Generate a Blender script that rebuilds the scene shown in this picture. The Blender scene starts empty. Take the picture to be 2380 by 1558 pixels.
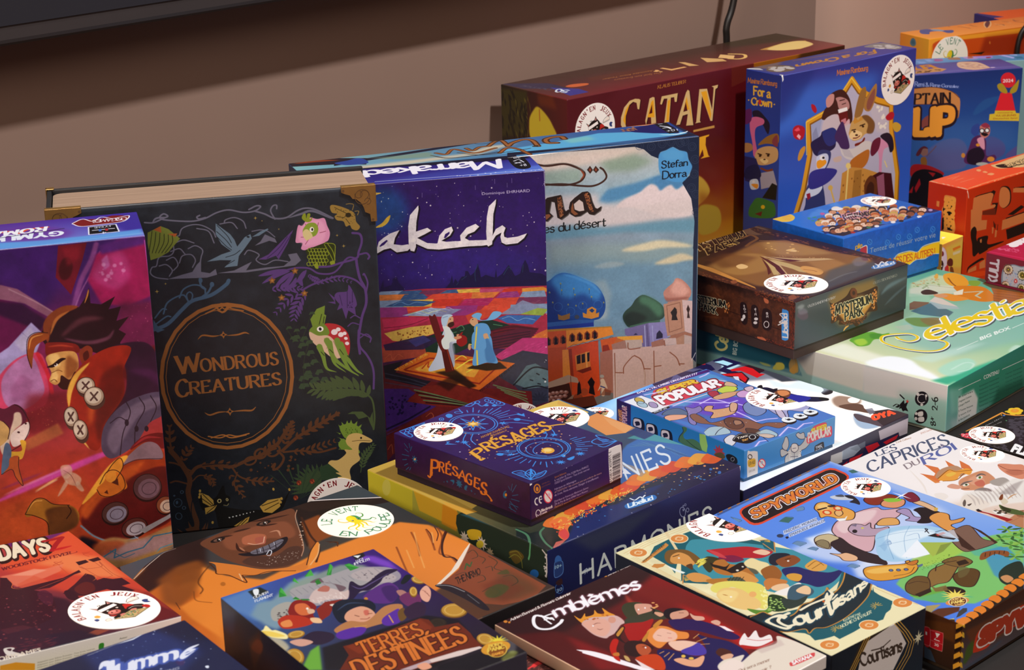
import bpy, bmesh, math, random
import numpy as np
from mathutils import Vector, Matrix
C = bpy.context.scene.collection
SC = bpy.context.scene

# ---------------------------------------------------------------- camera, world, lights, exposure
cam = bpy.data.cameras.new('camera'); cam_ob = bpy.data.objects.new('camera', cam); C.objects.link(cam_ob)
cam.sensor_width = 36.0; cam.lens = 64.6015
cam.clip_start = 0.02; cam.clip_end = 50
cam.dof.use_dof = True; cam.dof.focus_distance = 1.62; cam.dof.aperture_fstop = 20.0
_r = Vector((0.9997363, -0.0076667, -0.0216458)); _u = Vector((0.0229634, 0.3337786, 0.9423718)); _f = Vector((0.0000000, 0.9426203, -0.3338666))
cam_ob.matrix_world = Matrix(((_r.x, _u.x, -_f.x, 0.0), (_r.y, _u.y, -_f.y, 0.0), (_r.z, _u.z, -_f.z, 0.680881), (0, 0, 0, 1)))
SC.camera = cam_ob
SC.view_settings.view_transform = 'Standard'; SC.view_settings.look = 'None'
SC.view_settings.gamma = 1.0; SC.view_settings.use_curve_mapping = False
SC.view_settings.exposure = -0.25
world = bpy.data.worlds.new('world'); SC.world = world; world.use_nodes = True
bg = world.node_tree.nodes['Background']
bg.inputs[0].default_value = (1.0, 0.50, 0.30, 1); bg.inputs[1].default_value = 0.17
def lamp(name, loc, target, power, size, color, spot=None, blend=0.5):
    L = bpy.data.lights.new(name, 'SPOT' if spot else 'AREA')
    L.energy = power; L.color = color
    if spot: L.spot_size = math.radians(spot); L.spot_blend = blend; L.shadow_soft_size = size
    else: L.shape = 'DISK'; L.size = size
    o = bpy.data.objects.new(name, L); C.objects.link(o); o.location = loc
    d = Vector(target) - Vector(loc); o.rotation_euler = d.to_track_quat('-Z', 'Y').to_euler()
    return o
lamp('ceiling_spot_right', (0.80, 1.22, 2.0), (0.3, 1.45, 0.0), 205, 0.05, (1.0, 0.94, 0.90), 100, 0.8)
lamp('ceiling_fill_left', (-0.35, 0.85, 2.1), (-0.15, 1.25, 0.0), 70, 0.06, (1.0, 0.91, 0.84), 80, 0.8)  # weaker overhead fill added to brighten the left-hand boxes
lamp('room_fill', (-0.9, -0.9, 1.5), (0.1, 1.9, 0.2), 36, 0.9, (1.0, 0.80, 0.66))  # soft fill added behind the camera, lifts box fronts and the television's shadow

# ---------------------------------------------------------------- small helpers
def tag(o, label, cat, group=None):
    o['label'] = label; o['category'] = cat
    if group: o['group'] = group
def link(name, me, mats=(), parent=None):
    for m in mats: me.materials.append(m)
    o = bpy.data.objects.new(name, me); C.objects.link(o)
    if parent: o.parent = parent
    return o
def bm_obj(name, bm, mats, parent=None, smooth=False):
    me = bpy.data.meshes.new(name); bmesh.ops.recalc_face_normals(bm, faces=bm.faces); bm.to_mesh(me); bm.free()
    if smooth: me.polygons.foreach_set('use_smooth', [True] * len(me.polygons))
    return link(name, me, mats, parent)
def add_box(bm, x0, y0, z0, x1, y1, z1, bev=0.0, seg=2):
    r = bmesh.ops.create_cube(bm, size=1.0); vs = r['verts']
    for v in vs: v.co = Vector((x0 + (v.co.x + .5) * (x1 - x0), y0 + (v.co.y + .5) * (y1 - y0), z0 + (v.co.z + .5) * (z1 - z0)))
    if bev > 0:
        es = list({e for v in vs for e in v.link_edges})
        bmesh.ops.bevel(bm, geom=es, offset=bev, segments=seg, profile=0.5, affect='EDGES')
def mat(name, col, rough=0.5, metal=0.0, spec=0.5, noise=0.0, scale=40.0, bump=0.0, stretch=None, col2=None):
    m = bpy.data.materials.new(name); m.use_nodes = True; nt = m.node_tree; b = nt.nodes['Principled BSDF']
    b.inputs['Base Color'].default_value = (*col, 1); b.inputs['Roughness'].default_value = rough
    b.inputs['Metallic'].default_value = metal; b.inputs['Specular IOR Level'].default_value = spec
    if noise or bump or col2:
        tc = nt.nodes.new('ShaderNodeTexCoord'); mp = nt.nodes.new('ShaderNodeMapping'); nz = nt.nodes.new('ShaderNodeTexNoise')
        if stretch: mp.inputs['Scale'].default_value = stretch
        nz.inputs['Scale'].default_value = scale; nz.inputs['Detail'].default_value = 6
        nt.links.new(tc.outputs['Object'], mp.inputs[0]); nt.links.new(mp.outputs[0], nz.inputs['Vector'])
        mx = nt.nodes.new('ShaderNodeMix'); mx.data_type = 'RGBA'
        c2 = col2 or tuple(max(0, c * (1 - noise)) for c in col)
        mx.inputs[6].default_value = (*col, 1); mx.inputs[7].default_value = (*c2, 1)
        nt.links.new(nz.outputs[0], mx.inputs[0]); nt.links.new(mx.outputs[2], b.inputs['Base Color'])
        if bump:
            bp = nt.nodes.new('ShaderNodeBump'); bp.inputs['Strength'].default_value = bump; bp.inputs['Distance'].default_value = 0.001
            nt.links.new(nz.outputs[0], bp.inputs['Height']); nt.links.new(bp.outputs[0], b.inputs['Normal'])
    return m

# ---------------------------------------------------------------- the print shop: small canvases painted with shapes in 0.2 mm units; point lists run as steps from point to point
def ink(s): return np.array([int(s[i:i + 2]) / 99 for i in (0, 2, 4)], np.float32)   # red, green, blue in percent
def spline(P, closed=False, n=6):
    P = np.asarray(P, float)
    if len(P) < 3: return P
    A = np.vstack([P[-1], P, P[0], P[1]]) if closed else np.vstack([2 * P[0] - P[1], P, 2 * P[-1] - P[-2]])
    t = np.linspace(0, 1, n, endpoint=False)[:, None]; out = []
    for i in range(len(A) - 3):
        a, b, c, d = A[i:i + 4]
        out.append(.5 * (2 * b + (c - a) * t + (2 * a - 5 * b + 4 * c - d) * t * t + (3 * b - a - 3 * c + d) * t ** 3))
    out = np.vstack(out)
    return out if closed else np.vstack([out, P[-1]])
def orient(q):
    x, y = q[:, 0], q[:, 1]
    return q if (x * np.roll(y, -1) - y * np.roll(x, -1)).sum() >= 0 else q[::-1]
def stroke_polys(P, w):
    P = np.asarray(P, float); w = np.broadcast_to(np.asarray(w, float), (len(P),)); out = []
    ang = np.linspace(0, 2 * np.pi, 14, endpoint=False); circ = np.c_[np.cos(ang), np.sin(ang)]
    for i in range(len(P)):
        if w[i] > .15: out.append(P[i] + circ * w[i])
    for i in range(len(P) - 1):
        d = P[i + 1] - P[i]; L = np.hypot(*d)
        if L < 1e-6: continue
        n = np.array([-d[1], d[0]]) / L
        out.append(orient(np.array([P[i] + n * w[i], P[i] - n * w[i], P[i + 1] - n * w[i + 1], P[i + 1] + n * w[i + 1]])))
    return out
def box_blur(a, r):
    for ax in (0, 1):
        for _ in range(2):
            k = max(1, int(r)); c = np.cumsum(np.pad(a, [(k + 1, k) if i == ax else (0, 0) for i in (0, 1)], mode='edge'), axis=ax)
            n = a.shape[ax]
            a = (np.take(c, np.arange(2 * k + 1, 2 * k + 1 + n), ax) - np.take(c, np.arange(0, n), ax)) / (2 * k + 1)
    return a
class Canvas:
    SS = 4
    def __init__(s, w, d, ppm, base='505050'):
        s.k = ppm / 5.0; s.W = max(8, int(w * 1000 * ppm)); s.H = max(8, int(d * 1000 * ppm)); s.rng = np.random.default_rng(7)
        s.a = np.empty((s.H, s.W, 3), np.float32); s.a[:] = ink(base)
    def coverage(s, polys, pad=0):
        allp = np.vstack(polys); x0 = max(0, int(allp[:, 0].min()) - 1 - pad); x1 = min(s.W, int(allp[:, 0].max()) + 2 + pad)
        y0 = max(0, int(allp[:, 1].min()) - 1 - pad); y1 = min(s.H, int(allp[:, 1].max()) + 2 + pad)
        if x1 <= x0 or y1 <= y0: return None
        S = s.SS; h = (y1 - y0) * S; w = x1 - x0; acc = np.zeros((h, w + 2))
        A = np.vstack(polys); B = np.vstack([np.roll(p, -1, 0) for p in polys])
        ya = (A[:, 1] - y0) * S - .5; yb = (B[:, 1] - y0) * S - .5
        sg = np.sign(yb - ya); lo = np.minimum(ya, yb); hi = np.maximum(ya, yb)
        r0 = np.clip(np.ceil(lo), 0, h).astype(int); r1 = np.clip(np.ceil(hi), 0, h).astype(int)
        cnt = np.maximum(r1 - r0, 0); tot = cnt.sum()
        if tot == 0: return None
        e = np.repeat(np.arange(len(A)), cnt); off = np.arange(tot) - np.repeat(np.cumsum(cnt) - cnt, cnt); rows = r0[e] + off
        t = (rows - ya[e]) / (yb[e] - ya[e]); xc = A[e, 0] + (B[e, 0] - A[e, 0]) * t - x0
        xc = np.clip(xc, 0, w); fl = np.floor(xc).astype(int); fr = xc - fl
        np.add.at(acc, (rows, fl), sg[e] * (1 - fr)); np.add.at(acc, (rows, fl + 1), sg[e] * fr)
        cov = np.clip(np.abs(np.cumsum(acc, 1)[:, :w]), 0, 1).reshape(y1 - y0, S, w).mean(1)
        return x0, y0, x1, y1, cov.astype(np.float32)
    def fill(s, polys, col, alpha=1.0, soft=0.0):
        polys = [np.asarray(p, float) for p in polys if len(p) > 2]
        if not polys: return
        r = int(round(soft / 2))
        c = s.coverage(polys, pad=3 * r + 1 if r else 0)
        if c is None: return
        x0, y0, x1, y1, cov = c
        if r: cov = box_blur(cov, r)
        cov = (cov * alpha)[..., None]; reg = s.a[y0:y1, x0:x1]
        reg += (ink(col) - reg) * cov
    def grad(s, c):                                         # bilinear wash between corner inks BL BR TR TL
        u = np.linspace(0, 1, s.W, dtype=np.float32)[None, :, None]; v = np.linspace(0, 1, s.H, dtype=np.float32)[:, None, None]
        a, b, cc, d = [ink(x) for x in c]
        s.a[:] = (a * (1 - u) + b * u) * (1 - v) + (d * (1 - u) + cc * u) * v
    def vgrad(s, stops):                                    # (position 0..1, ink) from the bottom up
        ps = [p for p, _ in stops]; cs = np.array([ink(c) for _, c in stops]); v = np.linspace(0, 1, s.H)
        s.a[:] = np.stack([np.interp(v, ps, cs[:, i]) for i in range(3)], -1)[:, None, :]
    def noise(s, amt, size, seed):                          # cloudy ink mottling
        r = np.random.default_rng(seed); tot = np.zeros((s.H, s.W), np.float32); a = 1.0; sz = max(2.0, size * s.k)
        while sz > 1.5 and a > .1:
            gh, gw = int(s.H / sz) + 3, int(s.W / sz) + 3; g = r.standard_normal((gh, gw)).astype(np.float32)
            y = np.arange(s.H) / sz; x = np.arange(s.W) / sz; yi = y.astype(int); xi = x.astype(int)
            fy = (y - yi)[:, None]; fx = (x - xi)[None, :]; fy = fy * fy * (3 - 2 * fy); fx = fx * fx * (3 - 2 * fx)
            tot += a * ((g[yi][:, xi] * (1 - fx) + g[yi][:, xi + 1] * fx) * (1 - fy) + (g[yi + 1][:, xi] * (1 - fx) + g[yi + 1][:, xi + 1] * fx) * fy)
            sz /= 2.2; a *= .6
        s.a *= np.clip(1 + amt * tot, .2, 2)[..., None]; np.clip(s.a, 0, 1, out=s.a)
    def image(s, name):
        im = bpy.data.images.new(name, s.W, s.H, alpha=False); im.colorspace_settings.name = 'sRGB'
        px = np.ones((s.H, s.W, 4), np.float32); px[..., :3] = np.clip(s.a, 0, 1); im.pixels.foreach_set(px.ravel()); im.update(); im.pack()
        return im
def wob(P, amt, seed):
    r = np.random.default_rng(seed); return np.asarray(P) + r.normal(0, amt, np.shape(P))
# --- lettering: a pen skeleton alphabet (10 units tall caps, 6.4 x-height) drawn with a broad nib, and the built-in sans
GL = {}
for _l in '''
A 8 0,0 4,10 8,0|1.6,3.6 6.4,3.6
B 6.5 0,0 0,10|~0,10 3.5,10 5.6,8.8 5.2,6.2 3,5.4 0,5.4|~0,5.4 3.8,5.4 6.4,4 6.2,1.2 4,0 0,0
C 7.5 ~7.4,8.2 5.8,9.8 3.6,10 1.2,8.4 0,5 1.2,1.6 3.6,0 6,.3 7.5,2
D 7.5 0,0 0,10|~0,10 3.6,10 6.6,8.4 7.5,5 6.6,1.6 3.6,0 0,0
E 6 0,0 0,10|0,10 5.8,10|0,5.3 4.4,5.3|0,0 6,0|5.8,10 5.8,8.6|6,0 6,1.5
F 5.6 0,0 0,10|0,10 5.6,10|0,5.2 4.2,5.2
G 8 ~7.4,8.2 5.8,9.8 3.8,10 1.2,8.4 0,5 1.2,1.6 3.8,0 6.2,.4 7.6,1.6|7.6,1.6 7.6,4.6|5,4.6 8,4.6
H 7.5 0,0 0,10|7.5,0 7.5,10|0,5.2 7.5,5.2
I 0 0,0 0,10
J 4 ~4,10 4,3 3.4,.6 1.6,-.4 0,.6
K 7 0,0 0,10|6.6,10 0,4.4|2.2,6 7,0
L 5.6 0,0 0,10|0,0 5.6,0|5.6,0 5.6,1.5
M 9.5 0,0 .8,10|.8,10 4.75,2|4.75,2 8.7,10|8.7,10 9.5,0
N 7.8 0,0 0,10|0,10 7.8,0|7.8,0 7.8,10
O 8.6 ~4.3,10 1.2,8.6 0,5 1.2,1.4 4.3,0 7.4,1.4 8.6,5 7.4,8.6 4.3,10
P 6.4 0,0 0,10|~0,10 3.6,10 6.2,9 6.2,6 3.6,4.8 0,4.8
Q 8.6 ~4.3,10 1.2,8.6 0,5 1.2,1.4 4.3,0 7.4,1.4 8.6,5 7.4,8.6 4.3,10|5,2 8.6,-1
R 7 0,0 0,10|~0,10 3.6,10 6.2,9 6.2,6.2 3.6,5.2 0,5.2|3.2,5.2 7,0
S 6.2 ~5.8,8.2 4.6,9.7 2.8,10 .8,9 .5,7 2,5.6 4.4,4.6 6,3 5.4,.9 3.2,0 1.2,.4 0,2
T 7 3.5,0 3.5,10|0,10 7,10|0,10 0,8.6|7,10 7,8.6
U 7.4 ~0,10 0,3.4 1,.9 3.7,0 6.4,.9 7.4,3.4 7.4,10
V 8 0,10 4,0|4,0 8,10
W 11 0,10 2.8,0|2.8,0 5.5,9|5.5,9 8.2,0|8.2,0 11,10
X 7.6 0,10 7.6,0|0,0 7.6,10
Y 7.6 0,10 3.8,5|7.6,10 3.8,5|3.8,5 3.8,0
Z 7 0,10 7,10|7,10 0,0|0,0 7,0
a 4.8 ~.4,5.4 2,6.4 3.8,6 4.2,4.6 4.2,1|4.2,1 5,0|~4.2,3.6 2,3.4 .2,2.2 .4,.5 2,0 4.2,1.2
b 4.8 0,10 0,.4|~0,4.8 1.6,6.3 3.6,6.2 4.8,4.6 4.8,2 3.6,.2 1.8,0 0,1
c 4.2 ~4.2,5.4 2.6,6.4 .9,5.6 0,3.2 .8,.8 2.4,0 4.2,1
d 4.8 4.8,10 4.8,0|~4.8,4.8 3.2,6.3 1.2,6.2 0,4.4 0,2 1.2,.2 3,0 4.8,1.2
e 4.6 ~0,3.3 4.6,3.8 4,5.8 2.4,6.4 .8,5.6 0,3.2 .8,.8 2.6,0 4.6,1.2
f 3.2 ~3.8,9.2 2.6,10 1.4,9 1.2,7 1.2,0|0,6.2 3,6.2
g 4.8 ~4.8,5 3.2,6.3 1.2,6.2 0,4.4 .2,2 1.6,.4 3.2,.6 4.8,2|~4.8,6.2 4.8,-1 4,-2.8 2,-3 .4,-2.2
h 4.6 0,0 0,10|~0,4.6 1.6,6.2 3.6,6.2 4.6,4.8 4.6,0
i .2 0,0 0,6.4|0,8.6 .1,9
j 1 ~1,6.4 1,-1.6 0,-3|1,8.6 1.1,9
k 4.6 0,0 0,10|4.4,6.4 0,2.8|1.4,3.8 4.6,0
l .4 0,0 0,10
m 8 0,0 0,6.4|~0,4.8 1.4,6.2 3,6.2 4,4.8 4,0|~4,4.8 5.4,6.2 7,6.2 8,4.8 8,0
n 4.6 0,0 0,6.4|~0,4.6 1.6,6.2 3.6,6.2 4.6,4.8 4.6,0
o 5 ~2.5,6.4 .6,5.4 0,3.2 .6,1 2.5,0 4.4,1 5,3.2 4.4,5.4 2.5,6.4
p 4.8 0,-3 0,6.4|~0,4.8 1.6,6.3 3.6,6.2 4.8,4.6 4.8,2 3.6,.2 1.8,0 0,1
q 4.8 4.8,-3 4.8,6.4|~4.8,4.8 3.2,6.3 1.2,6.2 0,4.4 0,2 1.2,.2 3,0 4.8,1.2
r 3 0,0 0,6.4|~0,4.4 1.4,6.2 3,6
s 3.8 ~3.6,5.4 2.2,6.4 .6,5.8 .6,4.2 2.6,3.2 3.7,2 3,.3 1.4,0 0,1
t 3 ~1.2,9 1.2,1.4 2,0 3.2,.6|0,6.3 3,6.3
u 4.6 ~0,6.4 0,2 .8,.2 2.4,0 4.6,1.6|4.6,6.4 4.6,0
v 4.4 0,6.4 2.2,0|2.2,0 4.4,6.4
w 6.6 0,6.4 1.7,0|1.7,0 3.3,5.6|3.3,5.6 4.9,0|4.9,0 6.6,6.4
x 4.4 0,6.4 4.4,0|0,0 4.4,6.4
y 4.6 0,6.4 2.4,.4|4.6,6.4 1,-3
z 4 0,6.4 4,6.4|4,6.4 0,0|0,0 4,0
0 5.4 ~2.7,10 .6,8.4 0,5 .6,1.6 2.7,0 4.8,1.6 5.4,5 4.8,8.4 2.7,10
1 2 0,8.4 2,10|2,10 2,0
2 5.4 ~.2,8 1.4,9.8 3.6,9.9 5,8.2 4.2,5.4 0,0|0,0 5.4,0
3 5 ~.2,9 2,10 4.4,9 4.2,6.4 2,5.4 4.8,4.4 5,1.6 3,0 0,.8
4 5.6 4.2,0 4.2,10|4.2,10 0,3|0,3 5.6,3
5 5 4.6,10 .6,10|.6,10 .3,5.6|~.3,5.6 2.6,6.2 4.8,5 4.8,1.6 2.6,0 0,.8
6 5.2 ~4.4,9.6 1.6,8 0,4.4 .6,1 2.8,0 5,1.4 5,4.2 3,5.6 .6,4.2
7 5 0,10 5,10|5,10 1.6,0
8 5.2 ~2.6,5.4 .4,7.4 .8,9.5 2.6,10 4.6,9.4 4.8,7.4 2.6,5.4 0,3 .6,.6 2.6,0 4.8,.6 5.2,3 2.6,5.4
9 5.2 ~.8,.4 3.6,2 5.2,5.6 4.6,9 2.4,10 .2,8.6 .2,5.8 2.2,4.4 4.6,5.8
! .4 0,3 0,10|0,0 .1,.4
? 4 ~0,8.6 1.6,10 3.8,9 3.6,6.6 1.8,4.8 1.8,3|1.8,0 1.9,.4
' .6 .4,10 0,7.6
- 3 0,4 3,4
+ 5 0,4.5 5,4.5|2.5,2 2.5,7
. .4 0,0 .1,.4
& 7 ~7,4 4,0 1.4,0 0,2.4 3.6,6.4 3.4,9 1.8,10 .8,8.4 2,6 7,0
'''.strip().split('\n'):
    _c, _w, _s = _l.split(' ', 2); GL[_c] = (float(_w), _s)
def glyph_strokes(ch):
    acc = {'é': 'e', 'è': 'e', 'É': 'E', 'ï': 'i'}
    base = acc.get(ch, ch); g = GL.get(base)
    if g is None: return None
    st = []
    for part in g[1].split('|'):
        sm = part[0] == '~'; pts = np.array([[float(q) for q in p.split(',')] for p in part.lstrip('~').split()])
        st.append((spline(pts, n=5) if sm else pts, sm))
    w = g[0]
    if ch in acc:
        y = 11.2 if ch.isupper() else 7.6; x = w / 2
        st.append((np.array([[x - .8, y + 1.3], [x + .6, y]]) if ch == 'è' else np.array([[x - .5, y], [x + .9, y + 1.3]]), False))
    return w, st
def skeleton_text(txt, nib, ang, thin, serif, track):
    x = 0.0; polys = []; n = np.array([math.cos(ang), math.sin(ang)]) * nib / 2
    for ch in txt:
        if ch == ' ': x += 3.2; continue
        g = glyph_strokes(ch)
        if g is None: x += 4; continue
        w, st = g
        for P, sm in st:
            P = P + [x, 0]
            for i in range(len(P) - 1):
                a, b = P[i], P[i + 1]; q = np.array([a - n, a + n, b + n, b - n])
                polys.append(orient(q))
            polys += stroke_polys(P, thin / 2)
            if nib > 0.01: polys += stroke_polys(P + n, thin / 2) + stroke_polys(P - n, thin / 2)
            if serif:
                for e in ((P[0], P[1]), (P[-1], P[-2])):
                    d = e[0] - e[1]
                    if not sm and abs(d[1]) > .5 * np.hypot(*d) and min(abs(e[0][1] - k) for k in (0, 10, 6.4)) < .15:
                        polys += stroke_polys(np.array([e[0] - [serif, 0], e[0] + [serif, 0]]), thin * .55)
        x += w + track
    return polys
_font_cache = {}
def sans_text(txt):
    if txt in _font_cache: return _font_cache[txt]
    cu = bpy.data.curves.new('t', 'FONT'); cu.body = txt; cu.size = 10; cu.resolution_u = 3; o = bpy.data.objects.new('t', cu); C.objects.link(o)
    me = o.to_mesh(); co = np.array([v.co[:2] for v in me.vertices]); polys = [orient(co[list(p.vertices)]) for p in me.polygons] if len(co) else []
    o.to_mesh_clear(); bpy.data.objects.remove(o); bpy.data.curves.remove(cu); _font_cache[txt] = polys
    return polys
FONTS = {  # nib, angle, thin, serif, tracking
 'roman': (1.2, .15, .4, .75, 2.4), 'western': (1.5, .1, .6, .85, 2.7), 'black': (1.35, .75, .35, 0, 1.25), 'gothic': (1.1, .7, .45, 0, 1.3), 'round': (0, 0, 1.4, 0, 2), 'fat': (1.0, .2, 1.5, 0, 3.0),
 'thin': (0, 0, .7, 0, 3.2), 'hand': (.45, .6, .65, 0, 1.5), 'fine': (.65, .2, .35, .5, 1.9), 'block': (1.5, 0, 1.1, 0, 2.9), 'script': (.8, .6, .7, 0, .8)}
def lettering(txt, font, quad, bold=0.0):
    polys = sans_text(txt) if font == 'sans' else skeleton_text(txt, *FONTS[font])
    if not polys: return []
    A = np.vstack(polys); x0, x1 = A[:, 0].min(), A[:, 0].max(); cap = 7.0 if font == 'sans' else 10.0
    q = np.asarray(quad, float).reshape(4, 2); out = []
    if bold and not (font == 'sans' and len(txt) > 9):
        polys = polys + [p for P in polys for p in stroke_polys(np.vstack([P, P[:1]]), bold)]
    for P in polys:
        u = ((P[:, 0] - x0) / (x1 - x0))[:, None]; v = (P[:, 1] / cap)[:, None]
        out.append((q[0] * (1 - u) + q[1] * u) * (1 - v) + (q[3] * (1 - u) + q[2] * u) * v)
    e, g = q[1] - q[0], q[3] - q[0]; sgn = 1 if e[0] * g[1] - e[1] * g[0] > 0 else -1
    return out if sgn > 0 else [p[::-1] for p in out]
def leafy(P, n, ln, wd, both=True, start=.12, ang=.75):
    P = spline(P, n=8); seg = np.r_[0, np.cumsum(np.hypot(*np.diff(P, axis=0).T))]; out = []
    for i in range(n):
        t = (start + (1 - start) * (i + .5) / n) * seg[-1]; p = np.array([np.interp(t, seg, P[:, 0]), np.interp(t, seg, P[:, 1])])
        q = np.array([np.interp(min(t + 3, seg[-1]), seg, P[:, 0]), np.interp(min(t + 3, seg[-1]), seg, P[:, 1])]); r0 = np.array([np.interp(t - 3, seg, P[:, 0]), np.interp(t - 3, seg, P[:, 1])])
        d = q - r0; th = math.atan2(d[1], d[0]); f = 1 - .45 * abs(2 * i / max(1, n - 1) - .8)
        for sd in ((1, -1) if both else ((1,) if i % 2 else (-1,))):
            a = th + sd * ang; e = np.array([math.cos(a), math.sin(a)]); m = np.array([-e[1], e[0]]); L = ln * f; W = wd * f
            out.append(orient(spline([p, p + e * L * .35 + m * W, p + e * L * .75 + m * W * .7, p + e * L, p + e * L * .75 - m * W * .7, p + e * L * .35 - m * W], True, 3)))
    return out
def paint(cv, prog):
    lines = []
    for line in prog.strip().split('\n'):                   # "/" carries on with the same tool and ink
        if line[0] == 'X' or '/' not in line: lines.append(line); continue
        head, rest = ' '.join(line.split(' ', 2)[:2]), line.split(' ', 2)[2]
        lines += [head + ' ' + q for q in rest.split('/')]
    for line in lines:
        t = line.split(' '); op = t[0]
        if op == 'G': cv.grad(t[1:5]); continue
        if op == 'V': cv.vgrad([(float(t[i]), t[i + 1]) for i in range(1, len(t), 2)]); continue
        if op == 'N': cv.noise(float(t[1]), float(t[2]), int(t[3])); continue
        c = t[1].split(':'); col = c[0]; al = float(c[1]) / 100 if len(c) > 1 and c[1] else 1.0; soft = float(c[2]) * cv.k if len(c) > 2 else 0.0
        if op == 'X':                                       # lettering: ink font bold quad text
            q = np.array([float(x) for x in t[4].split(',')]) * cv.k
            cv.fill(lettering(' '.join(t[5:]), t[2], q, float(t[3])), col, al, soft); continue
        if op in 'YH':                                      # Y: inked shape with its outline; H: a small cartoon head, skin and hair
            v = np.array([float(x) for x in t[3:]]) * cv.k
            if op == 'Y': p = spline(v[1:].reshape(-1, 2).cumsum(0), True); cv.fill([p], col); cv.fill(stroke_polys(np.vstack([p, p[:1]]), v[0] / 2), t[2]); continue
            c0, ax, bx = v[:2], v[2:4], v[4:6]; a = np.linspace(0, 2 * np.pi, 16, endpoint=False); ring = lambda u, w, sx, sy: c0 + ax * u + bx * w + np.cos(a)[:, None] * ax * sx + np.sin(a)[:, None] * bx * sy
            cv.fill([ring(0, -.35, 1.12, 1)], t[2])
            cv.fill([ring(0, .15, .92, .8)], col)
            cv.fill([ring(-.3, .05, .08, .12), ring(.3, .05, .08, .12)], '131010'); cv.fill(stroke_polys(np.array([c0 - ax * .3 + bx * .5, c0 + bx * .6, c0 + ax * .3 + bx * .5]), .5 * cv.k), '250908'); continue
        v = np.array([float(x) for x in t[2:]])
        if op in 'PC': p = v.reshape(-1, 2).cumsum(0) * cv.k; cv.fill([p if op == 'P' else spline(p, True)], col, al, soft)
        elif op in 'STZ':                                   # strokes: even, tapered at both ends, tapering away; S sharp via width < 0
            p = v[1:].reshape(-1, 2).cumsum(0) * cv.k; w = abs(v[0]) * cv.k / 2
            if v[0] > 0: p = spline(p)
            if op != 'S' and len(p) < 8: p = np.c_[np.interp(np.linspace(0, len(p) - 1, 9), range(len(p)), p[:, 0]), np.interp(np.linspace(0, len(p) - 1, 9), range(len(p)), p[:, 1])]
            u = np.linspace(0, 1, len(p)); ww = w if op == 'S' else w * (np.sin(np.pi * u) ** .7 + .06 if op == 'T' else (1.03 - u) ** .8)
            cv.fill(stroke_polys(p, ww), col, al, soft)
        elif op in 'EO':                                    # ellipse from centre and two half axes; O = its outline
            n = 28; a = np.linspace(0, 2 * np.pi, n, endpoint=False); o = 1 if op == 'O' else 0
            c0, ax, bx = v[o:o + 2], v[o + 2:o + 4], v[o + 4:o + 6]; p = (c0 + np.cos(a)[:, None] * ax + np.sin(a)[:, None] * bx) * cv.k
            if o: cv.fill(stroke_polys(np.vstack([p, p[:1]]), abs(v[0]) * cv.k / 2), col, al, soft)
            else: cv.fill([p], col, al, soft)
        elif op == 'F':                                     # sprig: n, leaf length, leaf width, points
            cv.fill(leafy(v[3:].reshape(-1, 2).cumsum(0) * cv.k, int(v[0]), v[1] * cv.k, v[2] * cv.k), col, al, soft)
        elif op == 'K':                                     # star: n points, cx cy r inner phase
            n = int(v[0]); a = np.arange(2 * n) * np.pi / n + v[5]; rr = np.where(np.arange(2 * n) % 2 == 0, v[3], v[4])
            cv.fill([(v[1:3] + np.c_[np.cos(a), np.sin(a)] * rr[:, None]) * cv.k], col, al, soft)
        elif op == 'D':                                     # speckles: n rmin rmax seed then a quad region
            r = np.random.default_rng(int(v[3])); q = v[4:12].reshape(4, 2) * cv.k; n = int(v[0]); a = np.linspace(0, 2 * np.pi, 7, endpoint=False); cc = np.c_[np.cos(a), np.sin(a)]; pl = []
            for u, w, k in r.random((n, 3)):
                pl.append((q[0] * (1 - u) + q[1] * u) * (1 - w) + (q[3] * (1 - u) + q[2] * u) * w + cc * (v[1] + (v[2] - v[1]) * k ** 2) * cv.k)
            cv.fill(pl, col, al, soft)
        elif op == 'W':                                     # brush dabs: n length width angle jitter seed quad
            r = np.random.default_rng(int(v[5])); q = v[6:14].reshape(4, 2) * cv.k; pl = []
            for u, w, k, j in r.random((int(v[0]), 4)):
                p = (q[0] * (1 - u) + q[1] * u) * (1 - w) + (q[3] * (1 - u) + q[2] * u) * w; a = v[3] + v[4] * (j - .5); d = np.array([math.cos(a), math.sin(a)]) * v[1] * cv.k * (.4 + .6 * k); m = np.array([-d[1], d[0]]) / max(1e-6, np.hypot(*d)) * v[2] * cv.k / 2
                pl.append(orient(np.array([p - d / 2, p + m, p + d / 2, p - m])))
            cv.fill(pl, col, al, soft)
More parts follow.
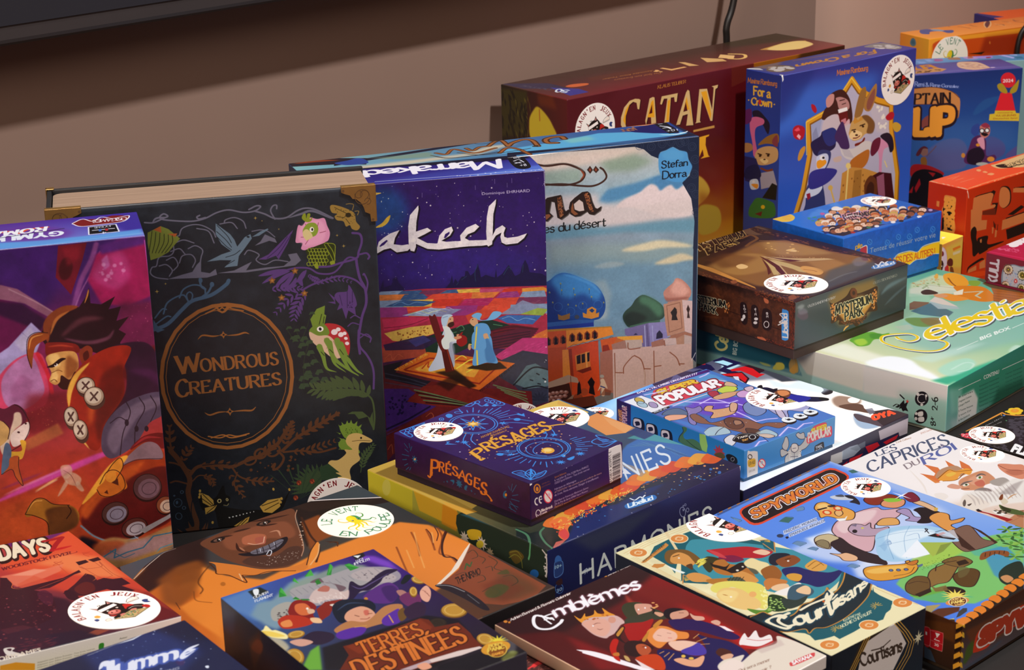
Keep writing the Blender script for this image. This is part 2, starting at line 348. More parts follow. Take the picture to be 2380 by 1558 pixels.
def print_material(name, im, rough=0.42, coat=0.0, spec=0.5, linen=0.12):
    m = bpy.data.materials.new(name); m.use_nodes = True; nt = m.node_tree; b = nt.nodes['Principled BSDF']
    tx = nt.nodes.new('ShaderNodeTexImage'); tx.image = im; tx.extension = 'EXTEND'; nt.links.new(tx.outputs[0], b.inputs['Base Color'])
    tc = nt.nodes.new('ShaderNodeTexCoord'); nz = nt.nodes.new('ShaderNodeTexNoise'); nz.inputs['Scale'].default_value = 900; nz.inputs['Detail'].default_value = 2
    nt.links.new(tc.outputs['Object'], nz.inputs['Vector']); bp = nt.nodes.new('ShaderNodeBump'); bp.inputs['Strength'].default_value = linen; bp.inputs['Distance'].default_value = 0.0004
    nt.links.new(nz.outputs[0], bp.inputs['Height']); nt.links.new(bp.outputs[0], b.inputs['Normal'])
    n2 = nt.nodes.new('ShaderNodeTexNoise'); n2.inputs['Scale'].default_value = 25; nt.links.new(tc.outputs['Object'], n2.inputs['Vector'])
    mr = nt.nodes.new('ShaderNodeMapRange'); mr.inputs[3].default_value = rough - .08; mr.inputs[4].default_value = rough + .08
    nt.links.new(n2.outputs[0], mr.inputs[0]); nt.links.new(mr.outputs[0], b.inputs['Roughness'])
    b.inputs['Coat Weight'].default_value = coat; b.inputs['Coat Roughness'].default_value = .2; b.inputs['Specular IOR Level'].default_value = spec
    return m

# ---------------------------------------------------------------- printed boxes
FACE_AX = {'top': (0, 1), 'front': (0, 2), 'left': (1, 2), 'right': (1, 2)}
def face_size(f, w, d, h): return {'top': (w, d), 'front': (w, h), 'left': (d, h), 'right': (d, h)}[f]
def printed_block(name, w, d, h, z0, mats, plain, parent, bev=0.0009, inset=0.0, base_h=None):
    """A carton part spanning z0..h, local origin at its front left bottom corner; faces carry their own print."""
    H = base_h or h
    bm = bmesh.new(); add_box(bm, inset, inset, z0, w - inset, d - inset, h, bev, 3); bmesh.ops.recalc_face_normals(bm, faces=bm.faces)
    names = ['top', 'front', 'left', 'right']; uvl = bm.loops.layers.uv.new('UVMap')
    for f in bm.faces:
        n = f.normal; sc = {'top': n.z, 'front': -n.y, 'left': -n.x, 'right': n.x, None: max(-n.z, n.y)}; k = max(sc, key=lambda q: sc[q])
        idx = names.index(k) if k else 4; f.material_index = idx; f.smooth = False
        for l in f.loops:
            c = l.vert.co
            l[uvl].uv = {'top': (c.x / w, c.y / d), 'front': (c.x / w, c.z / H), 'left': (1 - c.y / d, c.z / H), 'right': (c.y / d, c.z / H), None: (c.x / w, c.y / d)}[k]
    me = bpy.data.meshes.new(name); bm.to_mesh(me); bm.free()
    return link(name, me, [mats.get(k) or plain for k in names] + [plain], parent)
GROUP = 'board game boxes laid out on the table'
def place(name, key, label, cat='board game box', group=GROUP):
    x, y, z, yaw, tilt, w, d, h = BOX[key]
    e = bpy.data.objects.new(name, None); e.empty_display_size = .05; C.objects.link(e)
    M = Matrix.Translation((x, y, z)) @ Matrix.Rotation(yaw, 4, 'Z') @ Matrix.Rotation(tilt, 4, 'Y')
    e.matrix_world = M @ Matrix.Translation((w / 2, d / 2, 0)); tag(e, label, cat, group)
    return e, w, d, h
def face_mats(key, w, d, h, rough, coat, ppm):
    ms = {}; ppm = max(2.8, 6.2 / (Vector(BOX[key][:3]) - cam_ob.matrix_world.translation).length)   # finer print on nearer boxes
    for f in ('top', 'front', 'left', 'right'):
        prog = ART.get((key, f))
        if prog is None: continue
        a, b = face_size(f, w, d, h); cv = Canvas(a, b, ppm); paint(cv, prog); ms[f] = print_material('print_' + f, cv.image('print_' + f), rough, coat)
    return ms
def shift(o, w, d): o.location = (-w / 2, -d / 2, 0)
def game_box(name, key, label, plain=(.1, .1, .1), tray_col=None, gap=.003, rough=.42, coat=.0, ppm=3.6, inset=.0011, cat='board game box'):
    e, w, d, h = place(name, key, label, cat)
    ms = face_mats(key, w, d, h, rough, coat, ppm)
    pl = mat('carton_side', plain, .5, noise=.15, scale=60)
    lid = printed_block('lid', w, d, h, gap, ms, pl, e); shift(lid, w, d)
    tm = mat('tray_paper', tray_col or tuple(c * .7 for c in plain), .55, noise=.25, scale=80)
    bm = bmesh.new(); add_box(bm, inset, inset, 0, w - inset, d - inset, gap, .0004, 1); tr = bm_obj('tray', bm, [tm], e); shift(tr, w, d)
    return e
STICK = {}
def sticker(parent_key, parent, face, u, v, r, rot, kind, clip=True, label=None):
    """A round paper sticker lying on a printed face; u, v, r in metres on that face."""
    x, y, z, yaw, tilt, w, d, h = BOX[parent_key]; W, H = face_size(face, w, d, h); th = .00035
    if kind not in STICK:
        cv = Canvas(.1, .1, 7, '969493'); paint(cv, ART[('sticker', kind)]); STICK[kind] = print_material('sticker_' + kind, cv.image('sticker_' + kind), .45, 0, .4, .03)
    a = np.linspace(0, 2 * np.pi, 72, endpoint=False); P = np.c_[u + r * np.cos(a), v + r * np.sin(a)]
    if clip: P[:, 0] = np.clip(P[:, 0], .0005, W - .0005); P[:, 1] = np.clip(P[:, 1], .0005, H - .0005)
    keep = [i for i in range(72) if np.hypot(*(P[i] - P[i - 1])) > 1e-6]; P = P[keep]
    def loc(p, o): return {'top': (p[0], p[1], h + o), 'front': (p[0], -o, p[1]), 'left': (-o, d - p[0], p[1]), 'right': (w + o, p[0], p[1])}[face]
    bm = bmesh.new(); top = [bm.verts.new(loc(p, th)) for p in P]; bot = [bm.verts.new(loc(p, 0.00002)) for p in P]
    f = bm.faces.new(top); uvl = bm.loops.layers.uv.new('UVMap'); ca, sa = math.cos(rot), math.sin(rot)
    for l, p in zip(f.loops, P):
        dx, dy = (p[0] - u) / r / 2, (p[1] - v) / r / 2; l[uvl].uv = (.5 + dx * ca + dy * sa, .5 - dx * sa + dy * ca)
    for i in range(len(P)): bm.faces.new((top[i - 1], top[i], bot[i], bot[i - 1]))
    me = bpy.data.meshes.new('sticker'); bmesh.ops.recalc_face_normals(bm, faces=bm.faces); bm.to_mesh(me); bm.free()
    o = link('sticker', me, [STICK[kind]], parent); shift(o, w, d); o['label'] = label or LBL[kind]
    return o
LBL = {'boar': 'round white sticker with a dark boar playing a board game', 'octopus': 'round white sticker with a yellow and green octopus'}

BOX = {   # x y z of the front left bottom corner, yaw, tilt, width, depth, height (metres, radians)
    'A': (-0.55962, 1.25576, 0.00000, 0.26788, 0.00000, 0.29500, 0.07143, 0.29468),
    'B': (-0.36899, 1.41406, 0.00000, 0.21324, 0.00000, 0.26433, 0.07057, 0.29376),
    'C': (-0.20853, 1.53348, 0.00000, 0.22546, 0.00000, 0.24759, 0.05608, 0.27279),
    'D': (-0.18072, 1.60104, 0.00000, 0.35241, 0.00000, 0.39029, 0.06819, 0.26545),
    'E': (0.06444, 1.92763, 0.00000, 0.66984, 0.00000, 0.44000, 0.11381, 0.26239),
    'F': (0.30755, 2.02689, 0.00000, 0.66881, 0.00000, 0.23143, 0.05538, 0.26277),
    'G': (0.47874, 2.29438, 0.00000, 0.21552, 0.00000, 0.19000, 0.06443, 0.20216),
    'K': (0.52176, 2.02112, 0.00000, 0.70432, 0.00000, 0.19000, 0.05429, 0.12775),
    'R': (0.02297, 1.25612, 0.00000, 0.74147, 0.00000, 0.22452, 0.21788, 0.06224),
    'P': (0.19264, 1.41976, 0.00000, 0.74956, 0.00000, 0.23814, 0.22600, 0.03366),
    'O': (0.40876, 1.60871, 0.00000, 0.82085, 0.00000, 0.31200, 0.31200, 0.05068),
    'T': (-0.18348, 1.02723, 0.00000, 0.69266, 0.00000, 0.27435, 0.24783, 0.05908),
    'V': (-0.24992, 0.80408, 0.00000, 0.64590, 0.00000, 0.17900, 0.17900, 0.11828),
    'Y': (0.21023, 1.09356, 0.00000, 0.69538, 0.00000, 0.10205, 0.21218, 0.05906),
    'X': (0.10331, 0.98820, 0.05912, 0.71084, 0.00000, 0.13241, 0.18405, 0.01100),
    'Z': (0.31668, 1.16209, 0.00000, 0.74522, 0.00000, 0.16765, 0.24809, 0.04248),
    'AA': (0.42161, 1.35543, 0.00000, 0.73407, 0.00000, 0.12646, 0.19600, 0.01852),
    'S': (0.01131, 1.29669, 0.06224, 0.79543, 0.00000, 0.10933, 0.15559, 0.03736),
    'Q': (0.19498, 1.43585, 0.03366, 0.67695, 0.00000, 0.11566, 0.16147, 0.02996),
    'N': (0.27513, 1.68589, 0.05068, 0.71615, 0.00000, 0.17743, 0.20300, 0.05975),
    'M': (0.35405, 1.86930, 0.05068, 0.65961, 0.00000, 0.16051, 0.10445, 0.06799),
    'W': (-0.09290, 0.94604, 0.05908, 0.61019, 0.00000, 0.11952, 0.18410, 0.05259),
    'U': (-0.38123, 1.02208, 0.07796, 0.65709, 0.10118, 0.18600, 0.17870, 0.01860),
    'BB': (0.53596, 1.44395, 0.00000, 0.77862, 0.00000, 0.20000, 0.18000, 0.01500),
    'CC': (0.60214, 1.82772, 0.05068, 0.76587, 0.00000, 0.12000, 0.12000, 0.03532),
    'L': (0.48773, 1.98228, 0.00000, 0.80975, 0.00000, 0.04500, 0.03000, 0.07550),
    'I': (0.56890, 2.45208, 0.00000, 0.47608, 0.00000, 0.28000, 0.06119, 0.22000),
    'J': (0.70962, 2.63254, 0.00000, 0.38252, 0.00000, 0.25000, 0.06000, 0.21200),
    'H': (0.49913, 2.37890, 0.00000, 0.13307, 0.00000, 0.24000, 0.04000, 0.19850),
    'DD': (-0.04400, 0.90450, 0.00000, 0.69290, 0.00000, 0.22000, 0.15000, 0.05912),
}
ART = {}
ART[('sticker', 'boar')] = '''
G 969594 969594 969594 969594
X 490913 block 0 67,215,63,245,20,241,23,209 B
X 490913 block 0 63,252,66,282,23,288,19,255 A
X 490913 block 0 68,290,76,318,35,332,25,301 L
X 490913 block 0 79,325,94,352,55,374,40,345 A
X 490913 block 0 98,358,117,381,84,410,63,385 G
X 490913 block 0 123,386,146,405,120,440,94,420 N
X 490913 block 0 160,413,172,419,152,458,139,452 '
X 490913 block 0 186,425,215,433,205,476,174,468 E
X 490913 block 0 223,435,253,437,251,481,219,478 N
X 490913 block 0 311,426,339,414,357,454,328,467 J
X 490913 block 0 345,411,370,393,396,429,370,447 E
X 490913 block 0 375,388,396,367,429,396,406,419 U
X 490913 block 0 400,361,416,335,454,357,437,385 X
S 161111 3.5 345 290 45 10 40 14 -11 36 -48 -15 -26 -35
C 949086 350 300 35 30 34 14 6 -24 -35 -16
S 161111 2.5 350 298 75 19
C 090706 198 220 12 65 50 25 60 -10 40 -35 55 -25 -15 -40 -75 -25 -90 -15 -45 20
C 711512 300 275 40 10 30 -35 -20 -30 -40 0/200 220 20 10 15 -40 -20 -20 -20 20
C 140909 320 240 60 10 35 -30 -25 -30 -50 -10 -30 20
S 949086 2.5 320 220 40 15 40 -20/2.5 200 200 20 5
C 110807 165 265 15 45 45 25 55 0 30 -35 -5 -60 -25 -50 -55 -10 -35 25
P 110807 175 300 -41 24 31 -45
P 795452 170 298 -24 16 19 -30
P 110807 235 328 20 48 25 -46
P 795452 245 331 11 31 13 -30
P 110807 185 328 5 14 5 -12/196 328 5 18 5 -16/207 328 5 10 5 -8/218 328 5 14 5 -12/229 328 5 16 5 -14/240 328 5 20 5 -18/251 328 5 12 5 -10/262 328 5 16 5 -14/273 328 5 18 5 -16
P 969493 161 281 119 43 10 -29 -120 -45
S 292221 -2.5 161 281 119 43 10 -29 -120 -45 -9 31
E 969389 210 248 7 0 0 -7/272 265 7 0 0 -7
E 070707 212 246 3 0 0 -3/271 264 3 0 0 -3
E 774137 235 220 38 9 7 -26
E 855449 228 228 23 6 3 -14
E 351413 220 220 6 0 0 -8/252 226 6 0 0 -8
S 492320 3 198 195 27 -13 35 8
P 555435 190 135 130 65 105 -20 -125 -75
P 736344 200 136 120 58 88 -16 -108 -63
D 304829 40 2.5 8 3 210 136 320 190 395 178 300 120
D 712718 14 2 5.5 5 210 136 320 190 395 178 300 120
D 233554 12 2 5 6 210 136 320 190 395 178 300 120
S 231613 -3 190 135 130 65 105 -20 -125 -75 -110 30
E 774742 260 170 19 7 3 -9/340 200 20 3 2 -10
E 090706 220 155 24 8 4 -11
C 172547 430 280 20 10 20 -10 -10 -15 5 -25 -30 10
C 701513 400 220 25 5 15 -20 -10 -25 -25 10
C 856429 115 220 20 5 10 -20 -15 -15 -18 10
C 202748 95 180 20 5 5 -20 -20 -10
C 918985 145 150 25 10 10 -25 -30 -5
S 292221 2 145 150 25 10 10 -25 -30 -5 -5 20
'''
ART[('sticker', 'octopus')] = '''
G 969590 969590 969590 969590
X 255038 hand 0.25 103,314,121,344,64,378,45,346 L
X 255038 hand 0.25 126,351,151,376,106,424,79,397 E
X 255038 hand 0.25 197,401,231,409,218,473,181,465 V
X 255038 hand 0.25 240,410,275,408,279,474,242,476 E
X 255038 hand 0.25 284,406,317,395,339,458,303,469 N
X 255038 hand 0.25 325,391,354,372,392,426,361,447 T
X 255038 hand 0.25 45,147,74,104,128,137,97,183 E
X 255038 hand 0.25 83,94,122,60,164,107,122,143 N
X 255038 hand 0.25 193,28,245,21,255,83,200,91 P
X 255038 hand 0.25 258,21,309,29,302,91,247,83 O
X 255038 hand 0.25 322,33,369,54,345,112,294,89 U
X 255038 hand 0.25 380,62,419,96,379,145,337,108 L
X 255038 hand 0.25 428,106,456,150,404,185,374,138 P
X 255038 hand 0.25 461,162,476,212,416,231,400,177 E
Z 897812 17 240 240 -30 -40 -45 0 -20 -20 20 -25/17 245 230 -20 -55 -40 -20 -5 -35 20 -15
Z 918117 17 255 225 -5 -55 -20 -30 15 -35
Z 857514 16 270 225 10 -45 -10 -40 25 -30
Z 817629 15 280 230 30 -40 10 -35 25 -5
Z 255431 14 285 240 45 -30 30 10 10 -30 -25 -10
Z 857229 13 225 265 -45 10 -20 40 20 25 25 -15
Z 315629 13 280 275 45 5 20 35 -20 30 -20 -15
C 908013 215 250 -3 50 23 35 30 5 30 -20 5 -40 -15 -50 -35 -15
C 255431 270 338 25 -18 6 -40 -13 -40 -18 20 10 40
E 948529:60:10 235 300 15 -3 -4 -25
E 172329 235 265 8 0 0 -8/278 269 8 0 0 -8
E 969488 233 267 3 0 0 -3/276 271 3 0 0 -3
'''
ART[('A', 'front')] = '''
V 0 533533 0.12 723315 0.3 722616 0.5 662125 0.7 531435 0.9 251041 1 210938
P 230941::32 498 1566 646 -88 6 -148 -57 -96 -631 60
P 380830::49 470 1349 458 -28 159 -144 -82 -118 -572 12
P 410715 1154 1466 105 1 -22 -66 -55 -131 -28 43 -21 31
E 250409::5 1173 1374 24 -7 -12 -44
P 531017:60:11 1168 1453 69 2 -16 -52 -39 -19
S 482553::4 18.7 1293 1457 -24 -59 -45 -76 -36 -99
S 664369:70:2 4.4 1304 1428 -34 -71 -44 -69 -33 -66
P 601035::8 1289 1418 88 48 101 -5 8 -225 -101 -35 -95 22 -42 97
C 692552:70:17 1268 1329 38 65 77 26 24 -94 -59 -52
P 321347::9 1301 1451 175 39 -5 -51 -163 -23
P 765384:50:6 1306 1394 23 20 6 -46 -22 -15
D 866888:50:3 16 1.7 8.8 4 1300 1394 1401 1384 1378 1306 1277 1317
P 421130::17 1354 1216 146 -5 -7 -223 -115 14 -37 75
D 693549:60 26 1.1 3.4 5 1375 1214 1499 1200 1486 1042 1361 1057
P 543547::3 930 1337 60 -23 156 -132 -23 -15 -113 87 -117 36
S 766572:60:2 3.8 959 1317 94 -62 83 -67
P 190622::11 892 1279 108 -23 87 -79 -31 -37 -169 94
P 666488::3 878 1057 56 33 92 88 40 -51 -34 -71 -92 -59 -73 -38
S 464369:70 3.3 988 1142 41 -57 -48 -53
P 838396:50:8 957 1105 64 56 17 -48 -54 -52
C 842846::3 840 911 63 86 69 50 75 3 18 -85 -17 -116 -90 -30 -117 9
C 725074::3 892 952 45 64 72 32 29 -79 3 -83 -82 -55 -60 31
P 603557:60:11 921 924 49 53 39 -34 -23 -68 -60 -10
S 831625::3 14.5 1036 1051 29 -86 8 -78
P 461014:80:28 987 892 162 -8 -4 -144 -175 -12 -32 52
D 835033:50 40 1.1 2.8 8 960 837 1126 875 1123 737 967 704
P 724325:80:7 929 697 153 64 17 -45 -141 -53
P 692113:45:47 855 659 656 -53 -33 -398 -666 71
T 863177:85:8 26.5 800 460 124 43 148 53 159 51 45 6
T 966088:60:5 9.2 847 490 124 43 136 42
T 531641:60:5 11.4 839 516 168 49
P 833617:70:35 831 443 316 90 32 -128 -101 -123 -285 19
P 693114:60:18 996 295 122 -57 -148 -34 -160 50
C 867364:75:3 1074 580 33 2 9 -26 -19 -28 -21 9/1081 536 34 14 31 -29 -14 -29 -38 12/1058 527 -40 -19 -52 -23 64 40/1094 504 -31 -39 -12 -5 34 57/1121 494 19 -28 12 5 -19 39
T 462125:70 2.3 1079 567 30 -29 17 -51
T 967549:70:2 8.1 967 491 51 23 47 25
C 371222 844 852 47 -7 39 14 25 -16 16 -32 -19 -45 -29 28 -11 -53 -31 -37 -54 -5
C 867972::2 926 823 22 -3 0 -42 -29 -25 -21 -40 -10 -46 -23 -9 -5 48 36 38 22 50
C 938887 904 737 55 40 16 -2 -4 -41 -32 -38 -33 -8
E 251013 933 743 5 -1 0 -4/963 775 4 0 0 -4
S 180710 2.8 930 858 25 -21 21 -56 -5 -41 -32 -47 -40 -22
C 796541 839 805 41 -12 19 -26 -5 -41 -35 -31 -32 4
S 180710 2.8 881 796 20 -35 -10 -41
C 907123 888 667 48 -1 -1 42 21 -9 -14 -52 -15 -16 -37 11
C 324357 874 692 18 10 6 -37 -17 -58 -30 -26
C 723416 890 642 33 2 -3 -55 6 -68 -23 34 -7 38 -39 -13 24 27
S 180710 2.3 923 641 -5 -45 8 -75 -23 37 -12 36 -40 -16
C 390911::11 1352 958 144 77 -2 -155 -126 16
P 160610 1250 1291 -17 -38 -27 -35 -61 7 -56 -31 -38 -77 25 -49 44 -35 78 20 104 -48 50 12 -7 42 25 33 -26 20 43 48 -48 -12 22 56 -47 -7 29 49 -54 -26 -39 9
T 532513::3 33.2 1078 1091 8 74 58 46 59 10
T 724321::2 11.1 1089 1119 30 60 51 29
T 321621::9 22.3 1128 1108 80 55 87 2
T 392130::6 14.5 1138 1101 83 -27 77 8 30 32
T 765025 5.5 1228 1230 14 33 6 22
C 602912 1081 1125 -36 9 -34 -18 -12 -57 2 -41 8 -23 9 45 17 44 45 24
T 865829 5.5 1066 1126 -44 -11 -16 -45
S 120506 2.2 1082 1130 -47 5 -30 -24 -7 -63 10 -53
C 481210 1067 1075 16 16 95 -17 10 -37 -61 12 -55 -13
T 692517::2 6.7 1076 1074 48 0 48 -12
C 836336 1068 1037 54 12 53 -9 8 -50 -14 -36 -32 -24 -22 23 -8 -25 -19 -10 -20 19 11 31 -10 33
C 968353:80:6 1072 1033 38 7 7 -42 -30 -25 -14 -34 18 -8 11 28
C 532813:80:9 1147 1030 34 -34 -14 -39 -35 -20 0 48
C 532113 1188 1037 32 25 20 -20 -16 -51 -27 -2
C 321008 1203 1029 18 13 3 -27 -18 -13
T 150505 13.4 1064 993 26 4 29 19 19 3
E 969696 1099 998 7 2 1 -5
E 180805 1097 1000 4 0 0 -4
S 462511 2.2 1079 968 25 8 15 -7
S 391809 2.2 1073 935 14 5 9 -10
C 220807 1115 954 28 -21 24 30 11 -31 -28 -32 -33 -5 -19 20 9 14
C 190819::2 1305 1042 132 8 48 -89 -6 -167 -62 20 -83 -50 -98 -103 22 107 84 79 11 118
T 321333:70:14 34.4 1372 939 76 -21 34 -52
C 601509 1125 818 8 74 34 67 65 57 84 31 68 -14 -39 -90 -6 -101 -79 -105 -28 -93 -31 -11 -50 58
T 937331::3 19.2 1129 821 10 64 32 61 53 47
T 763114::15 34.1 1188 950 35 -88 -24 -129
C 360807:80:15 1256 924 91 42 -8 -124 -79 -105 -30 -87 -7 104
T 967941::2 9.2 1140 795 13 -86 37 -72
E 322118 1203 886 34 9 8 -33
E 665952 1200 901 34 9 8 -33
E 827973 1198 904 27 7 6 -27
S 322221 6.8 1190 916 19 -30/6.8 1214 915 -27 -26
O 180807 2.3 1200 901 34 9 8 -33
E 322118 1230 838 36 13 12 -37
E 665952 1227 853 36 13 12 -37
E 827973 1225 856 29 10 9 -30
S 322221 6.8 1216 870 21 -34/6.8 1242 869 -29 -30
O 180807 2.3 1227 853 36 13 12 -37
E 322118 1136 766 26 1 1 -41
E 665952 1133 781 26 1 1 -41
E 827973 1131 783 21 0 1 -32
S 322221 6.8 1125 798 14 -35/6.8 1144 798 -22 -32
O 180807 2.3 1133 781 26 1 1 -41
E 322118 1166 707 27 2 3 -42
E 665952 1163 722 27 2 3 -42
E 827973 1161 725 22 1 2 -34
S 322221 6.9 1155 740 15 -36/6.9 1174 740 -22 -33
O 180807 2.3 1163 722 27 2 3 -42
C 312738 1235 643 25 94 90 79 130 23 4 -89 -59 -35 -57 -77 -65 -41 -45 -6
C 464152:80:8 1259 665 34 68 84 68 90 18 9 -31 -87 -37 -70 -95 -38 -50
S 151017 3.5 1345 817 12 -50 -35 -80 -19 -90/3.5 1396 828 17 -50 -39 -68 -12 -72/3.5 1277 735 35 20 26 -16/3.5 1440 829 18 -51 -27 -57
E 151017 1340 729 8 -1 -1 -14/1375 699 8 -1 -1 -13/1413 694 8 -1 -1 -12
C 420811 1343 616 55 48 78 2 6 -63 -82 18
T 601619 9.3 1355 627 53 30 61 -9
C 602109 1121 382 32 45 68 71 62 65 30 27 88 49 59 -32 22 -78 14 -133 -13 -99 -110 -47 -126 -18 -76 36 -44 63
C 360808::6 1128 337 46 75 95 60 173 57 48 -44 -4 -176 -118 -55 -121 -18 -75 37
C 783513:80:12 1132 387 50 54 108 84 104 35 -74 -76 -107 -66 -62 -72
C 514248 1281 539 108 93 59 -8 14 -64 -100 11
S 251621 2.9 1281 539 80 29 101 -8
C 936824::2 1138 411 75 57 116 113 -33 5 -60 -47
C 784214 1202 470 30 26 15 41 34 2 25 -84 -58 -29 -38 11
C 865619 1241 532 55 54 14 -33 -34 -63 -33 5
C 834613 1279 527 26 -23 13 -45 -23 -3
S 190705 2.9 1201 464 14 -27 39 -9 52 27 -1 49 -25 32 -36 -4 -30 -46/2.9 1246 531 26 34 30 20 7 -38 -32 -51
P 321307 1259 486 26 15 0 -31/1227 447 13 11 3 -19
E 180707 1395 442 55 14 13 -57
E 342123 1395 447 53 13 13 -55
E 463440 1400 441 41 10 9 -40
O 251721 2.4 1401 441 27 7 6 -25
O 130505 2.4 1395 447 53 13 13 -55
E 180707 1261 350 52 13 10 -47
E 321918 1261 355 50 12 10 -45
E 535059 1266 349 39 10 7 -33
O 251721 2.4 1267 349 25 6 5 -21
O 130505 2.4 1261 355 50 12 10 -45
E 180707 1331 277 51 13 9 -40
E 361715 1330 282 49 12 9 -38
E 696570 1335 276 38 9 6 -28
O 251721 2.4 1337 276 25 6 4 -18
O 130505 2.4 1330 282 49 12 9 -38
E 180707 1460 355 36 9 9 -38
E 532818 1459 360 35 9 9 -37
E 796861 1464 355 27 7 6 -27
O 251721 2.4 1466 354 17 4 4 -17
O 130505 2.4 1459 360 35 9 9 -37
S 465869::2 7.1 1126 319 50 -55 76 -35 86 7
P 605861 1346 267 112 46 30 15 -2 -19 -119 -58
S 666880 3 1327 244 21 -22
C 664315 922 405 35 48 39 2 35 -29 60 -12 32 -39 -19 -53 -97 -23 -8 57 -43 32 -28 -2
C 362010:90:8 1002 406 88 5 29 -47 -16 -48 -96 -20 -5 60
S 866230 4.6 928 410 31 36 30 2
S 180805 2.9 922 402 38 52 36 2 35 -29 60 -13/2.9 921 399 35 -12 43 -34 2 -59/3.5 1085 412 9 -26 -20 -28
C 120813::12 1122 275 73 -49 -49 -43 -29 43
C 725333::8 1160 206 72 46 111 -23 143 39 -3 -105 -129 -64 -169 14
C 725763:80:12 1192 189 116 33 166 12 -3 -44 -158 -39 -90 7
C 722815:70:10 1162 231 91 5 31 -23 -93 -37
S 274759 -5.4 1202 174 47 25 -9 -37 53 17 63 10 44 44 86 6
S 396272 -4.2 1274 99 61 42 51 -2 38 39 61 13
S 274759 -3 1226 196 53 -40 41 13
P 333543::12 1251 90 106 41 128 51 -4 -116 -189 -21
T 765630:80:6 18.1 1275 112 83 32 123 26
N 0.05 60 3
S 763880:80 3.4 1472 1454 9 -346 6 -393 -3 -463
S 939496:70 5.2 1493 660 -2 -147
'''
ART[('A', 'top')] = '''
G 244976 414374 191456 461444
C 351753:80:42 895 189 164 107 156 -141 -112 -123
P 191453::32 1334 304 148 34 -8 -277 -74 26
P 305782:80:16 790 106 315 -34 213 4 154 27 -4 -82 -367 -28 -311 34
C 410709 1221 269 36 41 77 -6 46 27 59 -33 -27 -66 -84 -13 -77 -4
S 818288 5.4 1221 269 42 50 36 -46 36 52 42 -37 63 21 -28 -77 -90 -15 -71 -2 -30 48
X 828490 gothic 0 1433,285,1300,294,1297,252,1424,249 ORIGAMES
P 030206 1278 195 104 5 4 -107 -112 -1
S 788188 -5.3 1278 195 104 5 4 -107 -113 -5 5 107/6.3 1290 142 44 1 38 1
P 193771 1313 151 11 0 -2 -31 -10 0
P 641417 1337 150 11 -2 -1 -27 -10 0
X 788188 sans 0 1340,110,1324,111,1322,79,1337,82 4
X 788188 sans 0 1364,189,1299,187,1298,166,1364,170 JYDE
S 782910::2 12.7 917 212 65 28 31 -43 44 47 71 6
X 818488 block 0.2 1128,258,811,240,811,179,1120,198 ROMANS
X 768188 block 0.3 1184,175,895,189,895,108,1180,118 GYMUG
S 060510 6.3 1186 208 -131 -26 -107 -23
S 868588:40 3.1 945 -9 252 27 275 22
'''
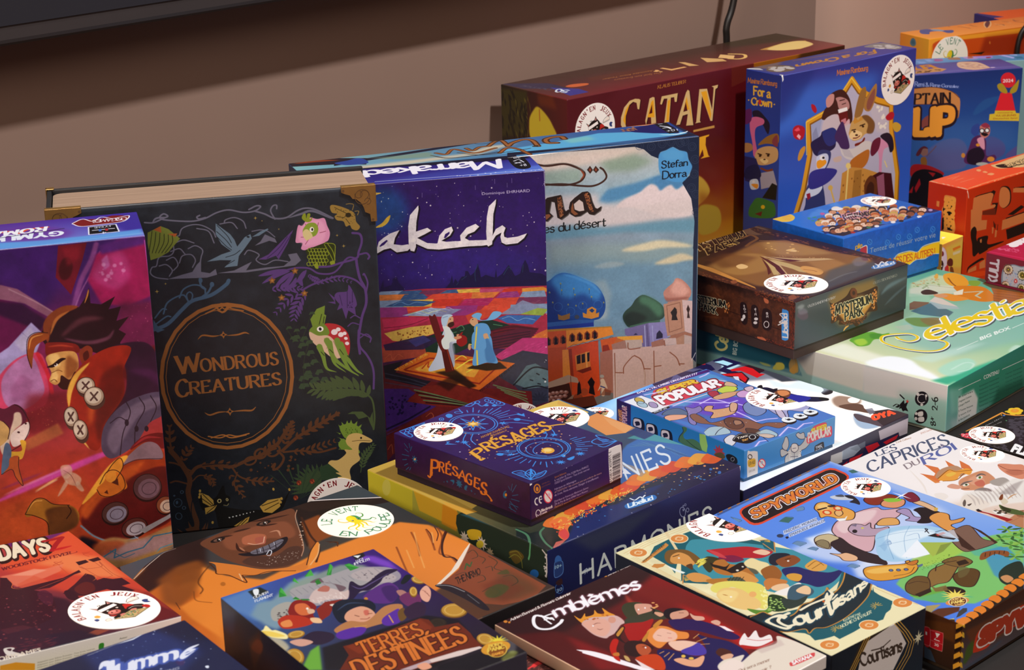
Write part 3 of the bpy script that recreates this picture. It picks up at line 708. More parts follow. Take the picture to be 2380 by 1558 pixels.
ART[('B', 'front')] = '''
G 091114 111316 151822 131620
N 0.06 50 2
S 404150 6.5 382 1388 35 -3 41 15 18 7 -16 11 -16 -12 14 -12 68 -12 52 -4 47 8 48 20 48 7 57 -15 47 2 25 16 -17 5 -31 -13/6.5 603 1400 -12 -6 8 -9 26 4/7.2 825 1400 40 -16 40 -22 48 0 43 24 36 9 41 -10 70 -42/6 905 1359 -15 35 10 21 15 2 0 -15
T 404150 9.7 959 1359 54 13 48 8 81 -42/7.1 411 1383 19 19 46 1
S 404150 4.8 510 1322 -20 -29 -3 -36 -19 -17 -41 -3 -14 -35 -18 -5 -8 -24 21 -20 46 -11/4.8 515 1322 14 29 42 12 40 -7 39 -27 10 -26/4.8 587 1346 46 -16 19 -51/4.8 699 1361 7 12 36 6 33 -18 10 -31/4.8 681 1357 47 2 22 -27/4.8 455 1223 30 9 15 -32 -20 -23/4.8 506 1206 14 29 35 3 16 -26 -14 -29/4.8 546 1264 30 10 27 -21 -8 -30 -9 -37/4.8 496 1293 35 9 40 -16/4.8 475 1258 36 9 21 -26/4.8 424 1201 29 3 22 -26 -14 -24/4.9 771 1219 19 17 40 -22 -13 -23 34 -22 43 15 53 -11
P 404150 454 1142 60 14 41 8 20 29 19 17 -4 -49 35 -9 25 16 4 -25 -42 -9/654 1149 71 6 49 21 25 10 -26 -35 83 5 72 0 31 22 -10 26 36 3 16 -33 -25 -20 -84 -5 -120 -7/860 1298 40 -22 7 -19 -31 12 -43 -12 -18 -4 25 16
S 404150 4.2 808 1315 35 3 29 -8 28 -27
P 384857 664 1361 55 -50 16 -26 14 -45 -29 -4 -39 35 -20 45/617 1202 61 26 54 14 45 51 24 11 5 -19 -33 -41 -25 -29 -9 -42 -54 -2 32 28 -47 5/806 1291 37 21 30 10 3 -5 -40 -23
S 111417 2.4 669 1352 38 -47 15 -32/2.4 665 1327 35 -39 21 -33/2.4 666 1303 32 -40 22 -20/2.4 694 1214 36 9 25 16/2.4 754 1221 19 17/2.4 766 1232 26 23/2.4 686 1177 43 21
E 111417 791 1293 6 -1 0 -4
P 455121 390 1345 54 23 30 -15 43 -44 -51 -53 -39 -19 -35 -9 -6 74
P 663517 414 1355 30 13 1 -28/470 1333 38 -1 -10 -15
S 131609 2.4 408 1349 -10 -48 -10 -42/2.4 423 1344 -8 -44 -14 -42/2.4 439 1339 -7 -41 -18 -41/2.4 455 1334 -5 -37 -24 -41/2.4 471 1329 -4 -34 -28 -40/2.4 487 1324 -3 -30 -32 -40
C 855976 986 1275 12 49 18 -2 26 32 35 -9 30 1 10 -32 10 -32 -8 -31 -18 -11 -14 -23 -35 9 -31 -10 -17 8 7 24 -26 3
C 926984:70:9 995 1275 14 42 38 21 47 -4 16 -44 -21 -48 -61 -8 -23 15
S 592741 2.4 1028 1327 5 -18/2.4 1082 1329 -7 -24/2.4 1110 1290 -25 -5/2.4 1007 1273 18 -1/2.4 1023 1241 13 18
C 536422 1018 1307 22 23 30 -3 10 -26 -13 -26 -30 -4 -20 14
C 858159 1017 1297 16 8 17 -17 4 -19 -18 -10 -7 -3 -13 20
E 969696 1053 1302 9 -1 -1 -11
E 111311 1055 1302 4 0 0 -6
C 536017 1015 1353 7 18 9 0 3 -19 5 18 12 -1 -4 -21 6 2 6 6 -7 -18 -20 -2
P 182209 1021 1216 80 24 36 -3 10 -26 -9 -68 -13 -5 -66 6 -22 27
O 536017 2.4 1039 1215 7 -1 0 -8/2.4 1052 1213 7 -1 0 -8/2.4 1066 1212 7 -1 0 -8/2.4 1079 1211 7 -1 0 -8/2.4 1092 1210 7 -1 0 -8/2.5 1105 1209 7 -1 0 -8/2.4 1044 1199 7 -1 0 -8/2.4 1057 1198 7 -1 0 -8/2.4 1070 1197 7 -1 0 -8/2.5 1083 1196 7 -1 0 -8/2.5 1096 1195 7 -1 0 -8/2.5 1110 1193 7 -1 0 -8/2.4 1035 1185 7 -1 0 -8/2.4 1048 1184 7 -1 0 -8/2.5 1061 1183 7 -1 0 -8/2.5 1075 1181 7 -1 0 -8/2.5 1088 1180 7 -1 0 -8/2.5 1101 1179 7 -1 0 -8/2.5 1040 1169 7 -1 0 -8/2.5 1053 1168 7 -1 0 -8/2.5 1066 1167 7 -1 0 -8/2.5 1079 1166 7 -1 0 -8/2.5 1092 1165 7 -1 0 -8/2.5 1106 1164 7 -1 0 -8/2.5 1031 1155 7 -1 0 -8/2.5 1044 1154 7 -1 0 -8/2.5 1057 1153 7 -1 0 -8/2.5 1071 1152 7 -1 0 -8/2.5 1084 1150 7 -1 0 -8/2.5 1097 1149 7 -1 0 -8
S 536017 3.1 1101 1234 21 -45 16 -40/3.1 1113 1239 22 -39 7 -38/3.1 1101 1240 41 -9 2 -32 -6 -56
C 536017 1054 1151 15 5 2 -23 -12 1/1120 1157 19 2 0 -21 -14 3
C 594924 1133 1390 9 10 31 -8 41 -20 20 -18 4 -33 15 -23 -12 -15 -21 7 -9 17 -16 -4 -10 23 -26 7 -9 17 11 10 -21 7
S 181609 2.1 1152 1388 41 -25 30 -19/2.1 1160 1349 31 -8/2.1 1196 1336 15 -23
E 181609 1207 1351 12 -1 -1 -10
D 181609 18 1.1 2.7 3 1142 1394 1235 1365 1242 1299 1170 1338
S 594924 2.7 1225 1371 6 22 -15 6 -16 -1/2.7 1235 1365 16 -1 -6 -16
S 352551 9.2 1220 1273 31 -8 6 -33 -15 -43 -12 -27 -70 -15 -43 -10 -42 2/11 1230 1162 3 -39 9 -51 19 -46 2 -62 -19 -55 -13 -55 -9 -56 3 -58/7.6 1230 1162 -37 4 -56 -56 -64 0 -41 26 -52 7 -37 -5/8.2 1261 1026 -41 43 -63 22 -59 -11 -60 -17 -38 -18/7.6 1247 1178 27 3 12 -15 -6 -11/7.1 1266 1014 7 39 -12 37 -5 -2/5.6 1230 831 26 -14 18 -13 -3 -17/5 1226 871 -26 9 -20 -13/5 1233 899 -21 13 -19 -9
T 352551 18.3 1021 1131 -23 -31 -22 -20/18.4 1010 1127 -18 -37 9 -29/18.3 963 1126 -39 -25 -39 -35/18.3 974 1130 -35 -47 -33 -24/18.3 953 1132 -54 -12 -65 -32/18.2 948 1138 -64 -5 -63 -11/18.3 977 1102 -18 -32 -38 -18
F 352551 8 32 6 848 1053 74 10 79 -13
F 352551 7 46 7 1027 1048 -40 -47 -25 -53 -7 -33
F 352551 7 37 6 1038 1052 -87 -31 -73 -71
F 352551 9 23 4 1028 1064 43 7 75 10 63 -22
F 352551 8 21 4 1021 1120 19 -24 41 -26
P 352551 977 1308 -28 -60 -40 -63 -10 18 -42 -13 -31 3 43 18 55 50
S 161229 2.1 968 1290 -35 -52 -28 -36/2.1 951 1280 -39 -46 -50 -39
C 352551 1131 999 11 21 43 2 7 27 15 -24 14 -46 -2 -28 -38 -13 -31 31
P 352551 1150 969 -12 -27 22 9 14 -52 12 38 31 -25 -3 40/1131 999 -26 25 25 -42 -30 0 34 -12
S 181330 2.2 1153 1008 8 -46/2.2 1185 1022 -3 -73/2.2 1207 1020 -3 -51
D 181330 10 1.6 3.8 2 1188 977 1215 980 1214 946 1182 949
K 523519 5 973 1130 16.1 8.9 1.57
E 684924 974 1130 5 0 0 -5
K 523519 5 876 1097 16.1 8.9 1.57
E 684924 877 1097 5 0 0 -5
K 523519 5 911 1019 16.2 8.9 1.57
E 684924 911 1019 5 0 0 -5
K 523519 5 1007 1029 16.3 8.9 1.57
E 684924 1007 1030 5 0 0 -5
P 455722 1055 888 -22 -15 -9 40 29 43 36 12 -5 -38 8 -6 -10 -39
C 711922 1081 883 38 2 37 -18 25 -37 4 -52 -12 -44 -33 38 -41 49
C 445622 1016 863 23 21 43 1 19 -41 -33 -14 -42 21
C 857465 1017 858 35 -20 45 -5 33 -38 31 -37 4 -18 -49 -12 -51 45 -41 44
E 969696 1063 866 14 -1 -1 -12
E 091215 1063 866 6 -1 0 -7
S 121609 2.7 1073 931 -13 -44/2.7 1083 919 -6 -28
E 929194 1122 847 14 -1 -1 -13/1139 857 10 -1 0 -9/1149 833 12 -1 -1 -11/1165 837 8 -1 0 -8/1169 814 8 -1 0 -7/1173 791 9 -1 0 -8
S 594940 2.2 1078 823 21 -13 -13 -33/2.2 1115 808 14 -35/2.2 1152 793 -8 -45
Z 455824 24.4 1055 788 13 -41 13 -59 40 -21/24.4 1088 813 14 -41 13 -65 46 -45/24.5 1098 801 13 -65 46 -50 58 -47/24.5 1131 809 18 -71 29 -66 37 -30/24.5 1146 790 24 -65 35 -56 31 -27
S 151908 2.8 1061 764 13 -18/2.8 1097 772 15 -18/2.8 1140 768 15 -25/2.8 1171 736 10 -12
S 182518 2.2 1031 941 -25 -65 -25 -54/2.2 963 869 13 -47/2.2 921 884 24 -47/2.2 1029 817 -33 -20
P 213022 1018 932 8 14 14 0 6 -13 -15 3/950 862 8 15 14 0 6 -13 -15 2/977 871 8 15 14 -1 6 -13 -15 3/980 825 8 15 14 0 5 -13 -14 3/942 818 8 15 14 -1 6 -13 -15 3/970 798 8 15 14 0 6 -14 -15 3/932 830 8 15 14 0 6 -13 -15 2/919 876 8 15 14 0 6 -13 -15 3
S 352551 8.9 1225 845 -2 -34 4 -40 25 -37 20 -43 8 -47 -4 -69/5 1229 810 27 15 20 -19 -5 -17
P 213022 974 821 11 19 19 1 8 -17 -20 0 -3 -10/964 794 11 19 19 0 8 -16 -19 -1 -4 -10/994 802 11 19 19 1 8 -17 -19 0 -4 -10/959 754 11 20 19 0 8 -17 -19 0 -4 -10/997 756 11 20 19 0 8 -17 -20 0 -4 -10/1011 715 10 19 20 0 7 -16 -19 -1 -4 -10/977 701 11 19 20 1 7 -17 -19 0 -4 -10/1029 667 11 19 20 1 7 -17 -19 -1 -4 -9/981 666 11 20 19 0 8 -17 -20 0 -4 -10/958 645 11 20 19 0 8 -17 -20 0 -3 -10/1011 634 11 20 20 0 7 -17 -19 0 -4 -10/1049 630 11 20 19 0 8 -17 -20 0 -3 -10/956 611 11 20 19 0 8 -17 -20 0 -3 -10/1000 624 11 19 19 1 8 -17 -20 -1 -3 -10/942 830 11 19 19 0 8 -16 -19 -1 -4 -9/967 610 11 20 19 0 8 -17 -20 0 -4 -10/985 648 11 20 19 0 8 -17 -19 0 -4 -10
S 182518 2.2 1026 751 45 -62 35 -50/2.2 1013 809 -26 -77 -7 -114
F 273522 11 84 14 1257 495 -9 48 -42 33 -65 13 -76 2 -53 12
S 273522 7.9 1267 388 7 58 -5 71 -21 32 -42 25 -98 16 -91 7
P 273522 1267 382 -14 37 -9 30 -39 -7 -16 25 -32 4 22 9 44 -5 31 -33 13 28
F 273522 9 34 6 1203 192 20 70 42 55
S 273522 3.4 1201 193 17 70 48 60
T 223020 14.9 1018 142 -123 -15/14.9 1018 142 -126 5/14.9 1018 142 -125 25/14.9 1018 142 -120 44/14.9 1018 142 -111 62/14.9 1018 142 -99 77/14.9 1018 142 -84 91/14.9 1018 142 -67 101/14.9 1018 142 -47 109/14.9 1018 142 -26 113/14.9 1018 142 -5 114/14.9 1018 142 17 111
P 192719 933 98 -154 103 11 -8/933 98 -125 132 10 -7/933 98 -90 153 10 -7/933 98 -49 165 10 -7/933 98 -6 168 10 -7/933 98 37 161 11 -7/933 98 79 144 10 -7/933 98 115 119 11 -7/933 98 145 87 10 -8
E 451713 932 176 11 -1 -1 -12
D 713822 7 1.1 2.9 4 924 186 941 184 939 167 923 169
E 451713 989 176 11 -1 -1 -12
D 713822 7 1.1 2.9 4 982 185 998 184 997 166 981 168
E 451713 914 107 11 -1 -1 -12
D 713822 7 1.1 2.9 4 906 117 923 115 921 97 905 99
C 455822 1130 380 -9 36 22 9 28 3 32 -21 15 -31 -23 -22 -44 0/1111 334 18 25 21 -11 48 -47 -1 -18 -38 22 -33 4
P 455822 1121 410 -5 18 17 -22 -7 -4/1132 423 -2 15 14 -18 -7 -4/1149 428 6 14 6 -18 -7 -4/1166 429 6 14 5 -18 -6 -4/1184 421 15 13 -3 -17 -7 -4/1200 407 17 10 -5 -14 -7 -4/1114 387 -11 7 23 -10 -7 -4/1109 346 -8 1 20 -4 -7 -4/1116 316 -6 -5 18 1 -7 -4/1118 363 -13 8 25 -12 -7 -4
D 172508 26 1.1 2.3 4 1137 414 1203 401 1195 366 1146 372
C 827144 1145 354 18 22 38 1 38 -22 20 -17 -10 -10 -44 2 -8 -47 4 -30 -35 -26 -12 -23 1 -42 -47 6 -20 50 -26 27 12 19 33 -1 35 26 -5 19 33 -4 -21 26
E 111009 1211 354 4 0 0 -5
S 383017 2.3 1172 343 33 0 44 -7
P 182719 1063 251 47 -48 -22 3 32 -22 -34 -2 22 -14 -77 9 -8 60
S 362315 21.7 409 -67 46 36 30 64 -13 70 -12 83 11 66 -36 84 -32 50/15.3 472 265 40 36 79 -3 60 -14 63 20 62 19 64 33 40 49 41 56/14.1 870 333 65 53 64 33 121 60/9 875 326 75 -2 74 -16 75 12/10.3 851 335 23 -36 -21 -38 -26 -11 8 26 -13 -12/7.7 651 284 33 -51 72 -29 68 -8/5.8 673 255 -16 -59 39 -59/5.7 482 237 32 23 48 -19 9 -35/7.6 480 284 -58 40 -29 10/7.6 463 226 -47 19 -25 -4/8.8 431 350 -26 56 2 92
F 362315 6 39 9 876 339 16 52 29 70
F 362315 7 44 9 896 357 84 57 140 65
F 362315 8 36 7 882 331 92 -10 127 33
F 362315 5 38 9 487 303 91 -3 98 -12
F 362315 5 36 7 678 234 66 -28 80 -3
F 362315 5 32 7 626 274 43 -79 26 -65
F 362315 4 37 9 401 354 5 65 2 92
F 362315 4 37 8 440 316 29 56 26 24
F 362315 5 31 7 514 253 36 -7 21 -40
F 362315 5 38 9 738 308 58 27 71 58
O 362315 9.6 777 330 24 6 5 -21/9.6 833 337 25 13 9 -21/8.3 732 302 24 6 4 -17
S 091115 3.9 472 35 -6 69 18 79/3.2 530 305 73 -2 73 -8
P 362315 459 -53 -10 107 53 -112/459 -53 29 106 14 -111/459 -53 66 92 -23 -97/459 -53 94 66 -51 -71/459 -53 -61 80 104 -85/459 -53 -76 44 119 -49/434 19 44 8 27 -51 29 65 -10 -54 26 11 -35 -44 -38 -23 -74 3 58 34/395 -51 41 15 35 -25 -68 -6
D 362315 16 3.2 7.7 9 715 317 961 302 932 238 734 248
O 593820 16.2 663 692 270 -28 -23 -319/3.1 661 692 250 -26 -22 -298
S 593820 6.1 577 993 55 14 33 -29 37 22 59 -12/6.1 594 979 49 21 19 17 34 -23 53 -17/6.1 632 1010 28 -25 37 22
P 593820 642 987 22 17 17 -18 -19 -12
P 101215 654 989 10 7 9 -8 -10 -5
T 593820 7.4 553 869 22 17 41 -8 30 1/7.4 768 873 -20 8 -31 -6 -47 1
K 593820 4 660 880 17.2 7.8 1.57
E 101215 661 880 4 0 0 -4
X 593820 western 0 452,724,563,733,560,809,448,804 W
X 593820 western 0.12 556,727,882,726,879,782,552,783 ONDROUS
X 593820 western 0.1 442,624,501,625,501,701,444,697 C
X 593820 western 0.12 502,631,889,636,885,690,501,685 REATURES
T 593820 7.5 556 544 22 -14 37 8 36 -1/7.6 773 547 -19 -15 -36 3 -49 1
K 593820 4 662 536 18.9 8.5 1.57
E 101215 663 537 5 -1 0 -5
S 684422 5.7 564 434 48 -12 37 9 36 -10 50 7/5.7 576 426 49 8 35 -17 62 6
C 050505 507 167 60 -21 41 56 9 -42 18 -16 -9 -33 -25 -7 97 -29 61 -7 60 -35 -64 -33 -112 0 -62 1 -18 91 -49 6/746 62 77 25 38 16 35 51 -15 -33 -28 -58 -46 -22
P 715826 514 179 30 -17 19 -23 1 -20 -18 -8 -29 21/524 107 53 7 -14 -22 -38 -16/757 85 36 26 57 4 -9 -44 -33 -23 -37 8/640 7 49 28 22 8 -8 -23 -42 -23
S 181405 3.2 520 172 39 -52/3.2 515 152 37 -35/3.2 531 82 39 29/3.3 767 87 70 19/3.3 778 65 61 27/3.3 655 5 34 30/3.3 674 10 27 24
E 715826 510 188 5 -1 -1 -7/508 173 5 -1 -1 -7/505 160 5 -1 -1 -7/552 35 5 -1 -1 -7/853 111 5 -1 0 -7/848 95 5 -1 0 -7/841 80 5 -1 0 -7/889 149 5 -1 0 -7/821 159 5 -1 0 -7
O 716745 3.9 588 132 7 -1 -1 -8/2.6 621 134 4 -1 0 -6
S 716745 1.9 604 111 15 -4 7 8
E 788182 625 49 4 -1 0 -3/640 51 4 0 0 -3/655 53 4 0 0 -3/670 55 3 0 0 -3/685 58 3 0 0 -3/700 60 3 0 0 -3/715 62 2 0 0 -3/730 64 2 0 0 -3
O 273645 2.6 413 144 17 -2 -2 -19/2.6 434 192 6 -1 -1 -7/2.6 437 118 7 -1 -1 -7/2.6 412 82 13 -2 -1 -15/2.5 401 179 3 0 0 -3
C 253545 405 149 7 6 3 -11 -8 -6
S 253749 15.8 378 930 60 20 64 57 44 33 78 18 62 38 13 18/6.6 424 995 22 48 61 26 21 -27/6.6 494 1058 20 35 43 15 40 -16 3 -32/5.4 528 1036 -4 31 13 12 11 -14 -9 -30/8.5 582 1131 4 -32 16 -14/8.5 633 1107 -20 -35 -25 -17/6 388 980 32 35 17 -2/6.1 391 954 44 28 17 -2
E 253749 585 1124 8 -1 -1 -11/630 1103 9 -1 -1 -11
P 253749 381 974 21 -40 22 -8 -30 -10 -16 14
K 665730 4 406 1093 9.6 2.7 1.57
K 665730 4 443 1123 6 1.7 1.57
K 665730 4 826 1370 8.4 2.4 1.57
K 665730 4 852 1356 4.2 1.2 1.57
K 665730 4 918 1315 4.8 1.4 1.57
K 665730 4 1156 1268 6.7 1.9 1.57
K 665730 4 1181 1220 8.6 2.4 1.57
S 323844:50:4 5.3 140 1455 530 1 648 3
'''
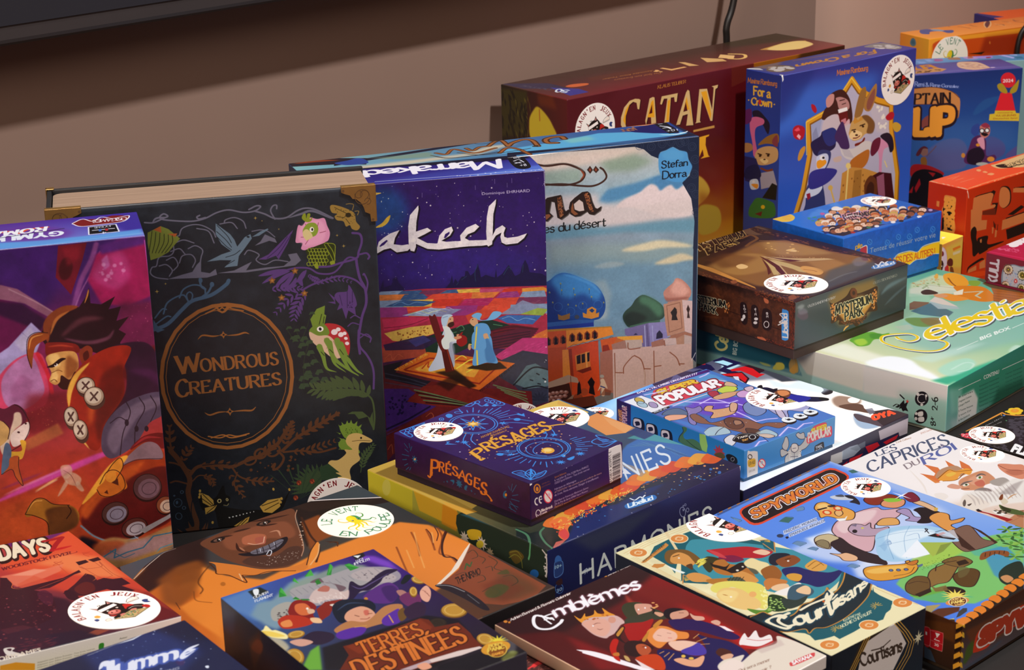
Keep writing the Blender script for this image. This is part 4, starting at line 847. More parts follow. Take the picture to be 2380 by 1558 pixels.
ART[('C', 'front')] = '''
V 0 250924 0.35 381316 0.43 181042 0.6 150838 0.8 190942 1 160836
E 123462:80:51 506 1237 107 -9 -5 -109
E 181354:50:53 787 966 404 -38 -3 -95
N 0.03 40 4
D 919492:75 110 1.2 2.9 11 478 1354 1227 1374 1218 829 461 878
D 969696:80 26 2.3 4.1 12 517 1340 1227 1368 1219 866 497 898
S 716992:60 1.7 679 1306 -1 -20/1.7 918 1320 0 -19/1.7 1062 1320 0 -20/1.7 1084 1339 0 -20/1.8 695 977 -1 -20/1.7 1006 1342 0 -20
C 877328 469 1171 27 15 20 21 18 10 -10 -28 -21 -18 -28 -6 -14 3
C 917839 460 1333 11 -7 28 -5 -23 -7 -14 -7 -3 9
P 060312 471 1067 10 28 20 16 32 18 40 11 -21 -33 -7 -29 37 -8 29 2 10 -16 -15 -13 -48 -3 -28 22 -28 -4 -32 -15
S 060312 -8.1 471 1067 10 28 20 16 32 18 40 11 -21 -33 -7 -29 37 -8 29 2 10 -16 -15 -13 -48 -3 -28 22 -28 -4 -32 -15 1 24
P 060312 613 1069 1 85 10 51 38 40 2 -14 -12 -57 -5 -47 52 13 18 -14 -31 -14 -34 -14 -7 -17 -1 -24 -7 -20 -16 5
S 060312 -8.1 613 1069 1 85 10 51 38 40 2 -14 -12 -57 -5 -47 52 13 18 -14 -31 -14 -34 -14 -7 -17 -1 -24 -7 -20 -16 5 -8 27
P 060312 652 1098 44 -28 40 -6 46 4 93 -3 5 -26 -52 -1 -81 -2 -52 8 -50 28
S 060312 -8.1 652 1098 44 -28 40 -6 46 4 93 -3 5 -26 -52 -1 -81 -2 -52 8 -50 28 7 26
P 060312 742 1063 10 37 27 27 29 9 6 -18 -13 -22 -41 -21 22 -7 47 -1 -13 -20 -63 0
S 060312 -8.1 742 1063 10 37 27 27 29 9 6 -18 -13 -22 -41 -21 22 -7 47 -1 -13 -20 -63 0 -11 16
P 060312 874 1039 -25 23 -2 30 30 33 41 14 15 -14 -22 -21 -29 -9 -15 -17 19 -13 82 -5 17 -22 -41 -2
S 060312 -8.2 874 1039 -25 23 -2 30 30 33 41 14 15 -14 -22 -21 -29 -9 -15 -17 19 -13 82 -5 17 -22 -41 -2 -70 3
P 060312 967 1037 -1 62 5 70 9 46 33 30 -2 -21 -11 -46 -5 -82 -5 -58 -17 -8
S 060312 -8.2 967 1037 -1 62 5 70 9 46 33 30 -2 -21 -11 -46 -5 -82 -5 -58 -17 -8 -6 7
P 060312 991 1073 19 34 29 15 14 -13 -9 -23 3 -18 14 -7 47 2 42 11 -13 -20 -30 -21 -53 -2 -20 12 -5 27 6 20 -26 -13 -15 -22
S 060312 -8.2 991 1073 19 34 29 15 14 -13 -9 -23 3 -18 14 -7 47 2 42 11 -13 -20 -30 -21 -53 -2 -20 12 -5 27 6 20 -26 -13 -15 -22 -3 18
P 929296 468 1072 9 28 21 16 32 18 40 11 -21 -34 -7 -28 37 -8 28 2 11 -16 -15 -13 -48 -3 -28 22 -29 -4 -31 -15
S 929296 -1.2 468 1072 9 28 21 16 32 18 40 11 -21 -34 -7 -28 37 -8 28 2 11 -16 -15 -13 -48 -3 -28 22 -29 -4 -31 -15 1 24
P 929296 610 1074 1 84 10 52 38 40 1 -15 -12 -57 -4 -46 52 13 17 -14 -30 -14 -35 -14 -6 -17 -1 -24 -8 -20 -16 5
S 929296 -1.2 610 1074 1 84 10 52 38 40 1 -15 -12 -57 -4 -46 52 13 17 -14 -30 -14 -35 -14 -6 -17 -1 -24 -8 -20 -16 5 -7 27
P 929296 648 1103 45 -28 40 -6 46 4 93 -3 5 -26 -53 -1 -80 -2 -52 8 -50 28
S 929296 -1.2 648 1103 45 -28 40 -6 46 4 93 -3 5 -26 -53 -1 -80 -2 -52 8 -50 28 6 26
P 929296 739 1068 10 37 26 27 30 9 6 -18 -14 -22 -41 -21 23 -7 46 -1 -12 -20 -63 0
S 929296 -1.2 739 1068 10 37 26 27 30 9 6 -18 -14 -22 -41 -21 23 -7 46 -1 -12 -20 -63 0 -11 16
P 929296 871 1044 -26 23 -2 30 30 33 41 14 16 -14 -23 -21 -29 -9 -15 -17 20 -13 81 -5 17 -22 -41 -2
S 929296 -1.2 871 1044 -26 23 -2 30 30 33 41 14 16 -14 -23 -21 -29 -9 -15 -17 20 -13 81 -5 17 -22 -41 -2 -69 3
P 929296 964 1042 -2 62 5 70 10 46 33 29 -2 -20 -12 -46 -5 -82 -4 -58 -18 -8
S 929296 -1.2 964 1042 -2 62 5 70 10 46 33 29 -2 -20 -12 -46 -5 -82 -4 -58 -18 -8 -5 7
P 929296 988 1078 18 34 30 15 14 -13 -9 -23 2 -18 15 -7 46 2 43 11 -13 -20 -30 -21 -53 -2 -20 12 -5 27 6 20 -27 -13 -15 -22
S 929296 -1.2 988 1078 18 34 30 15 14 -13 -9 -23 2 -18 15 -7 46 2 43 11 -13 -20 -30 -21 -53 -2 -20 12 -5 27 6 20 -27 -13 -15 -22 -2 18
P 180942 479 1080 9 11 24 15 5 -5 -18 -17 -17 -7/769 1092 6 17 20 10 0 -9 -18 -19
X 848496 sans 0 947,1274,1165,1270,1165,1284,946,1287 Dominique EHRHARD
P 080526:80:2 473 883 16 40 1 -36 35 9 7 29 18 4 7 -24 25 -33 -1 -23 -109 10
P 080526 766 855 24 27 10 35 4 -42 10 23 11 -19 18 25 15 2 3 23 12 -1 11 -22 18 14 9 17 8 23 8 -37 5 -30 22 10 17 -8 24 -8 7 41 4 -42 24 15 31 40 19 -38 9 -19 24 10 12 41 12 22 12 -25 8 -36 56 -12 21 -14 2 -67 -471 34
S 184954:60 1.8 907 877 -2 42 14 35/1.8 1124 899 4 35/1.8 1036 895 24 34 12 -13/1.8 843 889 23 16/1.8 819 868 9 11
P 651728 -775 906 1247 -41 196 -1 568 -39 7 -305 -771 81 -30 -645 -1293 160
P 772215 -289 887 388 -9 220 -105 -506 -8
P 845620 95 807 375 11 -5 -120 -264 -9
P 193456 -411 729 445 1 277 -112 -401 -54
P 382036 26 599 436 39 0 -245 -393 -17
P 516277 474 870 101 -5 2 -22 -128 8
W 270816:25 14 35 1.8 0.05 0.20 0 474 870 575 865 577 843 449 851
P 193456 570 863 88 -4 17 -23 -132 8
W 969677:25 14 35.1 1.8 0.05 0.20 1 570 863 658 859 675 836 543 844
P 452036 664 856 111 -5 -47 -18 -90 4
W 270816:25 14 35.3 1.8 0.05 0.20 2 664 856 775 851 728 833 638 837
P 193456 773 848 67 -1 -17 -20 -90 4
W 969677:25 14 35.4 1.8 0.05 0.20 3 773 848 840 847 823 827 733 831
P 877331 819 846 108 -5 3 -22 -101 5
W 270816:25 14 35.5 1.8 0.05 0.20 4 819 846 927 841 930 819 829 824
P 712744 924 838 134 -7 -39 -18 -94 4
W 969677:25 14 35.7 1.8 0.05 0.20 5 924 838 1058 831 1019 813 925 817
P 772215 1037 829 79 -1 49 -27 -143 9
W 270816:25 14 35.9 1.8 0.05 0.20 6 1037 829 1116 828 1165 801 1022 810
P 845620 1121 823 98 -2 45 -27 -144 9
W 969677:25 14 36 1.8 0.05 0.20 7 1121 823 1219 821 1264 794 1120 803
P 844924 454 855 146 -9 -25 -30 -127 8
W 270816:25 14 35.1 1.8 0.05 0.20 9 454 855 600 846 575 816 448 824
P 193456 581 845 83 -3 44 -36 -153 10
W 969677:25 14 35.2 1.8 0.05 0.20 10 581 845 664 842 708 806 555 816
P 843021 709 835 106 -4 -36 -29 -115 7
W 270816:25 14 35.4 1.8 0.05 0.20 11 709 835 815 831 779 802 664 809
P 843021 787 831 140 -8 -40 -28 -114 6
W 969677:25 14 35.5 1.8 0.05 0.20 12 787 831 927 823 887 795 773 801
P 844924 890 823 128 -6 -36 -29 -99 5
W 270816:25 14 35.7 1.8 0.05 0.20 13 890 823 1018 817 982 788 883 793
P 582051 1024 813 74 -1 16 -34 -120 7
W 969677:25 14 35.9 1.8 0.05 0.20 14 1024 813 1098 812 1114 778 994 785
P 516277 1122 806 103 -3 9 -34 -129 8
W 270816:25 14 36 1.8 0.05 0.20 15 1122 806 1225 803 1234 769 1105 777
P 516277 446 829 131 -8 38 -42 -169 12
W 270816:25 14 35.1 1.8 0.05 0.20 18 446 829 577 821 615 779 446 791
P 877331 583 819 129 -8 7 -38 -147 9
W 969677:25 14 35.3 1.8 0.05 0.20 19 583 819 712 811 719 773 572 782
P 772215 710 809 140 -8 -34 -35 -117 7
W 270816:25 14 35.5 1.8 0.05 0.20 20 710 809 850 801 816 766 699 773
P 661539 858 798 124 -6 18 -40 -173 12
W 969677:25 14 35.7 1.8 0.05 0.20 21 858 798 982 792 1000 752 827 764
P 843021 990 788 140 -7 0 -39 -174 13
W 270816:25 14 35.9 1.8 0.05 0.20 22 990 788 1130 781 1130 742 956 755
P 452036 1105 780 153 -9 -38 -34 -134 8
W 969677:25 14 36.1 1.8 0.05 0.20 23 1105 780 1258 771 1220 737 1086 745
P 582051 441 797 188 -14 1 -47 -186 14
W 270816:25 14 35.2 1.8 0.05 0.20 27 441 797 629 783 630 736 444 750
P 843021 588 786 206 -15 -52 -42 -146 10
W 969677:25 14 35.4 1.8 0.05 0.20 28 588 786 794 771 742 729 596 739
P 582051 768 772 146 -9 -14 -46 -151 10
W 270816:25 14 35.7 1.8 0.05 0.20 29 768 772 914 763 900 717 749 727
P 843021 947 758 133 -7 -15 -46 -162 11
W 969677:25 14 35.9 1.8 0.05 0.20 30 947 758 1080 751 1065 705 903 716
P 516277 1066 750 186 -12 -11 -47 -182 14
W 270816:25 14 36.2 1.8 0.04 0.20 31 1066 750 1252 738 1241 691 1059 705
P 193456 492 798 82 23 149 -22 -58 -17
S 517392:70 2.3 527 800 35 12 34 -16 35 9 51 -11
P 576681 565 748 128 24 145 -21 -71 -29
S 778596:80 -2.4 582 747 47 10 34 -15 47 13 40 -13
S 848747:80 -2.4 605 752 47 10 34 -16 47 13 35 -14
S 778596:80 -2.4 629 756 47 11 34 -16 47 11 29 -14/-2.4 652 761 47 11 34 -16 47 10 23 -15
P 771936 475 739 118 0 116 -17 -106 -35 -122 -2
S 380616:70 3 482 697 110 3 88 22
P 877335 481 672 122 18 111 1 -2 -42 -124 -30 -69 13
D 583416 30 2.4 4.7 6 521 668 684 688 683 646 554 629
P 092017 559 604 159 44 141 28 107 14 106 -41 -120 -49 -144 -59 -210 22
S 315640 3 812 663 24 10 11 -20 -18 -4/3 629 609 53 18 46 -17/3 764 637 47 8/3 983 664 41 -11
P 772820 855 719 77 23 82 -14 -48 -26 -95 -21
P 382751:30 709 728 36 33 117 -12 -48 -20
P 515873:90 1014 709 108 57 106 -47 -18 -29 -125 12
P 224171 1002 692 47 11 161 -19 -43 -39 -119 18
S 588096:80 2.4 1025 687 36 6 35 -22 36 8 47 -14
P 587029 1109 700 83 22 48 -11 -24 -28
P 380916 965 635 107 20 125 -31 -67 -43 -155 4
S 140512:80 3.6 970 634 102 9 119 -25/3.6 982 622 101 7 101 -20/3.6 994 610 101 6 83 -16/3.6 1005 598 101 4 66 -12/3.6 1017 585 101 4 48 -8
P 814420 1118 558 72 42 55 19 4 -100 -90 -3
W 967331:60 30 30.5 3 0.45 0.30 7 1130 569 1244 606 1243 520 1141 524
P 742045 985 510 96 33 162 -11 5 -63 -181 -18
P 652822 469 603 189 5 15 -63 -146 -9 -56 -3
S 844431:60 2.4 481 553 24 16 10 -26 25 22 22 -14
P 171229:90 475 618 184 26 81 -26 -83 -41 -174 13
P 252758:60 589 627 70 17 34 -28 -71 -23
P 341020 952 602 155 33 83 -21 -67 -67 -155 -2
S 120514:80 3.6 975 599 96 9 84 4/3.6 975 586 96 8 83 7/3.6 975 572 95 9 84 9/3.6 974 559 96 8 84 11/3.6 974 545 96 9 84 13
P 712047 997 517 121 68 120 -13 -1 -74 -193 -23
W 913465:50 36 42.6 3 0.41 0.30 3 1009 528 1226 567 1225 499 1044 487
P 192028 996 480 121 43 120 -31 -1 -233 -76 -17 -83 110 -71 52
P 334448 1071 366 62 81 43 7 62 -44 -1 -75 -100 -2
S 091014 7.4 1071 359 68 62 42 14 57 -19/6.2 1113 336 73 5 51 -19/5.5 1181 404 12 -8/5.5 1150 376 12 -5/5.6 1211 376 12 -8/5.6 1186 353 12 -4
T 151623 9.9 1197 270 48 -6/9.9 1197 270 44 14/9.9 1197 270 31 30/9.9 1197 270 13 41/9.9 1197 270 -8 44/9.9 1197 270 -28 39/9.9 1197 270 -42 27/9.9 1197 270 -49 9
P 111016 471 518 91 14 -38 -51 127 -51 93 -28 -48 -26 -219 80
S 252736:60 4.8 478 480 103 -36 93 -41/4.8 477 458 103 -32 93 -34/4.8 476 436 104 -29 93 -26
P 251344 469 407 110 -12 126 -101 -132 -60 -102 -39
D 120726 40 3.6 7.2 4 479 388 625 353 610 280 480 269
S 110622 8.5 471 208 102 38 103 51
S 452762:60 2.4 473 183 111 43 102 45
P 391011 577 346 109 74 117 -37 352 -64 5 -77 -325 24
P 451311 571 334 79 66 153 -5 153 -73 143 -73 -97 -14 -250 47
S 384933 6.1 608 386 99 -36 147 -60
S 180507 6.1 618 372 106 -34 147 -56
S 384933 6.1 628 359 114 -33 147 -51
S 180507 6.1 638 345 121 -31 148 -46
S 384933 6.1 648 331 129 -29 148 -41
S 180507 6.1 659 318 135 -28 148 -36
S 384933:90 5.5 975 370 90 -35 60 -19/5.5 993 355 83 -35 53 -21/5.5 1011 341 77 -36 46 -23/5.5 1028 326 72 -36 38 -25
P 814114 519 494 155 69 169 -36 237 -62 -171 -113
S 581711 -7.2 566 489 118 43 324 -66 -98 -83 -339 102
P 876424 612 487 84 31 228 -49 -37 -52 -258 59
S 712712 6 647 486 31 28 -1 -25 59 25 35 -29
S 918731 5.4 806 469 72 36 23 -34 -49 -25/4.2 795 507 36 21 23 -14
W 917631:80 60 15.5 2.4 -1.12 0.80 4 519 494 674 563 679 551 530 487
W 180605:80 70 14.7 2.4 -1.27 0.70 5 909 352 1080 465 1085 452 915 342
P 110405:90:5 705 462 95 2 98 -92 -36 -8 -93 66
P 090505:90:3 853 464 36 15 119 0 35 -35 -96 -2 -35 10
P 110505:70:7 709 405 96 40 47 -24 -85 -59
P 391112 464 171 241 123 118 -20 -61 -37 -267 -158 -31 -34
S 713722:80 3 656 249 24 16 11 -20 -18 -10/3 473 107 18 23 4 -45
N 0.03 14 9
C 778494 728 601 13 29 25 46 28 -33 16 -39 47 -5 -24 -9 -41 -2 4 -56 -2 -55 -47 -1 -71 -5 38 70
C 586375:70:5 763 597 35 -16 -4 -98 -41 4
P 310607 729 637 23 -2 45 -177 -42 -3
S 582013 5.4 750 635 38 -170
E 919696 739 599 16 -2 -1 -16
E 581012 834 608 26 -3 -1 -20
C 846045 811 632 12 1 11 -13 -18 -2
C 386692 888 633 42 20 40 -47 10 -69 19 -61 -50 6 -66 -6 8 71 -11 38
C 254975:80:5 946 615 28 -59 16 -69 -41 -2 -10 69
S 918431 7.2 903 619 0 -74 1 -68/5.4 868 580 18 -5
E 846750 869 566 7 -1 0 -15
S 918431 5.4 946 609 12 -8
C 390910 689 724 14 7 18 -4 35 -156 -23 2
C 879496 748 682 29 -10 11 -25 11 -32 29 3 -6 -17 -41 -2 -7 -30 -24 2 -10 38 18 29
C 846752 767 716 29 3 2 -24 -12 -23 -20 8
C 251310 778 691 20 4 3 -16 -18 -10 -11 10
C 718496 743 712 10 18 26 3 18 -8 -18 -10 -13 -35 -18 2
S 455674 2.4 750 718 23 6
E 100809 785 709 3 0 0 -2
C 457396 884 716 24 11 23 -9 -9 -24 32 -3 31 34 38 -10 -33 -27 -60 -1 -34 16
C 846752 878 699 12 6 17 -6 5 -28 -21 -7 -17 20
E 100809 888 697 3 0 0 -2
C 386692 894 661 24 15 36 -9 16 -39 -12 -17 -17 14 3 -74 -64 7 13 66
S 918431 6 906 659 -6 -54 -6 -49
C 846752 935 620 17 4 6 -19 -18 -7
C 581012 810 602 13 29 18 11 -7 -24 23 -15 0 -18 -24 -13 -18 11
C 846045 799 621 29 4 6 -10 -24 -7
S 919396:50 4.4 1232 1359 6 -141 2 -100
D 919496:80 14 2 6.1 5 1228 1357 1240 1356 1228 332 1215 333
'''
ART[('C', 'top')] = '''
G 140941 253271 141547 080730
P 140944:70:35 474 362 643 14 100 -85 -78 -74 -668 -162
P 304477:70:23 862 20 397 84 -22 -113 -268 -6
P 030312:90:9 480 365 332 -15 405 -59 10 -53 -378 1 -364 47
C 030307 1131 270 66 15 -6 -207 -65 -3
X 798289 sans 0 1180,105,1146,97,1155,143,1185,148 8+
X 798289 sans 0 1173,161,1131,156,1138,198,1178,199 x
X 798289 sans 0 1186,251,1152,247,1157,276,1187,276 20
S 798289 5.8 1142 206 29 20 11 -53
X 828389 script 0.35 1092,257,386,242,388,138,1075,106 Marrakech
S 768292:80 5.6 479 39 385 -10 381 -7
D 879195:80 18 2.2 6.7 3 808 37 1249 35 1237 -9 802 7
'''
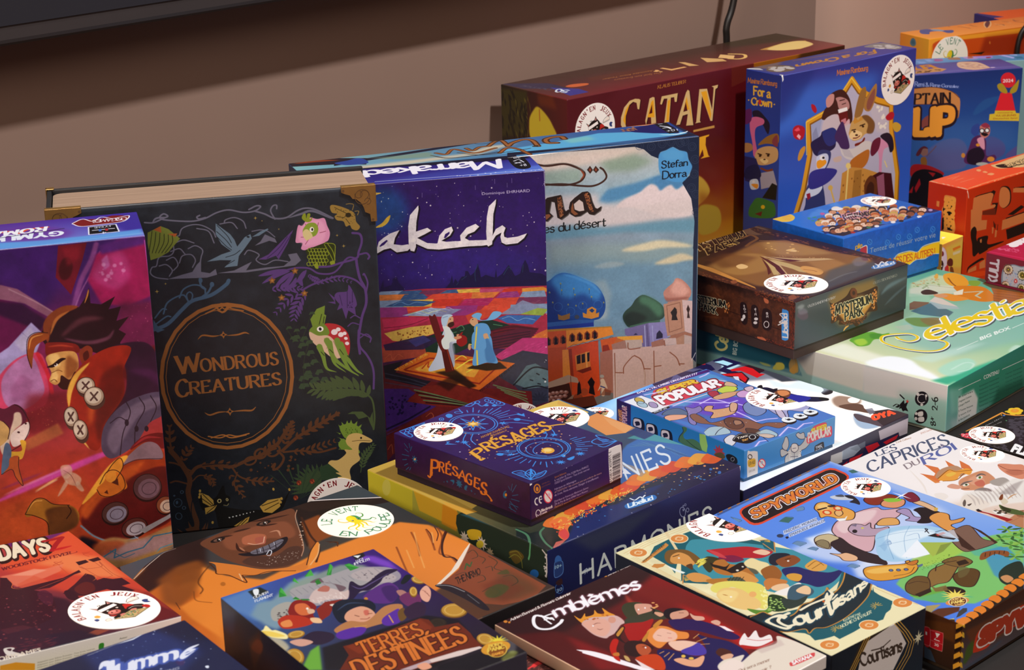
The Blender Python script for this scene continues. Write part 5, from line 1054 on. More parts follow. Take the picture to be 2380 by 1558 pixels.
ART[('D', 'front')] = '''
V 0 454138 0.35 456070 0.55 466272 0.7 586470 0.8 567281 1 777674
N 0.03 120 2
P 868177::27 868 1294 227 18 325 1 189 -3 71 -25 -166 -27 -235 -10 -413 -41
P 536456:80:28 1419 1260 190 15 96 -46 -96 -35 -143 7
P 586964:80:23 1140 1237 185 -3 9 -63 -195 4
P 878381:50:18 1326 1305 235 -25 -142 -29 -93 19
P 335775::14 1418 1063 48 53 143 15 144 29 117 -40 10 -38 -175 -7 -144 -11 -96 -20
P 315575::9 1705 1147 97 8 88 -47 -19 -29 -137 -8
C 918687::8 1551 1056 82 27 34 23 28 11 29 -13 20 -25 29 15 29 6 29 -26 44 18 35 -50 21 -95 -128 -12 -194 69 -96 16
P 878383:90:28 863 1119 275 3 280 -23 0 -45 191 -32 316 -5 16 -80 -284 -16 -334 18 -464 39
P 406171:90:19 859 969 417 -7 189 -36 241 2 235 -10 6 -75 -386 48 -380 11 -323 13
P 586765:60:34 1164 877 402 -40 357 -39 7 -74 -246 -3 -522 46
T 878572::12 40.4 1537 802 118 2 106 3 162 -31
T 848168::11 40.9 1714 712 101 9 48 5 73 -15
T 777975:70:9 28.6 1391 737 88 0 76 -5
P 717675:80:23 1356 652 93 15 35 -78 -24 -122 -59 -3
P 385566:40:46 1162 789 346 -23 296 -117 1 -173 -298 -16 -346 274
C 102959 901 490 3 134 86 33 91 32 68 7 46 27 41 6 51 -18 57 -30 58 -36 35 -49 15 -48 -4 -45 -23 -31 -36 -6 -81 6 -105 -3 -160 12
C 255885:85:23 1178 715 57 12 75 -30 81 -50 40 -51 -29 -30 -70 44 -69 -13 -58 30 -28 49
C 051746:85:28 904 602 256 65 45 -85 22 -82 104 -26 -174 -15 -256 31
T 387296:50:7 17.1 1230 722 80 -30 75 -44 46 -52
E 716733:80 1223 642 4 -1 0 -5
S 101935:70 2.3 1223 642 0 -23
E 716733:80 1286 641 4 -1 0 -5
S 101935:70 2.3 1286 641 0 -22
E 716733:80 1367 628 4 -1 0 -5
S 101935:70 2.3 1367 628 0 -23
E 716733:80 1292 610 4 -1 0 -5
S 101935:70 2.3 1292 610 -1 -23
E 716733:80 1379 587 4 -1 0 -5
S 101935:70 2.3 1379 587 -1 -23
E 716733:80 1332 559 4 -1 0 -5
S 101935:70 2.3 1332 559 0 -23
E 716733:80 1256 564 4 -1 0 -5
S 101935:70 2.3 1256 564 0 -23
E 716733:80 1160 639 4 -1 0 -5
S 101935:70 2.3 1160 639 -1 -22
E 716733:80 1443 549 4 -1 0 -5
S 101935:70 2.3 1443 549 -1 -22
E 716733:80 1297 553 4 -1 0 -5
S 101935:70 2.3 1297 553 0 -23
E 716733:80 1176 586 4 -1 0 -5
S 101935:70 2.3 1176 586 0 -22
E 716733:80 1218 676 4 -1 0 -5
S 101935:70 2.3 1218 676 -1 -22
O 386290:50 1.7 1413 542 22 -3 0 -22/1.7 1332 548 22 -3 0 -21/1.7 1204 560 22 -3 0 -21/1.7 1268 528 22 -3 0 -21
P 845520 1334 488 -3 26 21 -12 3 26 26 9 23 -16 -3 -23 18 5 -3 -24 -38 -5
P 112446 1366 520 15 8 13 -13 -13 -11
C 845520 1369 503 15 3 11 -13 -11 -9
P 584120 1204 495 -3 29 20 -12 23 3 21 5 -2 -28 -31 -5
E 252733 1301 495 13 -2 0 -11
P 183664 901 507 256 -20 151 -7 84 -15 -3 -11 -232 11 -256 20
P 112157 901 485 256 -20 232 -10 1 -21 -152 8 -338 20
C 152621 1544 461 13 27 33 24 24 31 35 17 36 -13 48 -32 30 -33 7 -47 -30 -19 -78 -3 -78 -12 -27 24
C 315340:80:18 1643 556 42 -11 54 -37 24 -43 -24 -32 -54 60 -48 29
C 061209:80:15 1548 455 48 27 77 -39 -29 -25 -60 -14
P 254132 1584 409 78 7 84 2 0 -14 -84 3 -84 -6
C 775448 1766 539 0 23 21 20 29 19 12 19 18 0 25 -15 30 -32 15 -31 -8 -28 -30 -7 -91 6
C 917064:80:15 1817 596 23 19 49 -46 13 -31 -49 -11 -48 30
C 583429:70:6 1769 539 24 -15 109 -9 -36 -12 -79 2
P 715144 1787 505 115 3 0 -8 -115 -4
P 745545 1764 496 102 9 17 -168 -101 -13
P 847473 1866 505 56 -13 4 -176 -43 21
S 513225 -3 1782 485 72 8 13 -136 -70 -13 -15 141
P 100505 1809 406 3 23 -9 19 15 15 7 10 11 -13 3 -17 -4 -17 9 -24
P 201008 1894 406 3 28 -7 19 9 22 11 -25 -6 -17 6 -30
P 654435 1782 324 101 12 43 -20 0 -14 -95 -4
P 715444 1831 304 49 16 0 -65 -48 8
P 776966 1880 320 46 -18 2 -113 -48 66
P 454161 1554 396 129 14 12 -127 -45 7 -93 77
P 555375 1683 410 90 -7 16 -87 -49 -40 -45 7
S 676987 4.7 1662 398 6 -111
S 312846 3.5 1674 402 9 -117
P 121023 1725 319 3 29 15 15 18 -23 0 -20/1602 358 12 8 12 -9
S 676987 3.6 1704 392 6 -106
S 586987 4.8 1789 322 12 1
P 823314 900 462 343 -21 2 -100 -347 26
P 915518 1243 441 240 -22 12 -43 -241 -28 -9 -7
P 742913 898 372 344 -22 20 -317 -372 25
P 812812 1245 344 167 15 10 -292 -160 -34
P 745116 900 473 343 -29 240 -23 0 -6 -240 19 -343 23
P 512108 1132 375 3 30 14 10 16 -18 0 -22
P 120505 1141 369 3 21 -4 10 10 8 10 -15 -4 -7 6 -16
P 512108 1171 374 3 30 14 11 16 -18 1 -22
P 120505 1180 368 3 21 -3 10 9 9 10 -15 -3 -8 5 -16
P 512108 1211 373 2 31 14 10 16 -18 1 -22
P 120505 1220 367 2 22 -3 9 9 9 11 -15 -4 -7 6 -16
P 512108 1258 376 3 30 14 11 16 -18 1 -22
P 120505 1267 370 3 21 -3 10 9 9 10 -15 -3 -8 5 -15
P 512108 1298 375 3 31 14 10 16 -18 1 -22
P 120505 1307 369 3 22 -4 9 10 9 10 -15 -4 -7 6 -16
P 512108 1338 375 2 30 14 11 17 -19 1 -22
P 120505 1347 369 2 21 -3 10 9 9 11 -15 -4 -8 6 -16
P 512108 1377 374 3 31 14 10 17 -18 1 -22
P 120505 1387 368 2 22 -3 9 9 9 11 -15 -4 -8 6 -15
S 511908 -1.7 1260 347 23 11 23 -11/-1.7 1309 349 24 11 23 -11/-1.7 1359 351 24 11 23 -11/-1.7 1409 353 24 11 23 -11/-1.8 1459 355 24 11 24 -11
P 915421 1222 336 32 -2 10 -137 -41 -6
P 581909 1254 334 17 0 10 -146 -17 9
P 844820 1288 297 77 12 6 -82 -75 -12
P 140807 1297 293 21 5 0 -46 -19 -2/1323 297 18 2 1 -45 -18 -2/1353 300 13 3 -1 -47 -11 -2
S 946935 4.7 1348 305 4 -81
P 451307 1296 215 75 12 5 -19 -48 -10
P 823614 1424 358 89 4 5 -76 -83 -5
P 581909 1435 327 30 1 12 -36 -42 0
P 916523 1513 362 137 -13 3 -42 -15 19 -114 14
P 774118 1513 356 44 -21 -74 -21
P 654235 1421 294 68 5 5 -232 -72 23
P 816965 1489 299 221 -15 219 -18 5 -377 -441 71
P 654842 1483 326 74 12 9 -45 -77 6
P 776964 1557 338 90 -10 3 -38 -84 3
P 654538 1698 306 66 10 10 -36 -73 -1
P 817270 1764 316 70 -7 4 -35 -64 6
N 0.015 8 6
S 583627 5.3 1500 277 8 -319/5.3 1506 174 36 -6/5.3 1548 164 3 35 39 41 18 9/5.4 1608 249 36 -29 18 -61 3 -72/5.4 1662 171 33 -6/5.4 1713 257 4 -196/5.4 1717 174 36 0/5.4 1801 238 37 -35 19 -44/5.4 1851 168 30 -4/5.4 1770 304 4 -27/5.3 1572 321 6 -33 60 -3
S 918579 2.4 1506 171 2 -213/2.4 1662 165 3 -78
P 715849 1135 176 117 25 47 -22 11 -30 -47 13 -94 -21 -35 6
S 452720 3.5 1264 191 4 -100
P 251108 1134 147 123 10 11 -66 35 -41 -170 22
E 583631 1151 115 13 -2 0 -10
E 816561:80 1149 119 7 -1 0 -5
E 583631 1172 118 13 -2 0 -10
E 816561:80 1170 122 7 -1 0 -5
E 583631 1192 116 13 -2 0 -10
E 816561:80 1190 120 7 -1 0 -5
E 583631 1216 117 13 -2 0 -10
E 816561:80 1213 121 7 -1 0 -5
E 583631 1239 112 13 -2 0 -10
E 816561:80 1237 116 7 -1 0 -5
E 583631 1163 96 13 -2 0 -10
E 816561:80 1160 100 7 -1 0 -5
E 583631 1186 95 13 -2 0 -10
E 816561:80 1184 99 7 -1 0 -5
E 583631 1210 94 13 -2 0 -10
E 816561:80 1207 98 7 -1 0 -5
E 583631 1233 94 13 -2 0 -10
E 816561:80 1231 97 7 -1 0 -5
E 583631 1145 87 13 -2 0 -10
E 816561:80 1143 91 7 -1 0 -5
E 583631 1174 77 13 -2 0 -10
E 816561:80 1172 81 7 -1 0 -5
E 583631 1201 78 13 -2 0 -10
E 816561:80 1198 82 7 -1 0 -5
E 582412 1303 74 25 -4 0 -20
E 672714 1336 98 21 -3 0 -20
P 110507 1298 86 3 58 9 16 6 -18 5 -48
P 100507 1360 88 6 34 -12 26 21 23 18 -29 -7 -23 8 -48
P 584435 1227 62 53 33 -6 -28 -24 -20
C 847261 1413 103 12 28 -2 18 17 3 12 -26 9 -30 -15 8 0 -41 -18 3 0 41 -18 -15
E 656258 1432 166 11 -2 0 -9
S 182246 5.3 1424 115 22 -11
P 451910:60 1446 98 36 -17 -6 -23 -54 9
P 381508 1133 72 253 0 35 -100 -289 47
S 251512 9.9 869 1320 135 -6 136 -46 102 -2 56 -20 37 -22 14 -23 -24 -29 -66 -10 -120 16/9.1 1139 1175 92 -6 94 -19 65 -8 48 13 23 24 -14 33 -18 15
S 454442:70 3.2 1141 1272 101 -2 60 -20 42 -31
T 582716 7.3 1325 1230 19 -29 -19 -24
P 251512 1360 1224 16 18 15 -22 -14 -17/1391 1220 14 19 18 -22 -16 -14
P 582718 1370 1223 6 8 6 -9 -6 -9/1400 1219 6 10 7 -11 -6 -7
P 383635 1123 1081 38 27 46 4 24 1 4 -22 9 -46 9 -15 14 7 14 -6 -19 -20 -33 -19 -18 12 -13 77 -19 7 -10 -52 18 -20 -28 -24 -32 8/1270 1046 7 26 24 20 37 22 29 2 11 -11 12 -42 14 -33 14 -6 21 11 -7 -22 -33 -18 -24 7 -12 15 -35 -18 -28 -1 -24 16
P 150907 1119 1084 37 27 47 4 23 2 4 -23 9 -46 9 -15 15 8 13 -6 -19 -21 -33 -18 -18 11 -13 78 -18 6 -11 -52 19 -20 -29 -24 -32 9/1265 1049 7 26 24 20 38 23 28 1 12 -11 11 -41 14 -33 14 -7 22 11 -8 -21 -33 -19 -24 7 -11 15 -36 -18 -28 -1 -23 16
P 878179 1295 1037 -4 27 28 19 19 -15 7 -42 -26 -1
P 583420 1207 1105 19 3 8 -64 5 -27 -19 -12 -11 47/1343 1110 21 2 16 -54 14 -42 -14 -5 -23 50/1277 1048 9 26 5 -41 23 -21 -19 -4 -19 18/1136 1029 28 1 9 -10 -23 -17
D 180906 40 1.8 4.1 1 1207 1105 1231 1107 1239 1017 1220 1005
D 180906 50 1.8 4.1 2 1343 1112 1367 1114 1394 1011 1375 1009
D 876238 26 0.9 2.3 3 1343 1112 1367 1114 1394 1011 1375 1009
D 876238 24 0.9 2.3 4 1207 1105 1231 1107 1239 1017 1220 1005
X 091010 hand 0.15 1112,939,1458,936,1458,976,1112,980 tes du désert
P 101526 603 1357 402 -22 321 -3 278 -20 5 16 191 25 155 -12 -3 -121 -4 -461 -25 3 6 139 -19 118 -49 84 14 16 24 16 12 44 -18 38 -10 37 -39 13 -34 21 -38 -13 -29 -6 -10 -30 -38 18 -39 35 -52 19 -278 16 -723 22/603 1357 1362 -3 0 -9 -361 -35 -1001 36
C 316185::2 1733 1239 10 28 29 8 36 12 34 -19 41 -14 10 -37 20 -38 -19 -39 -29 -29 -63 7 -59 43
C 386990:50:14 1753 1259 57 17 59 -29 -19 -25 -78 8
O 222738:90 1.9 1695 1301 21 -2 0 -20/1.4 1695 1301 11 -1 0 -11/1.9 1752 1309 21 -2 0 -20/1.4 1752 1309 12 -1 0 -11/1.9 1849 1303 21 -2 0 -20/1.4 1849 1303 12 -1 0 -11/1.9 1912 1278 21 -2 0 -20/1.4 1912 1278 12 -1 0 -11/1.9 1928 1213 22 -2 0 -20/1.4 1928 1213 12 -1 0 -11/1.9 1924 1141 22 -2 0 -20/1.4 1924 1141 12 -1 0 -11/1.9 1910 1074 22 -2 0 -20/1.4 1910 1074 12 -1 0 -11/1.9 1935 1039 22 -3 0 -20/1.4 1935 1039 12 -1 0 -11/1.9 1873 1309 21 -2 0 -20/1.4 1873 1309 12 -1 0 -11/1.9 1800 1313 21 -2 0 -20/1.4 1800 1313 12 -1 0 -11/1.9 1938 947 22 -3 0 -20/1.4 1938 947 12 -1 0 -11/1.8 1633 1312 21 -2 0 -20/1.4 1633 1312 11 -1 0 -11
X 061016 hand 0.2 1748,1188,1889,1188,1889,1218,1749,1224 Stefan
X 061016 hand 0.2 1753,1135,1885,1134,1884,1166,1754,1173 Dorra
P 101526 1925 826 21 9 0 -672 -25 27
S 848690 3 1921 176 12 18 10 20
'''
ART[('D', 'top')] = '''
G 366175 142645 092152 466463
P 305977::9 970 151 294 40 271 79 344 -103 43 -64 -4 -40 -183 4 -335 -3 -455 20
P 477066:60:27 1325 224 148 12 -6 -81 -131 -19
P 696760::35 253 147 537 11 172 97 137 -5 -232 -129 -642 -72
P 775235 1605 388 138 21 98 -3 115 -34 -5 -31 -102 -28 -138 23 -113 11
W 742715 50 24.7 6.7 -1.73 1.00 4 1612 380 1960 380 1946 341 1610 341
P 080933::6 1655 276 145 39 110 24 15 -107 -35 -135 -115 56 -72 57
W 604024 24 37.4 9.4 -1.10 0.80 5 1675 310 1750 313 1727 241 1659 253
P 071122 1973 387 5 -332 -21 -32 -190 8 159 49 2 107 20 167
P 060711 1861 329 70 11 -28 -217 -61 -13
X 788187 sans 0 1909,153,1844,145,1863,186,1922,190 10+
S 788187 11.3 1873 279 21 -28 5 -33/7.5 1864 229 26 2 2 -37/5.7 1881 319 20 0
P 060817 159 118 857 -88 -19 -49 -852 88
P 060918 195 250 965 159 817 -13 -9 -30 -822 7 -965 -173
T 808792 11 1787 116 63 -31 72 18 25 20
P 060817 993 90 625 -70 364 33 -17 -34 -994 13
S 311709 31.1 1219 -50 -68 -75 -75 -44 4 105 1 53/25.5 1079 17 -12 116 -41 48 -67 -79/22.3 977 204 -127 -50 -62 113 -65 -79 -36 45
S 533216 14.3 1219 -50 -68 -75 -75 -44 4 105 1 53/11.8 1079 17 -12 116 -41 48 -67 -79/10.3 977 204 -127 -50 -62 113 -65 -79 -36 45
S 251407 37.5 1278 174 -38 19 15 67 46 29 43 -8 -3 -50/32.8 1172 151 17 116 -30 40 -73 -40 -42 -54/28.4 1044 213 10 119 -37 -7 -59 -71/23.7 958 254 -46 -2 -51 -49 -14 55
S 533318 18.7 1278 174 -38 19 15 67 46 29 43 -8 -3 -50/16.4 1172 151 17 116 -30 40 -73 -40 -42 -54/14.2 1044 213 10 119 -37 -7 -59 -71/11.9 958 254 -46 -2 -51 -49 -14 55
S 191613 8.5 781 194 80 -86 108 -5 118 16 36 7/5.5 894 359 41 -44 55 -2 54 24
D 191613 5 8.6 13 3 1153 160 1185 169 1178 143 1148 138
S 141009 9.7 650 196 60 -83 124 -5 133 18
P 080612 3 371 166 1 195 -94 -39 -114 -135 64 -205 46
T 471907::5 31.2 21 322 104 3 110 -25
C 122352 197 251 67 22 57 26 25 -39 -9 -75 -96 6
P 465240:60:24 359 281 150 -18 159 6 -4 -107 -177 31
'''
ART[('E', 'front')] = '''
V 0 766115 0.18 735414 0.3 664008 0.5 441304 0.7 300505 1 340813
P 300509:70:41 -2 1343 402 -12 -161 -110 -236 -47
P 310204:80:62 987 1269 446 -13 27 -854 -140 27 -59 476
C 766021::6 866 700 122 17 87 -108 -110 -72 -89 44
P 573008:70:39 981 627 108 -47 277 -160 -364 4
C 665315::6 991 532 144 -27 38 -88 -44 -58 -135 13
P 180203 390 1108 2 43 23 52 41 30 41 5 28 -6 11 -6 -10 -53 -13 5 -7 35 -26 10 -28 -14 -25 -45 -3 -56 11 -45 54 -9 -9 -23 -57 22/571 1103 33 120 25 5 13 -5 13 -146 -38 0 -2 45 -23 -3 -14 -42/684 1179 12 42 123 0 -8 -49 -15 3 -5 27 -26 1 -13 -154 -38 6 24 147 -25 3 -17 -31/808 1040 75 175 13 14 13 -8 34 -203 -57 6 4 16 8 49 -39 -3 -21 -48/955 1026 10 5 22 187 61 -6 42 -127 10 126 -17 9 52 2 -4 -16 -17 -7 -20 -181 -16 3 -69 153 -15 -140 9 -9
P 837148 384 1113 1 42 23 52 41 31 41 5 29 -6 10 -7 -9 -52 -13 5 -7 35 -26 10 -29 -14 -25 -46 -2 -55 11 -45 53 -9 -8 -23 -58 22/565 1108 32 120 25 5 13 -5 13 -146 -37 0 -3 44 -23 -2 -14 -42/677 1184 12 42 123 0 -8 -49 -15 2 -5 28 -25 1 -13 -154 -39 6 25 147 -26 3 -16 -31/801 1045 75 175 13 14 13 -9 34 -202 -57 6 4 16 8 49 -39 -3 -21 -48/948 1031 10 5 22 187 61 -6 42 -127 10 126 -17 9 52 2 -4 -16 -17 -7 -20 -181 -16 3 -69 153 -15 -140 9 -9
P 906412 400 1135 20 58 33 32 -12 -23 -21 -46 -2 -49/581 1124 29 83 17 10 8 -101/736 1194 19 6 -12 -127 -19 3/856 1119 25 78 22 -79/908 1104 -10 90 29 -156/993 1205 44 0 40 -140 -6 -31
P 300506 856 1112 19 54 13 -52/594 1141 22 53 3 -51
P 765828 936 994 167 1 2 -15 -168 2
P 906614 984 945 80 3 -4 -9 -23 -4 -2 -44 24 -66 12 -8 -76 0 27 12 -10 40 -15 -23 -11 -18
X 704719 fine 0.3 657,1273,874,1275,875,1292,660,1292 KLAUS TEUBER
S 571920:60 2.1 20 1327 300 7 580 5 386 -4
P 837474 -3 1331 20 2 5 -15 -17 4
P 573306::2 1414 1322 563 -12 16 -99 -576 17
P 241304:90:27 1807 1311 387 6 3 -52 -451 -19
P 371208:80 1234 1318 178 2 3 -92 -178 -31
'''
ART[('E', 'left')] = '''
G 171508 320908 411011 121007
P 242208::16 -13 1291 244 18 -8 -254 -236 -41
W 080705:80 40 93.7 18.7 -1.32 1.20 4 -3 1292 231 1303 233 1057 -13 1014
W 494616:60 16 77.4 9.3 -1.32 0.80 6 124 1274 259 1283 252 1060 136 1040
C 908121::6 245 1145 40 68 38 22 65 -30 55 -51 26 -69 -198 -47
S 743714::2 6.1 334 1221 2 -61
P 582608:50:23 316 1304 131 8 35 -67 -149 0
'''
ART[('E', 'top')] = '''
G 390913 441112 211407 151010
P 211008:70:30 16 591 950 133 1108 -101 199 -94 -165 -155 -959 69 -871 -27
P 121124 11 575 194 -171 -5 -323 -119 -10 46 203 -112 111
P 161750 137 305 94 -133 -18 -104 -135 -1
X 768289 black 0.3 168,173,144,257,80,199,116,140 50
X 212029 black 0 118,263,71,474,30,452,73,247 nomar
C 733518 217 267 64 19 76 -33 -25 -38 -90 7
P 331307:50:14 461 362 419 -20 -42 -137 -428 80
X 644220 sans 0 868,264,494,278,474,255,842,236 Asmodee Klaus Teuber
X 644220 sans 0 856,187,536,223,512,196,826,155 Das Spiel zum Erweitern
P 826340 927 272 5 -95 128 7 -2 25 -97 -2 -10 63
P 796340 1153 298 -10 -129 -51 29 34 127/1243 207 104 -58 29 65 -67 116
P 856946 1382 256 39 -87 77 66 -36 84
S 856940 20.7 1511 294 47 -71 -53 -67 -61 -10 -36 46
D 826340 4 11.2 16.8 2 876 255 890 197 858 162 834 209
P 151304:70:35 1746 613 462 -55 45 -227 -246 16 -323 100
P 735425 1732 258 256 51 153 -40 -58 -114 -168 -55 -110 57
C 857446::7 1777 240 216 64 121 -19 3 -78 -49 -65 -139 -28 -114 32
'''
ART[('F', 'front')] = '''
V 0 274990 0.35 193882 0.7 153169 1 202155
C 265396:55:78 -16 970 221 20 310 37 209 70 102 102 -323 32 -349 -6 -135 -120
P 101746:50:50 -29 1322 320 3 -192 -232 -108 -54
P 737282 589 1200 135 -103 215 -106 24 -183 62 -238 15 -203 -892 67 35 140 52 210 10 229 164 31
P 606580:80:7 246 1005 102 20 -33 -183 -61 -25
P 807780:60:9 726 1068 214 -92 12 -166 -125 50
P 545771 269 937 29 38 37 -107 -62 -4
D 969690:80 14 9.1 16.3 5 794 1028 895 983 916 846 824 905
S 543509 -41 147 464 65 156 42 197 -24 191 199 47 101 86 59 63 69 -75 167 -84 124 -41 10 -143 78 -293 2 -185
S 876215 -30.3 136 466 66 156 44 196 -21 194 204 47 95 86 65 65 74 -80 162 -81 124 -40 6 -147 76 -293 1 -185
S 968637:80 -7 225 822 -13 192 212 51 89 85 73 65 76 -76
C 261311 343 1011 23 54 41 23 -23 39 50 28 73 4 56 -45 30 -62 11 -97 -84 -16 -35 64 -74 -3
C 805755 381 1077 -7 44 30 24 36 -5 -2 -43 -30 -24
C 735352 469 1092 -12 24 42 1 54 -23 23 -33 -8 -27 -75 11
C 846871 370 1000 103 20 24 -48 22 -18 63 19 -17 -85 -148 10
P 401011 480 1040 76 3 15 -68 -31 -24 -43 21
P 969696 478 1046 78 3 8 -22 -78 -4
P 805055 507 978 42 8 7 -30 -37 -2
S 190807 5.3 490 1096 42 1/4.4 512 1071 32 3
C 807578 360 994 103 27 57 -82 63 5 -17 -71 -191 17
C 091229 269 843 -8 45 72 24 19 26 63 -3 34 -42 23 -48 -30 -31 -124 -16
C 132048 352 930 41 15 53 -1 33 -34 -7 -57 -52 -14 -43 29
C 182344 317 806 105 4 3 -59 -60 -63 -123 -51 -15 -115 -37 -96 190 -38 14 147
C 808494 318 798 73 3 22 -34 -28 -53 -63 -4 -13 54
C 946215 319 769 63 -4 12 -24 -52 -20 -26 12
E 969696 360 780 23 -4 1 -15
E 111217 369 779 11 -2 0 -7
C 848896 243 614 83 22 43 -30 -40 -37 -104 -3
C 192055 260 707 125 7 107 -34 -82 -59 -146 -10
P 601322 234 587 31 1 7 -30 -26 -10
C 604322 624 974 35 133 46 40 14 -49 -31 -112
C 674824 708 1012 7 57 40 45 52 36 0 -80 -44 -74
C 543128:90 729 1016 8 50 56 57 -1 -65 -35 -54
C 806438 586 907 18 48 63 19 76 -4 52 -45 -2 -59 -65 -5 -42 -22 -64 -1 -40 40
C 402512:80:5 689 971 54 -1 64 -55 -13 -57 -55 9 7 51
C 948259 592 884 37 16 66 -26 -9 -28 -54 -6 -44 22
S 191006 7.1 607 903 32 -1/7.2 676 918 43 4
E 191006 629 891 11 -2 0 -6/704 910 11 -2 0 -6
E 261411 650 867 13 -2 0 -6
S 471411 6.3 621 853 32 -3 27 8
P 805722 615 953 9 28 34 -27 31 21 12 -24 -74 -14
S 471409 16.2 645 809 54 5 20 19
C 848282 516 823 76 -28 54 -1 74 24 67 -18 -8 -44 -74 -39 -109 11 -66 41
P 777578 505 832 88 -44 46 -60 -87 30
C 734315 607 719 96 35 65 4 -7 -66 -52 -36 -88 16
P 805726 536 657 85 22 110 -27 135 -54 -91 -287 -309 60 57 140
P 604117:70 644 653 65 -4 -1 -325 -89 17
S 948451 12.6 588 685 -10 -200
E 948451 588 693 22 -4 1 -18
D 472811:70 26 4.5 9.1 3 537 642 777 614 750 346 508 393
S 877237 12.5 439 586 55 -130
E 877237 439 587 21 -4 1 -16
C 251637 459 891 59 78 36 -64 38 -102 -65 3 -33 36
C 807167 456 760 63 4 2 -30 -53 2
C 845771 843 783 31 25 46 -15 25 -42 -44 -15 -12 -66 0 -76 -23 4 -6 92 -15 55
C 090817 862 825 66 11 47 -38 16 -70 -32 -17 -27 57
C 401021 780 741 17 64 66 12 -7 -66 -53 -36
P 260711 790 589 76 17 114 -28 48 -209 -253 -58
P 603545 846 579 65 11 23 -156 -54 -29
C 402111 738 546 51 51 58 -41 6 -92 -86 -30
C 261309 761 527 31 32 35 -29 -7 -60 -55 -5
S 948451 7.4 912 666 25 -42
C 701017 104 993 39 15 57 -24 -2 -50 -30 -16 -52 23/251 1112 31 -12 17 -32 -15 -12 -27 26/904 937 48 22 29 -19 -14 -28 -45 0
C 806422 969 882 33 6 44 -26 -6 -29 -34 -6 -29 24
C 805722 152 820 18 40 35 16 7 -23 -29 -46 -25 -10
P 966871 136 945 15 11 21 -17 -10 -17
P 943140 114 984 35 12 16 -21 -30 -2
X 804722 gothic 0.25 458,1248,726,1241,724,1270,457,1279 Maxime Rambourg
P 949696 -18 1321 28 -2 6 -32 -9 -12 -4 28
S 606594:50 2.6 20 1311 584 -2 539 7
'''
ART[('F', 'left')] = '''
V 0 152556 0.3 192962 0.7 152765 1 132156
X 845022 gothic 0.2 15,1236,242,1248,241,1276,16,1264 Maxime Rambourg
X 967527 gothic 0.45 62,1173,196,1174,194,1222,60,1221 For a
X 967527 gothic 0.45 46,1114,207,1124,206,1167,45,1153 Crown
E 801718 113 1139 11 2 0 -16
E 967527 26 1136 6 1 0 -4/225 1142 6 1 0 -4
C 111020 57 1073 48 15 49 -28 39 -36 -7 -58 -20 11 -30 37 -58 19
C 844160 44 1028 43 21 58 -5 1 -28 -57 -31 -8 -52 17 -69 15 -40 -38 -7 -13 77 -21 76
C 381338 -6 1063 53 23 2 -65 -48 -29
C 695031 -6 875 59 10 11 -34 -58 -25
C 846745 85 804 18 54 76 35 76 -1 3 -64 -66 -40 -77 -15
C 624420 106 887 71 63 80 28 2 -57 -90 -15
C 542529 216 935 36 35 7 -63 -33 1
S 221308 6.7 108 837 29 -2/6.6 171 848 28 2
E 221308 125 827 10 2 0 -7/188 840 10 2 0 -7
C 968458 124 804 38 14 29 -9 -28 -23
E 251311 160 812 9 2 0 -4
S 542514 11.7 135 755 49 -5 38 14
P 696774 126 725 105 34 32 -81 -124 -46
P 151638 -4 803 98 3 42 -80 -17 -76 -109 9
C 091331 18 734 78 36 40 -44 -18 -32 -108 -21
C 848996 50 666 58 19 11 -49 -58 -19
C 966320 60 646 54 11 -9 -28
E 969696 79 665 11 2 0 -8
P 071011 150 583 74 102 39 -7 -6 -88
C 235022 45 488 28 51 39 37 87 2 49 -19 -7 -73 -175 -36
E 967816 157 530 16 3 0 -12
P 461314 95 476 58 27 -9 -31
'''
ART[('F', 'top')] = '''
G 192153 191951 222150 172141
P 697175 5 289 58 -58 -22 -52 -49 89
P 697072 16 33 4 -28 -27 -21 3 26
C 363025 80 189 121 30 34 -84 -73 -77 -99 10 -28 68
D 666565 16 12.5 28.1 4 136 233 225 145 157 63 39 131
C 474545 969 244 162 5 -9 -159 -86 -35 -45 112
D 696869 14 13.5 26.9 5 995 247 1152 143 1062 67 954 193
X 664516 gothic 0.5 939,137,276,154,231,99,868,61 For a Crown
S 553317:80 8.2 353 246 439 -43
P 473628:70:9 34 260 180 48 60 -60 -189 -64
'''
